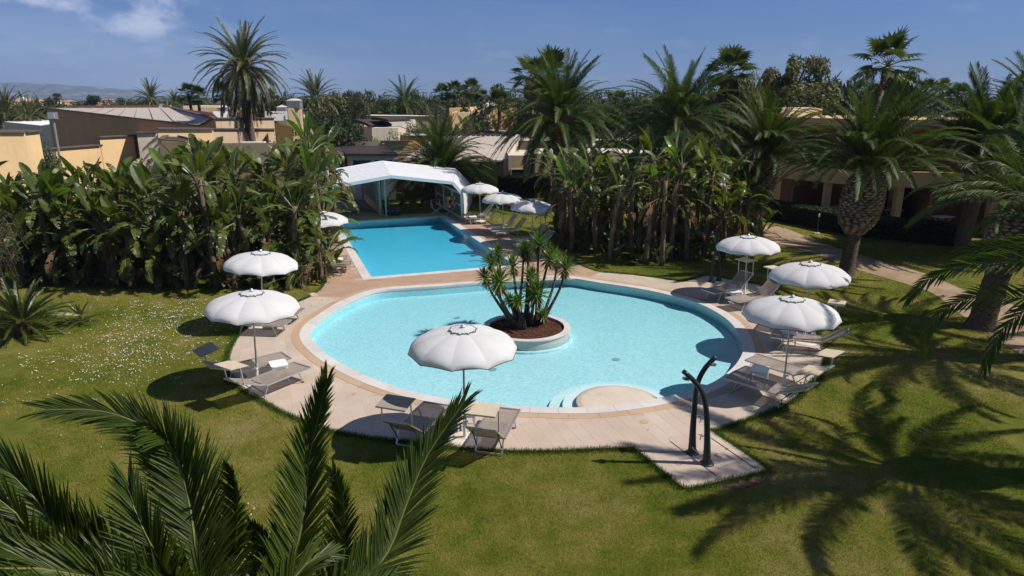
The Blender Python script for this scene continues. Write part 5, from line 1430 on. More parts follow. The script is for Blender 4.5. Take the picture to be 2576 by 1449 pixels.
mb = MB(); mb.bar((t.x - 0.9, 0, t.z - 1), (t.x + 0.9, 0, t.z - 1), 0.08); mb.build("crossbar", M['galv'], e)
e, t = mast((423, 420), 252, 270, 74, "thin television aerial on the brown hall's ridge", "aerial", 0.03, "aerial")
mb = MB(); mb.bar((t.x - 1.2, 0, t.z), (t.x + 0.1, 0, t.z), 0.04); mb.build("boom", M['galv'], e)
dish = empty("satellite_dish", P(410, 270, 74), 0, "dark round satellite dish on the brown hall's ridge", "satellite dish"); mb = MB(); mb.lathe([(0.0, 0.0), (0.25, 0.02), (0.38, 0.08)], 16, caps=False); mb.build("dish", M['galv'], dish, None, (math.radians(80), 0, 0.4)); mb = MB(); mb.bar((0, 0.1, -0.6), (0, 0.1, 0), 0.05); mb.build("stand", M['galv'], dish)
# ---------------------------------------------------------------- hotel on the right
ho = bldg("two storey terracotta coloured hotel wing with curved balconies behind the right hand palms", "hotel")
ho["label"] = "two storey terracotta coloured hotel wing with curved balconies behind the long hedge"
base_line = [(14.6, 42.5), (15.6, 40.0), (17.2, 37.6), (18.9, 36.0), (21.0, 35.4), (23.6, 34.8), (26.0, 32.6), (29.0, 31.0), (33, 29.5)]
bl = smooth_loop(base_line, 0.7, False)
nh = len(bl); nrm = []
for i in range(nh):
    t = (bl[min(i + 1, nh - 1)] - bl[max(i - 1, 0)]).normalized(); nrm.append(Vector((-t.y, t.x)) if Vector((-t.y, t.x)).y > 0 else Vector((t.y, -t.x)))
def ribbon(z0, z1, off0, off1, name, mat, top=True):
    mb = MB(); vs = []
    for i in range(nh):
        a, b_ = bl[i] + nrm[i] * off0, bl[i] + nrm[i] * off1
        vs += [(a.x, a.y, z0), (a.x, a.y, z1), (b_.x, b_.y, z1), (b_.x, b_.y, z0)]
    fs = []
    for i in range(nh - 1):
        o = i * 4
        for k in range(4): fs.append((o + k, o + (k + 1) % 4, o + 4 + (k + 1) % 4, o + 4 + k))
    mb.add(vs, fs); me = mb.mesh(name, mat); bm = bmesh.new(); bm.from_mesh(me); bmesh.ops.recalc_face_normals(bm, faces=bm.faces); bm.to_mesh(me); bm.free()
    return obj(name, me, ho)
ribbon(2.2, 3.0, 0.0, 0.18, "balcony_parapet", M['hotel']); ribbon(2.2, 2.35, 0.181, 2.6, "balcony_slab", M['hotel'])
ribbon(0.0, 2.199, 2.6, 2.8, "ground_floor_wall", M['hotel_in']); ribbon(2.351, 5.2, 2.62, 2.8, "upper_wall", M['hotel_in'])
ribbon(5.2, 5.6, 0.9, 7.0, "roof_slab", M['hotel'])
ribbon(0.0, 0.04, -0.1, 2.6, "terrace_floor", M['tanstone'])
for k, i in enumerate(range(2, nh - 2, 5)):
    p = bl[i] + nrm[i] * 0.30
    mb = MB(); mb.box((p.x, p.y, 1.1), (0.34, 0.34, 2.2)); mb.build("column", M['hotel'], ho)
    q = bl[i] + nrm[i] * 1.1; mb = MB(); mb.box((q.x, q.y, 4.28), (0.34, 0.34, 1.86)); mb.build("upper_column", M['hotel'], ho)
    j = min(nh - 2, i + 2); a_, b_ = bl[i] + nrm[i] * 2.58, bl[j] + nrm[j] * 2.58
    if (b_ - a_).length > 0.5:
        window(ho, a_, b_, 0.1, 0.9, 0.06, 2.05, M['darkwood'], M['window_dark'], "glazed_door", 2); window(ho, a_, b_, 0.1, 0.9, 2.42, 4.4, M['darkwood'], M['window_dark'], "glazed_door", 2, 0.02)
    pr_ = bl[j] + nrm[j] * 1.4; mb = MB(); mb.box((pr_.x, pr_.y, 0.9), (0.14, 2.2, 1.8), math.atan2(nrm[j].y, nrm[j].x) - math.pi / 2); mb.build("terrace_divider", M['hotel_in'], ho)
rl = MB(); 
rl.tube([(bl[i].x + nrm[i].x * 0.3, bl[i].y + nrm[i].y * 0.3, 3.26) for i in range(nh)], 0.022, 5); rl.build("handrail", M['darkwood'], ho)
rl = MB(); rl.tube([(bl[i].x + nrm[i].x * 0.3, bl[i].y + nrm[i].y * 0.3, 3.10) for i in range(nh)], 0.015, 5); rl.build("mid_rail", M['darkwood'], ho)
for i in range(0, nh, 1):
    mb = MB(); p = bl[i] + nrm[i] * 0.3; mb.bar((p.x, p.y, 2.95), (p.x, p.y, 3.26), 0.03); mb.build("baluster", M['darkwood'], ho)
b = bldg("flat topped ochre roof tower of the hotel, above the right palms", "roof_tower")
p, q = P(1960, 273, 45), P(2070, 272, 47); block(b, [p, q, q + Vector((1.5, 5, 0)), p + Vector((1.5, 5, 0))], M['yellow'], M['pale'])
b = bldg("sunlit flat roof edges of the hotel with white air units among palm crowns", "hotel_roof")
p, q = P(1985, 304, 42), P(2170, 296, 43); block(b, [p, q, q + Vector((1.5, 4, 0)), p + Vector((1.5, 4, 0))], M['beige'], M['pale'], M['cap'], base=5.0)
p, q = P(2225, 302, 40), P(2300, 295, 41); block(b, [p, q, P(2355, 302, 44), P(2290, 300, 46)], M['yellow'], M['pale'], base=4.9)
mb = MB(); g = P(2347, 305, 40); mb.box((g.x, g.y, g.z - 0.05), (0.8, 0.5, 0.75), 0.3); mb.build("air_unit", M['white_plastic'], b)
# terrace tables and chairs of white wire
def terrace_table(px, py, label):
    c = G(px, py, 0.72); r = empty("terrace_table", (c.x, c.y, 0.04), 0.3, label, "table", "white tables on the hotel terraces")
    mb = MB(); mb.box((0, 0, 0.71), (0.95, 0.65, 0.025)); mb.build("tabletop", M['white_plastic'], r)
    for sx in (-1, 1):
        mb = MB(); mb.bar((-0.32, sx * 0.26, 0), (0.32, sx * 0.26, 0.70), 0.025); mb.bar((0.32, sx * 0.24, 0), (-0.32, sx * 0.24, 0.70), 0.025); mb.build("cross_leg", M['white_plastic'], r)
terrace_table(2246, 530, "white folding table on the hotel terrace, left of the two columns' gap")
terrace_table(2371, 546, "white folding table on the hotel terrace farthest right")
terrace_table(2105, 521, "white folding table on the hotel terrace behind the thick palm trunk")
terrace_table(1972, 512, "white folding table on the hotel terrace farthest left")
# ---------------------------------------------------------------- mountain
mb = MB(); mb.smooth = True; ridge = [(-200, 206), (0, 208), (60, 209), (150, 213), (230, 218), (300, 223), (345, 229), (375, 238), (400, 243), (430, 246)]
YM = 4200; rr = random.Random(12); cols = []
NX, NY = 110, 14
def ry(px):
    for (x0, y0), (x1, y1) in zip(ridge, ridge[1:]):
        if x0 <= px <= x1: return y0 + (y1 - y0) * (px - x0) / (x1 - x0)
    return ridge[-1][1]
vs = []
for i in range(NX + 1):
    px = -200 + 630 * i / NX; top = P(px, ry(px), YM)
    for j in range(NY + 1):
        t = j / NY; prof_ = min(1, max(0, (t - 0.15) / 0.7)) ** 0.75
        gul = 1 + 0.12 * math.sin(px * 0.19 + 3 * t) * (1 - t) + 0.08 * math.sin(px * 0.53 + 5) * (1 - t)
        vs.append((top.x * (1 - 0.12 * (1 - t)), YM - 900 * (1 - t) + rr.uniform(-12, 12), max(-5, (top.z) * min(1.0, prof_ * gul if t < 1 else 1)) + (rr.uniform(-1.5, 1.5) if t < 1 else rr.uniform(-0.8, 0.8))))
fs = [(i * (NY + 1) + j, (i + 1) * (NY + 1) + j, (i + 1) * (NY + 1) + j + 1, i * (NY + 1) + j + 1) for i in range(NX) for j in range(NY)]
mb.add(vs, fs); o_ = mb.build("mountain", M['mountain']); tag(o_, kind='structure')
# ---------------------------------------------------------------- palm fronds
def spine(L, e0, e1, n=14, pw=1.5, side=0.0):
    p = Vector((0, 0, 0)); out = [p.copy()]; 
    for i in range(n):
        t = (i + 0.5) / n; e = math.radians(e0 + (e1 - e0) * t ** pw); a = side * t * t
        p = p + Vector((math.cos(e) * math.cos(a), math.cos(e) * math.sin(a), math.sin(e))) * (L / n); out.append(p.copy())
    return out
def frond_mesh(name, sp, up, mats, nl=46, ll=0.5, lw=0.035, vee=28, droop=0.25, seed=0, r0=0.022, bare=0.10, fold=False, sweep=(64, 27), jit=7):
    rr = random.Random(seed); n = len(sp); mb = MB()
    cum = [0.0]
    for i in range(n - 1): cum.append(cum[-1] + (sp[i + 1] - sp[i]).length)
    L = cum[-1]
    def at(s):
        i = 0
        while i < n - 2 and cum[i + 1] < s: i += 1
        t = (s - cum[i]) / max(1e-6, cum[i + 1] - cum[i]); return sp[i].lerp(sp[i + 1], t), (sp[min(i + 2, n - 1)] - sp[max(i - 0, 0)]).normalized()
    mb.cur = 1; mb.tube(sp, [r0 * (1 - 0.85 * i / (n - 1)) for i in range(n)], 5, flat=0.7)
    mb.cur = 0
    for k in range(nl):
        t = bare + (1 - bare) * (k + 0.5) / nl; p, T = at(t * L)
        S = T.cross(up)
        if S.length < 0.05: S = T.cross(Vector((0, 1, 0)))
        S.normalize(); N = S.cross(T).normalized()
        lt = (t - bare) / (1 - bare)
        prof = min(1.0, 0.35 + 2.2 * lt) * (1 - 0.50 * max(0, lt - 0.5) / 0.5)
        al = math.radians(sweep[0] + (sweep[1] - sweep[0]) * lt)
        for sd in (-1, 1):
            a2 = al + math.radians(rr.uniform(-jit, jit)); v2 = math.radians(vee + rr.uniform(-jit * 1.6, jit * 1.6)); l = ll * prof * rr.uniform(0.86, 1.08)
            d = T * math.cos(a2) + (S * sd * math.cos(v2) + N * math.sin(v2)) * math.sin(a2); d.normalize()
            g = Vector((0, 0, -1)) * droop
            d2 = (d + g * 0.5).normalized(); d3 = (d + g * 1.3).normalized()
            w = lw * (0.75 + 0.35 * prof); wa = T - d * T.dot(d)
            wa = wa.normalized() if wa.length > 0.05 else N
            b0 = p; m1 = p + d * l * 0.4; m2 = m1 + d2 * l * 0.35; tp = m2 + d3 * l * 0.3
            nn = d.cross(wa).normalized()
            if fold:
                dn = nn * w * 0.30 * (1 if nn.dot(N) > 0 else -1)
                mb.add([b0 - wa * w * .25, b0 + wa * w * .25, m1 - wa * w * .5, m1 - dn, m1 + wa * w * .5, m2 - wa * w * .38, m2 - dn * .8, m2 + wa * w * .38, tp],
                       [(0, 3, 2), (0, 1, 3), (1, 4, 3), (2, 3, 6, 5), (3, 4, 7, 6), (5, 6, 8), (6, 7, 8)])
            else:
                mb.add([b0 - wa * w * .3, b0 + wa * w * .3, m1 + wa * w * .5, m1 - wa * w * .5, m2 + wa * w * .35, m2 - wa * w * .35, tp],
                       [(0, 1, 2, 3), (3, 2, 4, 5), (5, 4, 6)])
    return mb.mesh(name, mats)
UP = Vector((0, 0, 1))
def frond_set(prefix, L, mats, nl, ll, lw, classes, droop=0.38, vee=18, **kw):
    out = []
    for i, (e0, e1, pw) in enumerate(classes):
        for v in range(2):
            out.append((e0, frond_mesh("frond", spine(L * (1 + 0.05 * v), e0, e1 - 8 * v, 14, pw, 0.18 * (v * 2 - 1)), UP, mats, nl, ll, lw, vee, droop, seed=i * 7 + v, **kw)))
    return out
CL = [(87, 66, 1.2), (76, 38, 1.5), (63, 8, 1.6), (50, -16, 1.7), (36, -34, 1.6), (20, -42, 1.5), (4, -46, 1.3), (-18, -75, 0.8)]
SET_C = frond_set("c", 1.0 * 3.9, [M['palm'], M['rib_green']], 92, 0.45, 0.025, CL)
SET_N = frond_set("n", 4.2, [M['palm_near'], M['rib_yellow']], 96, 0.46, 0.030, CL[1:7], fold=True, r0=0.03)
SET_D = frond_set("d", 4.0, [M['palm_olive'], M['rib_yellow']], 84, 0.42, 0.036, [(84, 60, 1.2), (66, 18, 1.3), (46, -12, 1.3), (26, -42, 1.2), (4, -66, 1.0), (-35, -86, 0.6)], vee=20)
SET_DD = frond_set("dd", 4.0, [M['palm_dead'], M['palm_dead']], 40, 0.40, 0.04, [(-60, -89, 0.4), (-78, -90, 0.3)], vee=-10, droop=0.9)
BOOT = None
def boot_mesh():
    mb = MB(); w, h, d = 0.105, 0.055, 0.075
    c = [Vector((d, -w, 0)), Vector((d * 0.8, 0, -h)), Vector((d, w, 0)), Vector((d * 1.15, 0, h * 0.9))]
    b = [Vector((-0.06, -w * 1.1, -0.02)), Vector((-0.06, 0, -h * 1.9)), Vector((-0.06, w * 1.1, -0.02)), Vector((-0.06, 0, h))]
    mb.add(c + b, [(0, 1, 2, 3), (0, 4, 5, 1), (1, 5, 6, 2), (2, 6, 7, 3), (3, 7, 4, 0)])
    for f in (): pass
    return mb.mesh("leaf_base", [M['boot']])
BOOT = boot_mesh()
def canary(base, cz, top_off=(0, 0), L=1.0, n=56, r_tr=0.27, r_bu=0.62, bulge_h=1.6, label="", seed=0, boots='stuff', fset=None, az0=0.0, mat=None, name="canary_palm", extra_low=8, skip=None, group=None, lowel=-18, clear=None):
    rr = random.Random(seed); fset = fset or SET_C
    root = empty(name, base, 0, label, "palm", group)
    tx, ty = top_off
    ax = lambda z: Vector((tx * (z / cz) ** 1.4, ty * (z / cz) ** 1.4, z))
    prof = [(r_tr * 1.35, 0.0), (r_tr * 1.08, 0.25), (r_tr, 0.7), (r_tr * 0.98, max(0.8, cz - bulge_h - 0.25))]
    zb = cz - bulge_h
    prof += [(r_bu * 0.82, zb + 0.12), (r_bu * 0.96, zb + 0.5), (r_bu, zb + bulge_h * 0.55), (r_bu * 0.9, zb + bulge_h * 0.85), (r_bu * 0.62, cz + 0.05), (r_bu * 0.3, cz + 0.3)]
    prof = [p for i, p in enumerate(prof) if i == 0 or p[1] > prof[i - 1][1]]
    mb = MB(); mb.smooth = True; seg = 20; vs = []
    fine = []
    for (ra, za), (rb, zb_) in zip(prof, prof[1:]):
        k = max(1, int((zb_ - za) / 0.12))
        for i in range(k): t = i / k; fine.append((ra + (rb - ra) * t, za + (zb_ - za) * t))
    fine.append(prof[-1])
    for i, (r, z) in enumerate(fine):
        c = ax(z)
        for k in range(seg):
            a = 2 * math.pi * k / seg; q = r * (1 + 0.05 * math.sin(i * 2.4 + k * 1.3) + rr.uniform(-0.03, 0.03)); vs.append((c.x + q * math.cos(a), c.y + q * math.sin(a), z))
    mb.add(vs, [(i * seg + k, i * seg + (k + 1) % seg, (i + 1) * seg + (k + 1) % seg, (i + 1) * seg + k) for i in range(len(fine) - 1) for k in range(seg)])
    tr = mb.build("trunk", M['palmbark'], root)
    # cut leaf bases spiralling over the swelling
    def rad(z):
        for (ra, za), (rb, z2) in zip(prof, prof[1:]):
            if za <= z <= z2: return ra + (rb - ra) * (z - za) / (z2 - za)
        return prof[-1][0]
    if boots:
        z = zb - 0.2; k = 0; rows = []
        while z < cz + 0.02:
            r = rad(z); cnt = max(8, int(2 * math.pi * r / 0.235)); rows.append((z, r, cnt, k)); z += 0.098; k += 1
        joined = MB(); num = 0
        for z, r, cnt, k in rows:
            for i in range(cnt):
                a = 2 * math.pi * (i + 0.5 * (k % 2)) / cnt + rr.uniform(-0.05, 0.05); c = ax(z) + Vector((r * math.cos(a), r * math.sin(a), rr.uniform(-0.012, 0.012))); s = rr.uniform(0.88, 1.12)
                if boots == 'single' and num < 290 and math.sin(a) < 0.35:
                    obj("leaf_base", BOOT, tr, None, c, (0, rr.uniform(-0.25, 0.1), a), s); num += 1
                else:
                    R = Matrix.Translation(c) @ Euler((0, rr.uniform(-0.25, 0.1), a)).to_matrix().to_4x4() @ Matrix.Scale(s, 4)
                    joined.add([R @ v.co for v in BOOT.vertices], [tuple(p.vertices) for p in BOOT.polygons])
        if joined.v:
            o = joined.build("leaf_base_cover", M['boot'], tr); o["kind"] = "stuff"
    top = ax(cz) 
    for i in range(n):
        f = (i + 0.5) / n; el = 88 - (88 - lowel) * f ** 0.85; a = az0 + i * 2.39996 + rr.uniform(-0.15, 0.15)
        el2 = el + rr.uniform(-7, 7); cand = sorted(fset, key=lambda q: abs(q[0] - el2) + rr.uniform(0, 8))[0]
        rt = 0.10 + 0.22 * f; p = top + Vector((rt * math.cos(a), rt * math.sin(a), 0.25 - 0.25 * f))
        me = cand[1]
        if skip and skip(me, root, p, a): continue
        o = obj("frond", me, root, None, p, (rr.uniform(-0.25, 0.25), math.radians(cand[0] - el2) * 0.7, a), L * rr.uniform(0.9, 1.08))
    return root, top
def off_frame(me, root, p, a):
    R = Matrix.Rotation(a, 3, 'Z')
    for v in me.vertices:
        q = R @ v.co + p + Vector(root.location); x, y = project(q)
        if x < 2600 and y < 1460 and q.y > 1: return True
    return False
def named_fronds(root, top, lst, mats, nl, ll, lw, vee=24):
    for k, pts in enumerate(lst):
        w = [top] + [P(*p_) - Vector(root.location) for p_ in pts]; sp = smooth3(w, 0.15)
        obj("frond", frond_mesh("frond", sp, Vector((0, -0.85, 0.5)), mats, nl, ll, lw, vee, 0.22, seed=200 + k, r0=0.024, bare=0.12, fold=True, sweep=(60, 20)), root)
def fruit(parent, top, n, seed, r=1.0, z=-0.3, size=0.34):
    rr = random.Random(seed)
    for i in range(n):
        a = rr.uniform(0, 6.28); c = top + Vector((r * math.cos(a), r * math.sin(a), z + rr.uniform(-0.35, 0.2))); mb = MB()
        for _ in range(170):
            d = Vector((rr.gauss(0, 1), rr.gauss(0, 1), rr.gauss(-0.3, 1))).normalized() * size * rr.uniform(0.3, 1.0); d.z *= 1.2
            s = 0.05; q = [Vector((rr.uniform(-1, 1), rr.uniform(-1, 1), rr.uniform(-1.6, 1))) * s for _ in range(3)]
            mb.add([c + d + v for v in q], [(0, 1, 2)])
        fo = mb.build("fruit_bunch", M['fruit'], parent); fo["kind"] = "stuff"
g = G(2128, 690); canary(g, 3.9, (0.35, 0), 0.87, 112, 0.27, 0.70, 2.0, "thick palm with a bulging pineapple-like trunk beside the sand path", 3, 'single', lowel=17)
g = G(1899, 590); canary(g, 3.7, (0.2, 0), 0.88, 125, 0.30, 0.62, 1.9, "palm at the right end of the grove, rising above the far shower columns", 5, 'stuff', lowel=12)
g = G(2415, 640); canary(g, 4.1, (0.5, 0.2), 0.96, 120, 0.30, 0.55, 1.5, "palm behind the end of the long hedge on the right, its trunk in deep shade", 8, 'stuff', lowel=18)
g = G(2545, 615); canary((23.2, 30.5, 0), 4.7, (0.3, 0), 1.02, 120, 0.3, 0.55, 1.3, "tall right hand palm whose upright fronds stand against the sky near the frame edge", 11, 'stuff', lowel=16)
g = G(2467, 823); canary(g, 3.5, (1.0, 0.5), 0.85, 42, 0.34, 0.66, 1.5, "leaning palm with a scaly bulb trunk at the right edge, shaded by nearer fronds", 13, 'single', lowel=12)
r_, t_ = canary((2.9, 44.2, 0), 5.05, (0.1, 0), 1.12, 140, 0.36, 0.56, 1.2, "tall central palm with orange fruit bunches above the right grove", 17, 'stuff'); fruit(r_, t_, 9, 3, 1.15, -0.2, 0.42)
canary(G(1690, 600), 5.4, (0, 0), 0.84, 110, 0.28, 0.46, 1.2, "palm rising out of the middle of the right grove", 19, 'stuff')
canary((-4.85, 47.6, 0), 1.75, (0, 0), 1.02, 140, 0.34, 0.55, 1.0, "short wide palm directly behind the white pool enclosure", 23, 'stuff', lowel=-10)
r_, t_ = canary((11.9, 10.9, 0), 5.5, (0, 0), 0.98, 40, 0.3, 0.6, 1.6, "near palm outside the right edge whose long fronds hang into view", 29, None, SET_N, lowel=8, skip=off_frame)
named_fronds(r_, t_, [[(2790,600,11.2),(2680,630,11.4),(2576,652,11.6),(2484,660,11.8),(2417,671,11.9),(2350,696,12.0),(2310,723,12.0),(2282,752,12.0)],
  [(2790,690,10.9),(2680,730,11.0),(2576,750,11.1),(2484,744,11.3),(2434,752,11.4),(2384,773,11.5),(2344,812,11.5),(2320,880,11.5)],
  [(2760,700,10.4),(2660,740,10.4),(2590,775,10.5),(2534,816,10.6),(2500,862,10.6),(2474,930,10.6)],
  [(2770,560,12.0),(2690,590,12.6),(2610,610,13.0),(2520,618,13.3),(2450,625,13.5),(2390,645,13.6)]], [M['palm_near'], M['rib_yellow']], 92, 0.50, 0.034)
r_, t_ = canary((15.7, 16.9, 0), 4.9, (0, 0), 0.95, 36, 0.3, 0.6, 1.6, "second palm outside the right edge, seen by its arching frond tips", 31, None, SET_N, lowel=5, skip=off_frame)
named_fronds(r_, t_, [[(2700,480,17.0),(2620,460,17.0),(2576,443,17.1),(2533,415,17.2),(2491,404,17.2),(2455,405,17.3),(2428,414,17.3)],
  [(2700,520,16.9),(2620,505,16.8),(2576,487,16.8),(2519,460,16.9),(2464,454,17.0),(2408,462,17.0),(2356,478,17.0)],
  [(2700,560,16.5),(2620,560,16.4),(2576,541,16.3),(2541,533,16.3),(2505,540,16.3),(2477,557,16.3),(2448,584,16.3)],
  [(2690,540,16.9),(2600,500,16.8),(2520,482,16.8),(2450,478,16.8),(2400,486,16.8),(2370,494,16.8)],
  [(2690,440,17.5),(2610,380,17.8),(2560,345,18.0),(2520,330,18.2),(2480,335,18.3)]], [M['palm_near'], M['rib_yellow']], 84, 0.46, 0.034)
# tall date palm
r_, t_ = canary((P(636, 340, 48.4).x, 48.4, 0), 8.5, (-0.2, 0), 0.80, 104, 0.21, 0.30, 0.75, "very tall date palm with a drooping olive crown against the sky", 41, None, SET_D, name="date_palm", lowel=-40)
for o in list(bpy.data.objects):
    if o.parent == r_ and o.name.startswith("trunk"): o.data.materials.clear(); o.data.materials.append(M['datebark'])
rr = random.Random(4)
for i in range(34):
    a = rr.uniform(0, 6.28); me = SET_DD[i % 4][1]; obj("dead_frond", me, r_, None, t_ + Vector((0.2 * math.cos(a), 0.2 * math.sin(a), -0.1 - rr.uniform(0, 0.4))), (0, rr.uniform(-0.12, 0.2), a), rr.uniform(0.6, 1.0))
fruit(r_, t_, 6, 9, 0.65, 0.35, 0.3)
for px, py, Y, s, lab in ((795, 252, 92, 0.95, "date palm in the middle distance above the round dark tree"), (380, 252, 120, 0.85, "pale date palm beyond the brown hall's roof"), (15, 288, 85, 0.9, "date palm at the far left edge beyond the white roofs"), (75, 300, 80, 0.7, "low date palm beneath the thin mast on the left"), (440, 262, 115, 0.6, "small date palm between the hall roof and the pair of fan palms"), (1018, 262, 88, 0.85, "dark feathery palm above the long low roofs")):
    p = P(px, py, Y); canary((p.x, Y, 0), p.z, (0, 0), s, 64, 0.3, 0.4, 0.8, lab, int(px), None, SET_D if px != 1018 else SET_C, name="date_palm", lowel=-25)

# ---------------------------------------------------------------- foreground palm, frond by frond
FP = Vector((-2.35, 4.55, 1.95))
fr = empty("foreground_palm", (FP.x, FP.y, 0), 0, "large palm in the near left corner, its long fronds rising into the frame", "palm")
mb = MB(); mb.smooth = True; mb.tube([(0, 0, 0), (0, 0, 1.0), (0, 0, 1.9), (0, 0, 2.2)], [0.36, 0.32, 0.45, 0.2], 18); mb.build("trunk", M['palmbark'], fr)
fronds = [
 # (pixel x, pixel y, world Y) from the crown outwards
 ([(520,1600,4.7),(490,1346,5.1),(462,1200,5.3),(425,1115,5.3),(375,1068,5.2),(345,1072,5.0)], 96, 0.50, 24, 0.0),
 ([(540,1640,4.8),(520,1320,5.6),(465,1180,6.0),(390,1090,6.2),(265,1035,6.3),(120,1030,6.2)], 104, 0.50, 20, 0.0),
 ([(480,1600,4.6),(300,1440,4.5),(175,1370,4.4),(85,1250,4.4),(0,1168,4.5),(-70,1130,4.5)], 96, 0.50, 26, 0.0),
 ([(520,1600,4.6),(440,1470,4.4),(390,1390,4.3),(360,1330,4.3),(338,1280,4.35),(322,1215,4.5)], 70, 0.44, 26, 0.0),
 ([(650,1640,4.8),(735,1420,5.3),(768,1270,5.6),(776,1160,5.8),(798,1060,5.9),(822,958,5.9)], 112, 0.40, 34, 0.0),
 ([(700,1650,4.8),(880,1500,5.2),(975,1390,5.5),(1020,1276,5.8),(1075,1146,6.1),(1166,1014,6.3)], 112, 0.44, 26, 0.0),
 ([(660,1650,4.8),(800,1540,5.6),(848,1440,6.0),(862,1336,6.2),(862,1250,6.2),(838,1184,6.1)], 80, 0.38, 30, 0.0),
 ([(600,1650,4.8),(578,1500,5.2),(588,1390,5.4),(597,1290,5.4),(592,1220,5.3),(583,1180,5.2)], 76, 0.34, 34, 0.0),
 ([(480,1620,4.6),(260,1480,4.4),(120,1400,4.2),(40,1290,4.1),(-20,1240,4.1),(-90,1200,4.1)], 80, 0.42, 22, 0.0),
 ([(500,1640,4.4),(350,1520,4.0),(220,1450,3.8),(100,1430,3.7),(0,1430,3.6),(-100,1450,3.6)], 80, 0.40, 20, 0.0),
 ([(520,1640,4.4),(430,1540,4.0),(300,1470,3.9),(170,1440,3.9),(60,1400,3.9),(-30,1330,4.0)], 80, 0.40, 20, 0.0),
 ([(620,1640,4.6),(690,1540,4.5),(735,1460,4.6),(770,1420,4.7),(800,1400,4.8),(830,1395,4.9)], 60, 0.34, 30, 0.0),
 ([(560,1650,4.5),(540,1560,4.3),(500,1480,4.3),(455,1430,4.4),(400,1400,4.5),(350,1385,4.6)], 66, 0.38, 24, 0.0),
 ([(680,1660,4.6),(800,1600,4.7),(900,1540,4.9),(985,1500,5.1),(1040,1480,5.3),(1090,1490,5.4)], 80, 0.40, 24, 0.0),
 ([(440,1620,4.2),(250,1560,3.8),(100,1520,3.6),(-20,1480,3.5),(-120,1440,3.4)], 80, 0.42, 22, 0.0),
 ([(470,1600,4.9),(330,1480,5.2),(230,1390,5.4),(150,1320,5.5),(60,1290,5.6),(-40,1300,5.6)], 84, 0.42, 24, 0.0),
 ([(560,1640,4.2),(520,1560,3.9),(470,1510,3.7),(400,1480,3.6),(330,1470,3.5)], 66, 0.38, 22, 0.0),
 ([(600,1660,4.2),(640,1590,4.0),(690,1540,3.9),(740,1510,3.9),(800,1500,3.9)], 60, 0.34, 24, 0.0),
 ([(640,1660,5.0),(680,1560,5.4),(690,1470,5.6),(678,1400,5.7),(655,1350,5.7),(628,1320,5.6)], 66, 0.36, 28, 0.0),
]
for k, (pts, nl, ll, vee, _) in enumerate(fronds):
    w = [Vector((0, 0, 1.95))] + [P(*p) - Vector((FP.x, FP.y, 0)) for p in pts]
    w = w[:1] + [w[1].lerp(w[0], 0.3)] + w[2:] if False else w
    sp = smooth3(w, 0.14)
    me = frond_mesh("frond", sp, Vector((0, -0.7, 0.7)), [M['palm_near'], M['rib_yellow']], int(nl * 1.4), ll * 1.2, 0.0225, vee, 0.16, seed=60 + k, r0=0.024, bare=0.10, fold=True, sweep=(58, 16), jit=5)
    obj("frond", me, fr)

# ---------------------------------------------------------------- fan palms
def fan_leaf(name, seed, e0, pet=0.9, R=0.75, dead=False, mats=None):
    rr = random.Random(seed); mb = MB(); mb.cur = 1
    e = math.radians(e0); d = Vector((math.cos(e), 0, math.sin(e))); p1 = d * pet * 0.6; d2 = (d + Vector((0, 0, -0.25))).normalized(); p2 = p1 + d2 * pet * 0.4
    mb.tube([(0, 0, 0), p1, p2], [0.02, 0.015, 0.012], 4); mb.cur = 0
    S = Vector((0, 1, 0)); N = S.cross(d2) * -1
    if N.z < 0: N = -N
    ns = 17
    for i in range(ns):
        a = math.radians(-125 + 250 * i / (ns - 1)); dd = (d2 * math.cos(a) + S * math.sin(a)).normalized()
        dd = (dd + N * 0.12 * abs(math.sin(a))).normalized(); l = R * (1 - 0.15 * abs(math.sin(a / 2)) ) * rr.uniform(0.9, 1.05)
        wa = dd.cross(N).normalized(); w = l * 0.10
        m1 = p2 + dd * l * 0.55; dr = Vector((0, 0, -1)) * (0.9 if dead else 0.45); tp = m1 + (dd + dr).normalized() * l * 0.5
        mb.add([p2, m1 + wa * w, m1 - wa * w, tp], [(0, 1, 2), (2, 1, 3)])
    return mb.mesh(name, mats or [M['fan'], M['rib_green']])
FANS = [(e, fan_leaf("fan_leaf", i, e)) for i, e in enumerate((80, 60, 40, 20, 0, -25, 70, 30, -10))]
FDEAD = [(e, fan_leaf("dead_leaf", i + 20, e, 0.6, 0.8, True, [M['palm_dead'], M['palm_dead']])) for i, e in enumerate((-70, -80, -60))]
def crown_join(seed, n):
    rr = random.Random(seed); mb = MB()
    for i in range(n):
        f = (i + 0.5) / n; el = 85 - 110 * f; a = i * 2.4 + rr.uniform(-0.2, 0.2); e, me = min(FANS, key=lambda q: abs(q[0] - el))
        R = Euler((0, 0, a)).to_matrix()
        for fidx in me.polygons:
            pass
        mb.cur = 0; mb.add([R @ v.co for v in me.vertices], [tuple(p.vertices) for p in me.polygons])
    return mb.mesh("crown", [M['fan']])
FCROWN = [crown_join(i, 22) for i in range(2)]
SKIRT = None
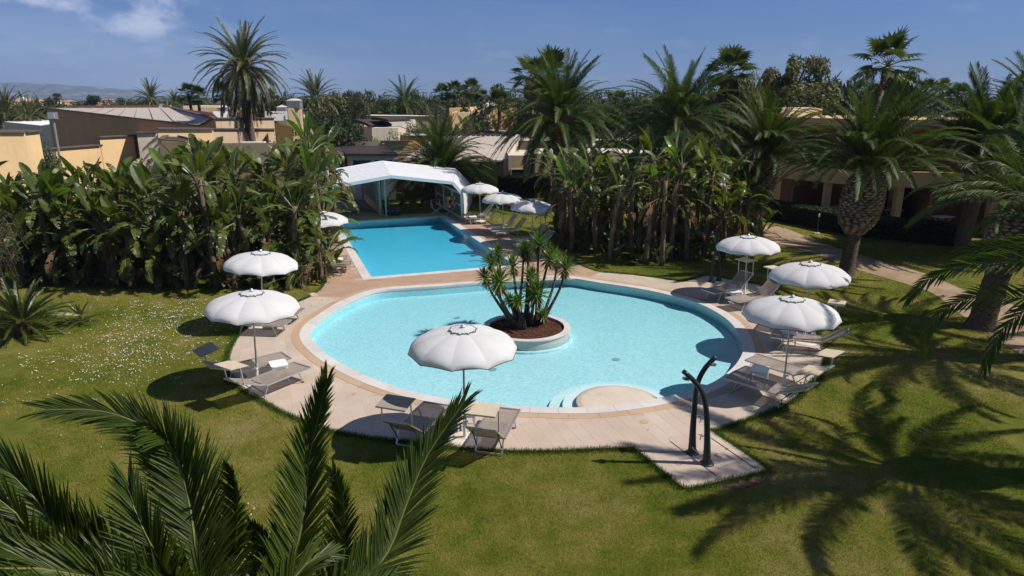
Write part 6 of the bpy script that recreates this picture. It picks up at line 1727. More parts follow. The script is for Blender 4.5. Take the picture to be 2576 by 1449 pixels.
def fan_palm(px, ytop, Y, label, size=1.0, r=0.2, skirt=0, detail=False, seed=0, group=None, lean=0.0):
    rr = random.Random(seed + int(px)); t = P(px, ytop, Y); cz = t.z - 1.15 * size
    root = empty("fan_palm", (t.x - lean, Y, 0), 0, label, "palm", group)
    mb = MB(); mb.smooth = True; mb.tube([(0, 0, 0), (lean * 0.4, 0, cz * 0.5), (lean, 0, cz)], [r * 1.3, r, r * 0.9], 10); mb.build("trunk", M['palmbark'], root)
    if detail:
        nf = 19 if not skirt or skirt < 6 else 30
        for i in range(nf):
            f = (i + 0.5) / nf; el = 86 - 118 * f; a = i * 2.4 + rr.uniform(-0.2, 0.2); e, me = min(FANS, key=lambda q: abs(q[0] - el) + rr.uniform(0, 6))
            obj("fan_leaf", me, root, None, (lean, 0, cz + 0.1), (rr.uniform(-0.3, 0.3), 0, a), size * rr.uniform(0.9, 1.15))
        for i in range(skirt):
            a = rr.uniform(0, 6.28); e, me = FDEAD[i % 3]; obj("dead_leaf", me, root, None, (lean, 0, cz - rr.uniform(0.0, 1.0)), (0, 0, a), size * rr.uniform(0.8, 1.1))
        if r > 0.25:
            mb = MB()
            for i in range(int(cz * 26)):
                a = i * 2.4; z = i / 26; c = Vector((lean * (z / cz), 0, z)) + Vector((math.cos(a), math.sin(a), 0)) * r * 1.02
                mb.add([c + Vector((0, 0, -0.06)), c + Vector((-math.sin(a) * 0.06, math.cos(a) * 0.06, 0.03)), c + Vector((math.cos(a) * 0.10, math.sin(a) * 0.10, 0.12)), c + Vector((math.sin(a) * 0.06, -math.cos(a) * 0.06, 0.03))], [(0, 1, 2), (0, 2, 3), (1, 3, 2)])
            o = mb.build("trunk_stubs", M['boot'], root); o["kind"] = "stuff"
    else:
        obj("crown", FCROWN[int(px) % 2], root, None, (lean, 0, cz), (0, 0, rr.uniform(0, 6)), size)
    return root
fan_palm(2243, 100, 48, "tall robust fan palm with a rough trunk, highest on the right against the sky", 1.55, 0.38, 4, True)
fan_palm(1840, 133, 55, "fan palm with a shaggy skirt of hanging dead leaves right of centre", 1.35, 0.28, 26, True)
fan_palm(1337, 150, 62, "left one of the fan palms peeping over the central palm", 1.25, 0.25, 4, True)
fan_palm(1385, 142, 66, "right one of the fan palms peeping over the central palm, with a dense head", 1.5, 0.25, 10, True)
gl = "slender fan palm in the row above the far yellow houses"
for px, y, Y, s in ((1111, 214, 98, 1.1), (1142, 207, 98, 1.15), (1162, 217, 105, 1.1), (1187, 202, 96, 1.2), (1214, 228, 110, 1.0), (1256, 228, 78, 1.35), (1130, 236, 108, 1.0), (1200, 240, 110, 0.9)):
    fan_palm(px, y, Y, gl, s, 0.22, 0, False, group="fan palms above the far yellow houses")
fan_palm(470, 213, 92, "taller of the two slim fan palms left of the date palm", 1.1, 0.2, 0, False, lean=-0.6)
fan_palm(496, 220, 92, "shorter of the two slim fan palms left of the date palm", 1.1, 0.2, 0, False, lean=0.2)
fan_palm(556, 210, 90, "fan palm half hidden behind the date palm's left fronds", 1.2, 0.2)
for px, y, Y, s in ((2333, 203, 88, 1.2), (2357, 213, 100, 1.0), (2378, 200, 104, 1.0), (2413, 214, 80, 1.25), (2375, 215, 120, 1.0), (2170, 205, 90, 1.2), (2290, 215, 92, 1.2), (1560, 232, 85, 1.1), (2200, 215, 85, 1.1), (139, 236, 260, 1.2), (146, 237, 260, 1.2), (2392, 225, 100, 1.0), (2255, 225, 84, 1.0)):
    fan_palm(px, y, Y, "distant fan palm standing clear of the tree line", s, 0.2, 0, False, group="distant fan palms along the tree line")
# ---------------------------------------------------------------- leaf-cloud crowns
def cloud(name, lobes, n, size, mat, seed=0, shell=0.55, flat=1.0, up=0.4):
    """n leaf sprays spread through ellipsoid lobes [(c, (rx,ry,rz))]"""
    g = np.random.default_rng(seed); vol = np.array([l[1][0] * l[1][1] * l[1][2] for l in lobes]) ** 0.75; vol /= vol.sum()
    idx = g.choice(len(lobes), n, p=vol); C = np.array([l[0] for l in lobes])[idx]; Rr = np.array([l[1] for l in lobes])[idx]
    d = g.normal(size=(n, 3)); d /= np.linalg.norm(d, axis=1)[:, None]; r = (shell + (1.06 - shell) * g.random(n)) ** 0.8
    # clumping: push points towards random clump directions
    cl = g.normal(size=(max(10, n // 60), 3)); cl /= np.linalg.norm(cl, axis=1)[:, None]
    pick = cl[g.integers(0, len(cl), n)]; d = d * 0.62 + pick * 0.55; d /= np.linalg.norm(d, axis=1)[:, None]
    p = C + d * Rr * r[:, None]
    nrm = d + g.normal(size=(n, 3)) * 0.7; nrm[:, 2] += up; nrm /= np.linalg.norm(nrm, axis=1)[:, None]
    t = np.cross(nrm, g.normal(size=(n, 3))); t /= np.linalg.norm(t, axis=1)[:, None]; b = np.cross(nrm, t)
    s = size * g.uniform(0.6, 1.35, n)[:, None]
    v = np.stack([p - t * s, p + b * s * 0.55 + nrm * s * 0.12, p + t * s, p - b * s * 0.55 - nrm * s * 0.12], 1).reshape(-1, 3)
    me = bpy.data.meshes.new(name); me.vertices.add(n * 4); me.vertices.foreach_set("co", v.reshape(-1)); me.loops.add(n * 4); me.loops.foreach_set("vertex_index", np.arange(n * 4, dtype=np.int32))
    me.polygons.add(n); me.polygons.foreach_set("loop_start", np.arange(0, n * 4, 4, dtype=np.int32)); me.polygons.foreach_set("loop_total", np.full(n, 4, dtype=np.int32)); me.materials.append(mat); me.update(calc_edges=True)
    return me
def lobes_for(kind, seed):
    rr = random.Random(seed); L = []
    if kind == 'round':
        L = [((0, 0, 0.55), (0.42, 0.42, 0.38))] + [((rr.uniform(-.28, .28), rr.uniform(-.28, .28), rr.uniform(0.35, 0.8)), (rr.uniform(.16, .26),) * 2 + (rr.uniform(.12, .2),)) for _ in range(11)]
    elif kind == 'euc':
        L = [((rr.uniform(-.26, .26), rr.uniform(-.26, .26), rr.uniform(0.3, 0.92)), (rr.uniform(.10, .19), rr.uniform(.10, .19), rr.uniform(.07, .13))) for _ in range(19)]
    elif kind == 'flat':
        L = [((rr.uniform(-.42, .42), rr.uniform(-.3, .3), rr.uniform(0.62, 0.85)), (rr.uniform(.14, .22), rr.uniform(.14, .22), rr.uniform(.08, .13))) for _ in range(12)]
    elif kind == 'tall':
        L = [((rr.uniform(-.13, .13) * (1.3 - z), rr.uniform(-.13, .13), z), (rr.uniform(.09, .17) * (1.25 - 0.6 * z), rr.uniform(.10, .16), rr.uniform(.08, .12))) for z in [0.12 + 0.82 * k / 16 for k in range(17)]]
    elif kind == 'bush':
        L = [((rr.uniform(-.38, .38), rr.uniform(-.3, .3), rr.uniform(0.2, 0.62)), (rr.uniform(.16, .28), rr.uniform(.16, .26), rr.uniform(.18, .30))) for _ in range(12)]
    elif kind == 'cypress':
        L = [((0, 0, z), (0.13 * (1.15 - z) + 0.03, 0.13 * (1.15 - z) + 0.03, 0.12)) for z in [0.08 + 0.86 * k / 9 for k in range(10)]]
    return L
_tc = {}
def tree(px, ytop, Y, wpx, kind, mat, label, n=2600, leaf=0.022, seed=0, base_py=None, group=None, trunk=True, name="tree"):
    """tree whose crown top is at (px, ytop) and whose crown is wpx frame pixels wide, standing at distance Y"""
    t = P(px, ytop, Y); H = t.z; Wd = wpx / FPX * (Y * CT + 1)
    key = (kind, mat, n, leaf, seed % 4)
    if key not in _tc: _tc[key] = cloud("crown", lobes_for(kind, seed % 4 + 31 * len(kind)), n, leaf, M[mat], seed, 0.45 if kind in ('euc', 'tall') else 0.6)
    root = empty(name, (t.x, Y, 0), 0, label, "tree" if name != "bush" else "shrub", group)
    ww = {'round': 0.95, 'euc': 0.85, 'flat': 1.15, 'tall': 0.5, 'bush': 1.1, 'cypress': 0.36}[kind]
    hs = H / {'round': 1.0, 'euc': 1.03, 'flat': 0.96, 'tall': 1.03, 'bush': 0.88, 'cypress': 1.0}[kind]
    rr = random.Random(seed + int(px * 7)); obj("crown", _tc[key], root, None, (0, 0, 0), (0, 0, rr.uniform(-0.5, 0.5) + (math.pi if rr.random() < .5 else 0)), (Wd / ww, Wd / ww, hs))
    if trunk:
        mb = MB(); mb.smooth = True; tr = 0.035 * H
        mb.tube([(0, 0, 0), (tr * .6, 0, H * 0.3), (-tr * .4, 0, H * 0.6), (0, 0, H * 0.85)], [tr, tr * 0.75, tr * 0.5, tr * 0.15], 7)
        for k in range(5):
            a = k * 1.3 + seed; z = H * (0.28 + 0.1 * k); mb.tube([(0, 0, z), (Wd * .2 * math.cos(a), Wd * .2 * math.sin(a), z + H * 0.16), (Wd * .33 * math.cos(a), Wd * .33 * math.sin(a), z + H * 0.26)], [tr * .4, tr * .25, tr * .08], 5, caps=False)
        mb.build("trunk", M['bark'], root)
    return root
# the named trees of the tree line
T = tree
T(2004, 136, 62, 95, 'tall', 'tree_euc', "slim feathery eucalyptus left of the tallest one on the right skyline", 4200, 0.024, 1)
T(2068, 128, 64, 150, 'euc', 'tree_euc', "tallest broad eucalyptus on the right skyline with bluish sky showing through", 6500, 0.020, 2)
T(2035, 185, 60, 200, 'round', 'tree_euc', "lower spreading eucalyptus mass under the tallest one", 6000, 0.022, 3)
T(2118, 186, 60, 115, 'euc', 'tree_mid', "drooping eucalyptus sloping down to the right of the tallest one", 4200, 0.024, 4)
T(1953, 150, 62, 105, 'euc', 'tree_rust', "tawny reddish tree between the lime green tree and the eucalyptus", 4800, 0.024, 5)
T(1960, 200, 61, 110, 'round', 'tree_rust', "lower tawny growth beneath the reddish tree", 3600, 0.024, 6)
T(1897, 160, 60, 80, 'round', 'tree_lime', "lime green rounded tree right of the shaggy fan palm", 4200, 0.024, 7)
T(1905, 225, 58, 90, 'bush', 'tree_lime', "lower yellow green bush beside the shaggy fan palm's trunk", 3600, 0.024, 8)
T(1795, 175, 63, 85, 'round', 'tree_dark', "dark tree behind the left side of the shaggy fan palm", 4200, 0.024, 9)
T(1830, 215, 60, 110, 'round', 'tree_dark', "dark wide tree behind the shaggy fan palm's trunk", 4200, 0.024, 10)
T(2167, 188, 62, 70, 'euc', 'tree_dark', "dark tree just left of the robust fan palm's trunk", 3600, 0.024, 11)
T(2283, 167, 64, 90, 'euc', 'tree_mid', "loose tree right of the robust fan palm's head", 4800, 0.024, 12)
T(2312, 178, 62, 60, 'round', 'tree_dark', "dark rounded tree right of the robust fan palm", 3600, 0.024, 13)
T(2225, 215, 60, 120, 'round', 'tree_dark', "low dark mass around the robust fan palm's trunk", 4200, 0.024, 14)
T(2290, 235, 58, 130, 'bush', 'tree_mid', "mid green thicket behind the hotel's right roof", 4800, 0.022, 15)
T(2560, 198, 52, 130, 'round', 'tree_dark', "dark tree rising into the top right edge of the picture", 4800, 0.024, 16)
T(1640, 238, 66, 95, 'round', 'tree_dark', "dark tree right of the central palm's crown", 4200, 0.024, 17)
T(1590, 230, 70, 80, 'round', 'tree_dark', "very dark rounded tree between the two central palms", 4200, 0.024, 18)
T(1520, 255, 64, 140, 'round', 'tree_dark', "broad dark tree directly behind the orange fruit", 4800, 0.024, 19)
T(1700, 225, 75, 90, 'round', 'tree_mid', "mid green tree behind the second central palm", 3600, 0.024, 20)
T(1495, 215, 110, 60, 'euc', 'tree_grey', "thin grey sparse tree above the dark trees right of the central palm", 1500, 0.026, 21)
T(1745, 235, 80, 80, 'bush', 'tree_mid', "olive bush left of the shaggy fan palm, behind the grove", 3600, 0.024, 22)
T(835, 265, 51, 178, 'round', 'tree_dark', "big round dark evergreen tree standing before the chimney tower", 12000, 0.018, 23)
T(790, 300, 50, 110, 'round', 'tree_dark', "lower left lobe of dark evergreen beside the big round tree", 6000, 0.02, 24)
for px, y, w, m_, lab in ((1475, 236, 110, 'tree_mid', "rounded olive tree right behind the central palm's right fronds"), (1560, 226, 90, 'tree_dark', "dark rounded tree under the small fan palm right of the central palm"), (1615, 220, 110, 'tree_mid', "rounded tree at the left side of the second central palm's crown"),
     (1690, 210, 110, 'tree_dark', "dark rounded tree hidden behind the second central palm's crown"), (1748, 206, 90, 'tree_mid', "rounded tree between the second central palm and the shaggy fan palm"), (2150, 205, 110, 'tree_mid', "rounded tree left of the robust fan palm, behind the hotel tower"), (2360, 222, 130, 'tree_dark', "wide dark tree below the small far fan palms on the right"), (2450, 225, 120, 'tree_mid', "rounded tree behind the upright fronds near the right edge")):
    T(px, y, 72, w, 'round', m_, lab, 4600, 0.024, int(px) % 7)
for i, (px, y, Y, w, k, m_) in enumerate(((888, 222, 125, 62, 'euc', 'tree_mid'), (965, 226, 125, 58, 'round', 'tree_mid'), (930, 224, 135, 30, 'euc', 'tree_grey'), (1035, 213, 118, 50, 'round', 'tree_mid'), (1008, 232, 120, 40, 'round', 'tree_dark'),
     (1190, 211, 130, 70, 'euc', 'tree_mid'), (1247, 205, 128, 58, 'euc', 'tree_mid'), (1285, 228, 120, 50, 'round', 'tree_dark'), (1095, 228, 130, 40, 'round', 'tree_mid'), (700, 232, 130, 40, 'euc', 'tree_mid'), (683, 216, 125, 34, 'euc', 'tree_mid'),
     (845, 218, 120, 50, 'round', 'tree_mid'), (450, 235, 140, 34, 'euc', 'tree_mid'), (520, 235, 130, 50, 'round', 'tree_mid'), (478, 240, 140, 50, 'round', 'tree_dark'), (232, 238, 190, 50, 'flat', 'tree_dark'), (300, 238, 180, 34, 'round', 'tree_dark'),
     (270, 241, 180, 34, 'round', 'tree_dark'), (330, 243, 170, 40, 'round', 'tree_dark'), (90, 236, 190, 20, 'euc', 'tree_mid'), (125, 242, 180, 34, 'flat', 'tree_dark'), (355, 246, 170, 40, 'round', 'tree_dark'), (415, 244, 150, 30, 'round', 'tree_mid'))):
    lab = {'euc': "loose airy tree", 'round': "rounded tree", 'flat': "flat topped dark pine"}[k]
    T(px, y, Y, w, k, m_, lab + " standing in the far tree line on the horizon", 2200, 0.032, i, group="trees of the far tree line", trunk=(i % 2 == 0))
for i in range(16):
    T(700 + i * 11 + (i % 3) * 3, 236 + (i * 7) % 6, 200, 9, 'cypress', 'tree_dark', "tiny dark cypress spire on the horizon between the date palm and the round tree", 260, 0.05, i % 2, group="cypresses on the horizon", trunk=False)
rr = random.Random(99)
mats_ = ['tree_dark', 'tree_mid', 'tree_mid', 'tree_grey', 'tree_dark', 'tree_euc']
for i in range(200):
    px = -30 + 2640 * ((i * 0.61803) % 1.0); Y = rr.choice((85, 100, 120, 150)) * rr.uniform(0.92, 1.1)
    y = rr.uniform(246, 264) if px < 600 else (rr.uniform(214, 244) if px > 1450 else rr.uniform(222, 248))
    if px < 560: Y = rr.choice((110, 130, 160, 200)); y = rr.uniform(248, 264)
    T(px, y, Y, rr.uniform(50, 110) * 100 / Y, rr.choice(('round', 'bush', 'euc', 'bush')), rr.choice(mats_), "one of the many bushy trees filling the distance behind the roofs", 1500, 0.035, i % 4, group="bushy trees filling the distance", trunk=False)
# nearer shrubs between the buildings
B = lambda *a, **k: tree(*a, name="bush", trunk=False, **k)
B(950, 326, 53, 120, 'bush', 'tree_bright', "bright green leafy hedge mound above the long parapet", n=6000, leaf=0.022, seed=2)
B(905, 330, 53, 60, 'bush', 'tree_bright', "small bright green mound at the left end of the hedge mound", n=3000, leaf=0.03, seed=1)
B(1085, 255, 82, 110, 'bush', 'tree_grey', "grey green rounded shrub in the middle distance right of the dark feathery palm", n=5000, leaf=0.02, seed=0)
B(1060, 300, 68, 115, 'bush', 'tree_grey', "grey olive shrub behind the short palm's crown", n=6000, leaf=0.02, seed=3)
B(1180, 305, 67, 140, 'bush', 'tree_mid', "brownish olive shrub right of the short palm's crown", n=6000, leaf=0.02, seed=1)
B(1250, 312, 66, 110, 'bush', 'tree_mid', "olive shrub left of the central palm's trunk", n=5000, leaf=0.02, seed=2)
B(930, 252, 95, 130, 'bush', 'tree_bright', "broad green shrubbery above the pale roofs in the middle distance", n=5000, leaf=0.024, seed=4)
B(860, 240, 100, 90, 'bush', 'tree_mid', "olive shrubbery left of the broad green one in the middle distance", n=4000, leaf=0.024, seed=2)
B(1350, 300, 70, 150, 'bush', 'tree_dark', "dark shrubbery behind the central palm's left fronds", n=5000, leaf=0.024, seed=4)
B(1420, 330, 60, 150, 'bush', 'tree_dark', "dark shrubbery behind the central palm's trunk", n=5000, leaf=0.024, seed=1)
B(1600, 320, 56, 190, 'bush', 'tree_dark', "dark shrubbery behind the upper right grove", n=6000, leaf=0.022, seed=3)
B(1760, 320, 54, 170, 'bush', 'tree_grey', "grey green shrubbery left of the slim palm's crown", n=6000, leaf=0.022, seed=2)
B(2190, 270, 56, 170, 'bush', 'tree_dark', "dark shrubbery behind the hotel roof tower", n=5000, leaf=0.022, seed=0)
B(2420, 265, 50, 180, 'bush', 'tree_dark', "dark shrubbery at the far right behind the palms", n=5000, leaf=0.022, seed=1)
B(700, 325, 44.5, 100, 'bush', 'tree_mid', "thin dry shrub in front of the beige wall below the lattice", n=2600, leaf=0.018, seed=0)
B(95, 335, 42, 95, 'bush', 'tree_grey', "dark grey green shrub between the orange block and the brown hall", n=7000, leaf=0.020, seed=1)
B(30, 308, 52, 120, 'bush', 'tree_grey', "olive grey shrub behind the orange block", n=6000, leaf=0.020, seed=2)
B(180, 285, 90, 60, 'bush', 'tree_mid', "olive shrub left of the brown hall's roof edge", n=3000, leaf=0.03, seed=3)
B(60, 290, 95, 130, 'bush', 'tree_mid', "olive thicket around the thin mast's foot", n=4000, leaf=0.026, seed=0)

# ---------------------------------------------------------------- clipped hedges
def hedge(pts, w, h, label, seed=0, dens=900):
    lp = smooth_loop(pts, 0.4, False); root = empty("hedge", (lp[0].x, lp[0].y, 0), 0, label, "hedge"); o = Vector((lp[0].x, lp[0].y, 0))
    mb = MB(); vs = []; n = len(lp)
    for i in range(n):
        t = (lp[min(i + 1, n - 1)] - lp[max(i - 1, 0)]).normalized(); nn = Vector((-t.y, t.x)) * (w / 2 - 0.05)
        for q, z in ((lp[i] - nn, 0), (lp[i] - nn, h - 0.06), (lp[i] + nn, h - 0.06), (lp[i] + nn, 0)): vs.append((q.x - o.x, q.y - o.y, z))
    fs = [(i * 4 + k, i * 4 + (k + 1) % 4, i * 4 + 4 + (k + 1) % 4, i * 4 + 4 + k) for i in range(n - 1) for k in range(4)] + [(0, 1, 2, 3), tuple(4 * (n - 1) + k for k in (3, 2, 1, 0))]
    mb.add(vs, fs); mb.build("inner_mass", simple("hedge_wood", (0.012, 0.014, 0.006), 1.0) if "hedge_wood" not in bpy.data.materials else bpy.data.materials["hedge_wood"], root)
    g = np.random.default_rng(seed); segs = [(lp[i], lp[i + 1]) for i in range(n - 1)]; Ls = np.array([(b - a).length for a, b in segs]); tot = int(Ls.sum() * dens * (w + 2 * h) / 3)
    idx = g.choice(len(segs), tot, p=Ls / Ls.sum()); A = np.array([tuple(s[0]) for s in segs])[idx]; Bq = np.array([tuple(s[1]) for s in segs])[idx]; t = g.random(tot)[:, None]
    p2 = A + (Bq - A) * t; tan = (Bq - A) / np.linalg.norm(Bq - A, axis=1)[:, None]; nn = np.stack([-tan[:, 1], tan[:, 0]], 1)
    u = g.uniform(0, w + 2 * h, tot); side = np.where(u < h, -w / 2, np.where(u > h + w, w / 2, u - h - w / 2)); z = np.where(u < h, u, np.where(u > h + w, w + 2 * h - u, h)) 
    p = np.zeros((tot, 3)); p[:, :2] = p2 + nn * side[:, None]; p[:, 2] = z; p += g.normal(0, 0.028, (tot, 3)); p[:, 2] = np.maximum(p[:, 2], 0.01); p -= np.array(o)
    a = g.normal(size=(tot, 3)); a /= np.linalg.norm(a, axis=1)[:, None]; b = np.cross(a, g.normal(size=(tot, 3))); b /= np.linalg.norm(b, axis=1)[:, None]; s = 0.038 * g.uniform(0.6, 1.4, tot)[:, None]
    v = np.stack([p - a * s, p + b * s * .6, p + a * s, p - b * s * .6], 1).reshape(-1, 3); me = bpy.data.meshes.new("foliage"); me.vertices.add(tot * 4); me.vertices.foreach_set("co", v.reshape(-1)); me.loops.add(tot * 4)
    me.loops.foreach_set("vertex_index", np.arange(tot * 4, dtype=np.int32)); me.polygons.add(tot); me.polygons.foreach_set("loop_start", np.arange(0, tot * 4, 4, dtype=np.int32)); me.polygons.foreach_set("loop_total", np.full(tot, 4, dtype=np.int32))
    me.materials.append(M['hedge']); me.update(calc_edges=True); f = obj("foliage", me, root); f["kind"] = "stuff"
hedge([G(1918, 545).xy, G(2030, 566).xy, G(2150, 590).xy, G(2290, 606).xy, G(2400, 618).xy], 0.9, 1.02, "long low clipped hedge running in front of the hotel terraces", 1, 1500)
hedge([P(1253, 494, 47.4).xy, P(1384, 494, 47.6).xy], 0.9, 1.45, "tall dark clipped hedge block behind the parasols by the beige annex", 2, 1300)

# ---------------------------------------------------------------- giant bird-of-paradise grove
def banana_leaf(e0, drop, seed, torn=0.5, pet=0.62, bl=0.92, bw=0.172, mats=None, twist=0.0):
    rr = random.Random(seed); mb = MB(); mb.cur = 1
    sp = []; p = Vector((0, 0, 0)); sp.append(p.copy()); n1, n2 = 3, 10
    for i in range(n1): e = math.radians(e0 - 4 * i); p = p + Vector((math.cos(e), 0, math.sin(e))) * pet / n1; sp.append(p.copy())
    e_ = e0 - 10
    for i in range(n2): e = math.radians(e_ - drop * ((i + 1) / n2) ** 1.3); p = p + Vector((math.cos(e), 0, math.sin(e))) * bl / n2; sp.append(p.copy())
    mb.tube(sp, [0.024 - 0.018 * i / (len(sp) - 1) for i in range(len(sp))], 5)
    mb.cur = 0; ns = 13
    def at(t):
        f = n1 + t * n2; i = min(int(f), len(sp) - 2); u = f - i; return sp[i].lerp(sp[i + 1], u), (sp[i + 1] - sp[i]).normalized()
    S0 = Vector((0, 1, 0))
    for sd in (-1, 1):
        k = 0
        while k < ns:
            run = 1 if rr.random() < torn else rr.choice((2, 3, 4))
            run = min(run, ns - k); sag = rr.uniform(0.0, 0.85) * (torn if run < 3 else torn * 0.25); fold = rr.uniform(0.15, 0.42); back = rr.uniform(-0.03, 0.1) * torn
            if rr.random() < torn * 0.10 and run == 1: k += 1; continue
            rows = []
            for j in range(run + 1):
                t = (k + j) / ns; gap = (0.012 if j == 0 else (-0.012 if j == run else 0)) * (1 if torn > 0.1 else 0)
                p, T = at(min(0.999, max(0, t + gap * 0.4))); N = S0.cross(T) * -1
                if N.z < 0 and e0 > -20: N = -N
                w = bw * (math.sin(math.pi * min(1, (0.06 + t * 0.94))) ** 0.55) * (1.0 if t < 0.6 else 1 - (t - 0.6) * 0.55)
                if j in (0, run) and run < 4: w *= rr.uniform(0.86, 1.0)
                s_dir = (S0 * sd * math.cos(fold) + N * math.sin(fold) + T * 0.22).normalized(); dn = Vector((0, 0, -1)) * sag
                m_ = p + s_dir * w * 0.5; o = m_ + (s_dir + dn + T * back * 3).normalized() * w * 0.55
                rows.append((p, m_, o))
            vs = [q for r_ in rows for q in r_]
            fs = []
            for j in range(run):
                a = j * 3
                for c in (0, 1): fs.append((a + c, a + c + 1, a + 3 + c + 1, a + 3 + c) if sd > 0 else (a + c, a + 3 + c, a + 3 + c + 1, a + c + 1))
            mb.smooth = True; mb.add(vs, fs); mb.smooth = False; k += run
    return mb.mesh("leaf", mats)
BM = [M['banana'], M['rib_green']]; BB = [M['banana_bright'], M['rib_green']]; BDm = [M['banana_dead'], M['banana_dead']]
LEAVES = []; 
for i, (e0, dr, to) in enumerate(((84, 12, .05), (78, 35, .6), (66, 40, .3), (62, 70, .85), (50, 70, .7), (46, 95, 1.0), (34, 85, .8), (30, 100, 1.0), (16, 85, .95), (10, 75, 1.0), (-6, 70, 1.0), (-20, 60, 1.0))):
    LEAVES.append((e0, banana_leaf(e0, dr, i, to, mats=BM))); LEAVES.append((e0, banana_leaf(e0, dr * 0.8, i + 50, to, mats=BM, pet=0.5, bl=1.05, bw=0.185)))
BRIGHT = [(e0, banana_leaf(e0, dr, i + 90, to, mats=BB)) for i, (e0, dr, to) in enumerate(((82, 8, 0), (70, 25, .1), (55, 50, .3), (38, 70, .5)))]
DEAD = [banana_leaf(e0, dr, i + 130, 1.0, mats=BDm, bw=0.12, bl=0.85) for i, (e0, dr) in enumerate(((-50, 38), (-62, 25), (-35, 55), (-72, 14), (-10, 80)))]
def stem_mesh(h, seed):
    rr = random.Random(seed); mb = MB(); mb.smooth = True; n = 9; bend = rr.uniform(-0.5, 0.5); b2 = rr.uniform(-0.35, 0.35)
    pts = [Vector((bend * (i / n) ** 1.5 * h * 0.22, b2 * (i / n) ** 2 * h * 0.2, h * i / n)) for i in range(n + 1)]
    mb.tube(pts, [0.115 - 0.03 * (i / n) + 0.012 * math.sin(i * 2.7 + seed) + (0.03 if i == n else 0) for i in range(n + 1)], 9)
    mb.smooth = False
    for i in range(int(h * 9)):      # dry sheath ends
        z = rr.uniform(0.1, 1) * h; t = z / h; c = Vector((bend * t ** 1.5 * h * 0.22, b2 * t * t * h * 0.2, z)); a = rr.uniform(0, 6.28); d = Vector((math.cos(a), math.sin(a), 0)); s = Vector((-d.y, d.x, 0)) * 0.05
        mb.add([c + d * 0.09 - s, c + d * 0.09 + s, c + d * rr.uniform(0.14, 0.24) + Vector((0, 0, rr.uniform(0.0, 0.3)))], [(0, 1, 2)])
    return mb.mesh("stem", M['bananabark']), pts[-1]
STEMS = {}
def banana(x, y, ztop, label, group, seed, nleaf=9, ndead=4, bright=0.12, low=3, lscale=1.0):
    rr = random.Random(seed); h = max(0.25, ztop - 1.22 * lscale); hk = (round(h * 2) / 2 or 0.25, seed % 5)
    if hk not in STEMS: STEMS[hk] = stem_mesh(hk[0], seed % 5)
    me, top = STEMS[hk]; k = h / hk[0]; root = empty("bird_of_paradise_plant", (x, y, 0), rr.uniform(0, 6.28), label, "plant", group)
    obj("stem", me, root, None, None, None, (1, 1, k)); top = Vector((top.x, top.y, top.z * k - 0.08))
    fan = rr.uniform(0, math.pi)
    for i in range(nleaf):
        f = (i + 0.5) / nleaf; el = 88 - 96 * f ** 1.15 + rr.uniform(-7, 7); a = fan + (math.pi if i % 2 else 0) + rr.gauss(0, 0.5)
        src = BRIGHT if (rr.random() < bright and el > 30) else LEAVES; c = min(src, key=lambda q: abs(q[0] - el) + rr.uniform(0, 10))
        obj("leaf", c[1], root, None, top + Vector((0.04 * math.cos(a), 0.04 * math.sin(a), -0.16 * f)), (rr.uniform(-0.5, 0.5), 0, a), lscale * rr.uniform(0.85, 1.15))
    for i in range(ndead):
        a = rr.uniform(0, 6.28); obj("dead_leaf", DEAD[rr.randrange(5)], root, None, top + Vector((0, 0, -0.2 - rr.uniform(0, 0.5))), (rr.uniform(-0.3, 0.3), 0, a), rr.uniform(0.8, 1.2))
    for i in range(low):
        a = rr.uniform(0, 6.28); c = rr.choice(LEAVES[2:12]); obj("sucker_leaf", c[1], root, None, Vector((0.15 * math.cos(a), 0.15 * math.sin(a), 0.05)), (rr.uniform(-0.4, 0.4), 0, a), rr.uniform(0.55, 0.85))
rr = random.Random(21)
def topline(pts, px):
    for (x0, y0), (x1, y1) in zip(pts, pts[1:]):
        if x0 <= px <= x1: return y0 + (y1 - y0) * (px - x0) / (x1 - x0)
    return pts[-1][1] if px > pts[-1][0] else pts[0][1]
TL = [(-60, 395), (0, 395), (60, 420), (150, 398), (240, 394), (300, 412), (350, 385), (420, 400), (480, 350), (540, 302), (575, 322), (620, 366), (690, 372), (750, 345), (790, 340), (825, 278), (850, 320), (880, 385), (905, 430)]
gl_ = "dense grove of giant bird-of-paradise plants left of the pools"; ll_ = "tall giant bird-of-paradise plant with torn paddle leaves in the dense left grove"
pl = []
for Y, x0, x1, st in ((24.3, 70, 770, 66), (25.6, 10, 812, 60), (27.2, -40, 840, 62), (29.2, 0, 812, 70)):
    px = x0
    while px <= x1:
        pl.append((px + rr.uniform(-18, 18), Y + rr.uniform(-0.4, 0.4), Y)); px += st
for (px, Y, k) in pl:
    z = P(px, topline(TL, px), Y).z; z -= rr.uniform(0.0, 0.5) + (0.75 if k < 25 else 0.3 if k < 27 else 0.0) * rr.uniform(0.5, 1.3)
    if k < 26 and 560 < px < 740: z -= 0.6
    banana(P(px, 700, Y).x, Y, max(2.2, z), ll_, gl_, int(px * 13 + Y * 7) % 997, rr.choice((11, 12, 13, 14)), rr.choice((3, 4, 5)), 0.08, 5)
for i in range(46):
    px = 40 + 745 * ((i * 0.618) % 1.0); Y = 24.0 + 2.6 * ((i * 0.37) % 1.0) if px < 700 else 24.6 + 2 * ((i * 0.37) % 1.0)
    banana(P(px, 700, Y).x, Y, rr.uniform(2.0, 3.9), ll_.replace("tall ", "shorter "), gl_, 500 + i, rr.choice((10, 11, 12)), 3, 0.08, 5)
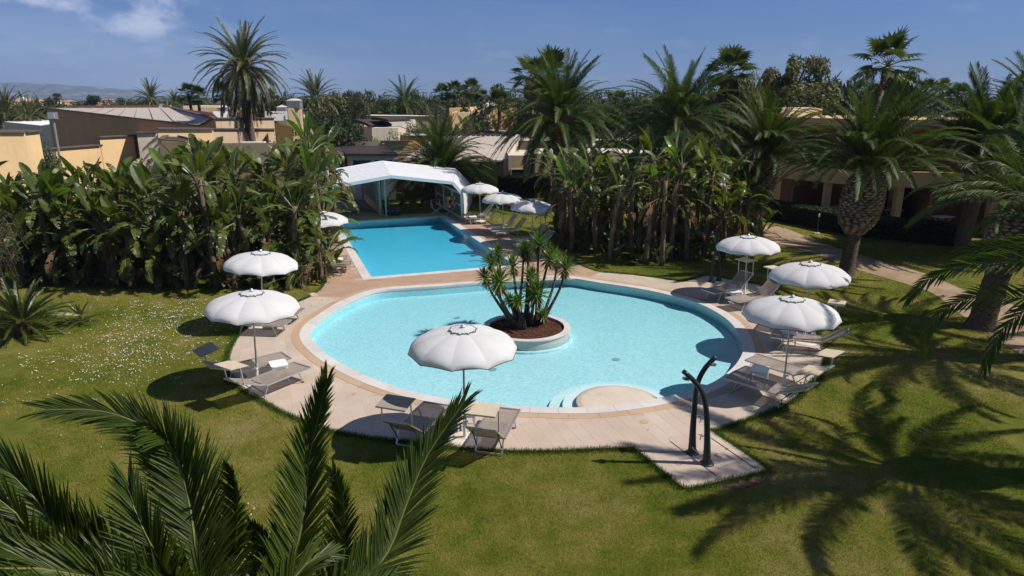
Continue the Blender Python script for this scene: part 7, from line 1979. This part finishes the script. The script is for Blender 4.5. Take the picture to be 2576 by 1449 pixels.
# the column of leaves along the left side of the rectangular pool
for px, Y, py in ((812, 25.6, 560), (800, 25.2, 520), (815, 27.0, 500), (822, 31.0, 345), (838, 33.0, 385), (800, 33.5, 330), (812, 35.5, 345), (790, 31.5, 360), (842, 35.5, 395), (770, 34.5, 350), (828, 30.0, 300), (845, 31.8, 420), (806, 28.4, 420), (785, 26.2, 470)):
    x = P(px, 600, Y).x; banana(x, Y, P(px, py, Y).z, ll_, gl_, int(px + Y * 11), 13, 4, 0.12, 3)
# low fringe at the corner of the terrace
for px, py, z in ((640, 728, 1.5), (690, 735, 1.4), (728, 742, 1.7), (755, 735, 1.9), (775, 722, 2.1), (800, 700, 2.2), (600, 718, 1.6), (560, 724, 1.5)):
    g_ = G(px, py - 12); banana(g_.x, g_.y, z, "low bird-of-paradise shoot at the front fringe of the left grove", "low shoots fringing the left grove", int(px * 3), 6, 1, 0.3, 4, 0.8)
# right grove
TR = [(1390, 380), (1410, 300), (1440, 345), (1480, 320), (1530, 350), (1580, 322), (1640, 290), (1690, 272), (1735, 315), (1790, 340), (1830, 375), (1880, 415), (1935, 440)]
gr2 = "open grove of giant bird-of-paradise plants behind the round pool"; lr_ = "tall giant bird-of-paradise plant with bare stem in the grove right of the pools"
pl = [(1412, 30.8), (1440, 30.0), (1468, 31.2), (1500, 29.6), (1528, 30.8), (1535, 28.2), (1562, 30.2), (1590, 28.8), (1612, 30.5), (1628, 27.8), (1650, 29.0), (1668, 27.4), (1690, 28.4), (1712, 29.8), (1730, 28.2), (1752, 29.6), (1775, 28.8), (1800, 30.0), (1822, 29.2), (1850, 30.8), (1872, 31.8), (1902, 33.2),
      (1430, 33.5), (1482, 33.8), (1540, 33.2), (1600, 33.4), (1660, 32.6), (1725, 32.8), (1785, 33.2), (1838, 34.0), (1400, 34.5)]
for px, Y in pl:
    z = P(px, topline(TR, px), Y).z - rr.uniform(0, 1.0) - (0.8 if Y < 28.5 else 0)
    banana(P(px, 600, Y).x, Y, max(2.4, z), lr_, gr2, int(px * 5 + Y * 3) % 991, rr.choice((9, 10, 11)), rr.choice((4, 5, 6)), 0.30, 3)
for i in range(18):
    px = 1440 + 450 * ((i * 0.618) % 1.0); Y = 28.4 + 3.5 * ((i * 0.37) % 1.0) + (2.0 if px > 1830 or px < 1480 else 0)
    banana(P(px, 600, Y).x, Y, rr.uniform(2.2, 3.9), lr_.replace("tall ", "shorter "), gr2, 700 + i, rr.choice((9, 10, 11)), 4, 0.35, 4)
for px, py, z in ((1424, 612, 1.7), (1398, 600, 2.0), (1445, 630, 1.2), (1480, 640, 1.0), (1800, 640, 1.5), (1835, 628, 2.0), (1868, 612, 2.0), (1610, 665, 1.2), (1550, 650, 1.2), (1720, 655, 1.3), (1770, 650, 1.6), (1915, 605, 1.4)):
    g_ = G(px, py - 8); banana(g_.x, g_.y, z, "low bird-of-paradise clump at the foot of the right grove", "low clumps at the foot of the right grove", int(px * 3), 7, 1, 0.35, 3, 0.85)
for px, py, Y in ((1000, 345, 66), (1050, 340, 66), (1120, 338, 64), (1160, 325, 66), (1180, 312, 68), (1228, 325, 66), (1258, 335, 64), (1090, 345, 66)):
    banana(P(px, 300, Y).x, Y, P(px, py - 20, Y).z, "small bird-of-paradise tuft among the shrubs behind the short palm", "bird-of-paradise tufts behind the short palm", px, 8, 2, 0.1, 0, 1.3)

# ---------------------------------------------------------------- yucca clump on the island
def rosette(seed, R=0.50, n=58, dead=22):
    rr = random.Random(seed); mb = MB()
    for i in range(n + dead):
        dd = i >= n; el = math.radians(rr.uniform(-75, -40) if dd else 88 - 105 * ((i + .5) / n) ** 0.9); a = i * 2.4; d = Vector((math.cos(a) * math.cos(el), math.sin(a) * math.cos(el), math.sin(el)))
        l = R * rr.uniform(0.75, 1.1) * (0.8 if dd else 1); s = Vector((-math.sin(a), math.cos(a), 0)) * 0.027; n_ = s.cross(d).normalized() * 0.006; m_ = d * l * 0.5; tp = d * l + Vector((0, 0, -0.10 * l * math.cos(el)))
        mb.cur = 1 if dd else 0; mb.add([s * -.6, s * .6, m_ + s, m_ - n_ * 1.5, m_ - s, tp], [(0, 3, 4), (0, 1, 3), (1, 2, 3), (4, 3, 5), (3, 2, 5)])
    return mb.mesh("rosette", [M['yucca'], M['palm_dead']])
ROS = [rosette(i) for i in range(4)]
yc = Vector((ic.x, ic.y, 0.13)); yr = empty("yucca_clump", yc, 0, "many stemmed yucca clump with spiky rosettes growing in the round island", "yucca")
heads = [((1254,641),(1301,812),.75,.2,[(1290,770),(1262,720)]),((1234,660),(1296,815),.72,0,[(1268,770),(1243,718)]),((1290,668),(1306,815),.8,.5,[(1300,770),(1296,722)]),((1220,697),(1290,812),.68,-.2,[(1262,775),(1236,735)]),((1255,708),(1304,818),.95,-.5,[(1280,790),(1260,755)]),
 ((1328,636),(1322,801),.78,.6,[(1325,755),(1327,700)]),((1317,628),(1310,810),.7,.8,[(1308,755),(1314,700)]),((1355,612),(1350,806),.85,.3,[(1351,740),(1353,675)]),((1382,648),(1352,804),.85,.2,[(1356,765),(1366,712)]),((1402,655),(1364,803),.75,.6,[(1376,768),(1394,712)]),((1422,674),(1366,806),.85,0,[(1386,770),(1410,722)]),
 ((1336,697),(1330,806),.8,-.1,[(1328,770),(1332,735)]),((1347,738),(1336,812),1.0,-.3,[(1338,790),(1342,765)]),((1283,755),(1302,815),.55,-.4,[(1296,795),(1288,775)]),((1304,758),(1312,815),.6,-.5,[(1308,795),(1306,776)]),((1366,790),(1362,808),.5,-.2,[(1362,803),(1364,797)]),((1266,765),(1290,812),.3,-.3,[(1280,795),(1270,780)])]
for k, (h_, b_, s_, dy, mid) in enumerate(heads):
    gb = G(b_[0], b_[1], 0.13); Yh = gb.y + dy; pts = [gb] + [P(m_[0], m_[1], gb.y + dy * (0.35 + 0.35 * j)) for j, m_ in enumerate(mid)] + [P(h_[0], h_[1], Yh)]
    pts = [p - yc for p in pts]; sp = smooth3(pts, 0.1); mb = MB(); mb.smooth = True; n = len(sp); mb.tube(sp, [0.055 * (1 - 0.5 * i / (n - 1)) + (0.05 * math.exp(-i * 0.6)) for i in range(n)], 8)
    st = mb.build("stem", M['yuccabark'], yr); dr_ = (sp[-1] - sp[-3]).normalized(); q = Vector((0, 0, 1)).rotation_difference((dr_ + Vector((0, 0, 0.6))).normalized())
    ro = obj("rosette", ROS[k % 4], st, None, sp[-1] - dr_ * 0.03, q.to_euler(), s_ * 1.28)
mb = MB(); mb.smooth = True
for a in (G(1300, 816, 0.10), G(1312, 822, 0.10)): 
    a = a - yc; mb.tube([a + Vector((0, 0, -0.05)), a + Vector((0.0, 0, 0.25)), a + Vector((0.02, 0, 0.45))], [0.16, 0.11, 0.04], 10)
mb.build("root_swelling", M['yuccabark'], yr)

# ---------------------------------------------------------------- cycad and bottlebrush at the left edge
cp = G(62, 842); cy_ = empty("cycad", cp, 0, "low spreading cycad with stiff dark fronds at the left edge of the lawn", "cycad")
CS = frond_set("y", 1.25, [M['cycad'], M['rib_yellow']], 40, 0.17, 0.022, [(75, 50, 1), (50, 22, 1), (28, 0, 1), (10, -16, 1), (-8, -30, 1)], droop=0.05, vee=34, r0=0.012)
mb = MB(); mb.smooth = True; mb.tube([(0, 0, 0), (0, 0, 0.28), (0, 0, 0.42)], [0.20, 0.22, 0.1], 12); mb.build("trunk", M['palmbark'], cy_)
rr = random.Random(8)
for i in range(62):
    f = (i + .5) / 62; el = 82 - 96 * f; a = i * 2.4; c = min(CS, key=lambda q: abs(q[0] - el) + rr.uniform(0, 8)); obj("frond", c[1], cy_, None, (0.08 * math.cos(a), 0.08 * math.sin(a), 0.40), (rr.uniform(-.3, .3), 0, a), rr.uniform(0.85, 1.1))
mb = MB(); mb.smooth = True; mb.lathe([(0.09, 0), (0.10, 0.12), (0.05, 0.26), (0, 0.3)], 10, caps=False); mb.build("cone", M['fruit'], cy_, (0, 0, 0.42))
c2 = empty("cycad", G(205, 812), 0, "small young cycad just right of the big one on the lawn", "cycad")
for i in range(20):
    a = i * 2.4; c = CS[(i * 3) % 10]; obj("frond", c[1], c2, None, (0, 0, 0.05), (0, 0, a), 0.55)
bb = G(-6, 765); br = empty("bottlebrush_bush", bb, 0, "feathery olive bush with arching twigs cut by the left edge above the cycad", "shrub")
mb = MB(); rr = random.Random(5)
lv = MB()
for i in range(120):
    a = rr.uniform(0, 6.28); r = rr.uniform(0.35, 1.0); h = rr.uniform(1.6, 3.1); pts = [Vector((0, 0, 0.3)), Vector((r * .5 * math.cos(a), r * .5 * math.sin(a), h * .8)), Vector((r * .95 * math.cos(a), r * .95 * math.sin(a), h)), Vector((r * 1.25 * math.cos(a), r * 1.25 * math.sin(a), h - rr.uniform(0.3, 1.3)))]
    sp = smooth3(pts, 0.12); mb.tube(sp, [0.012 * (1 - 0.7 * j / len(sp)) for j in range(len(sp))], 3, caps=False)
    for j in range(int(len(sp) * 0.3), len(sp)):
        for _ in range(6):
            d = Vector((rr.gauss(0, 1), rr.gauss(0, 1), rr.gauss(0.2, 1))).normalized(); s = d.orthogonal().normalized() * 0.009; l = rr.uniform(0.05, 0.10); lv.add([sp[j] - s, sp[j] + s, sp[j] + d * l], [(0, 1, 2)])
mb.build("branches", M['bark'], br); lo_ = lv.build("foliage", M['tree_mid'], br)
# aloes and spiky plants by the dark hedge
AL = [rosette(i + 10, 0.55, 34, 8) for i in range(2)]
for px, py, s, lab in ((1372, 512, 1.6, "spiky aloe with long pale leaves before the dark hedge"), (1325, 520, 1.0, "small aloe left of the bigger spiky one"), (1350, 498, 1.1, "reddish aloe at the hedge's foot"), (960, 522, 1.2, "spiky plant in the shade left of the black cases"), (1010, 515, 1.2, "spiky plant in the shade behind the black cases")):
    g_ = G(px, py); e = empty("aloe_plant", g_, 0, lab, "plant"); obj("leaf_rosette", AL[px % 2], e, None, (0, 0, 0.12 * s), None, s)
    mb = MB(); mb.tube([(0, 0, 0), (0, 0, 0.15 * s)], 0.07 * s, 8); mb.build("stalk", M['yuccabark'], e)

# ---------------------------------------------------------------- air
hz = bpy.data.materials.new("air_haze"); hz.use_nodes = True; t_ = hz.node_tree; t_.nodes.clear()
o_ = t_.nodes.new("ShaderNodeOutputMaterial"); pv = t_.nodes.new("ShaderNodeVolumePrincipled"); pv.inputs["Color"].default_value = (0.46, 0.64, 1.0, 1); pv.inputs["Density"].default_value = 0.00016; pv.inputs["Anisotropy"].default_value = 0.0
t_.links.new(pv.outputs[0], o_.inputs["Volume"])
mb = MB(); mb.box((0, 2400, 77), (9600, 5200, 160)); ho_ = mb.build("haze", hz); tag(ho_, kind='stuff')
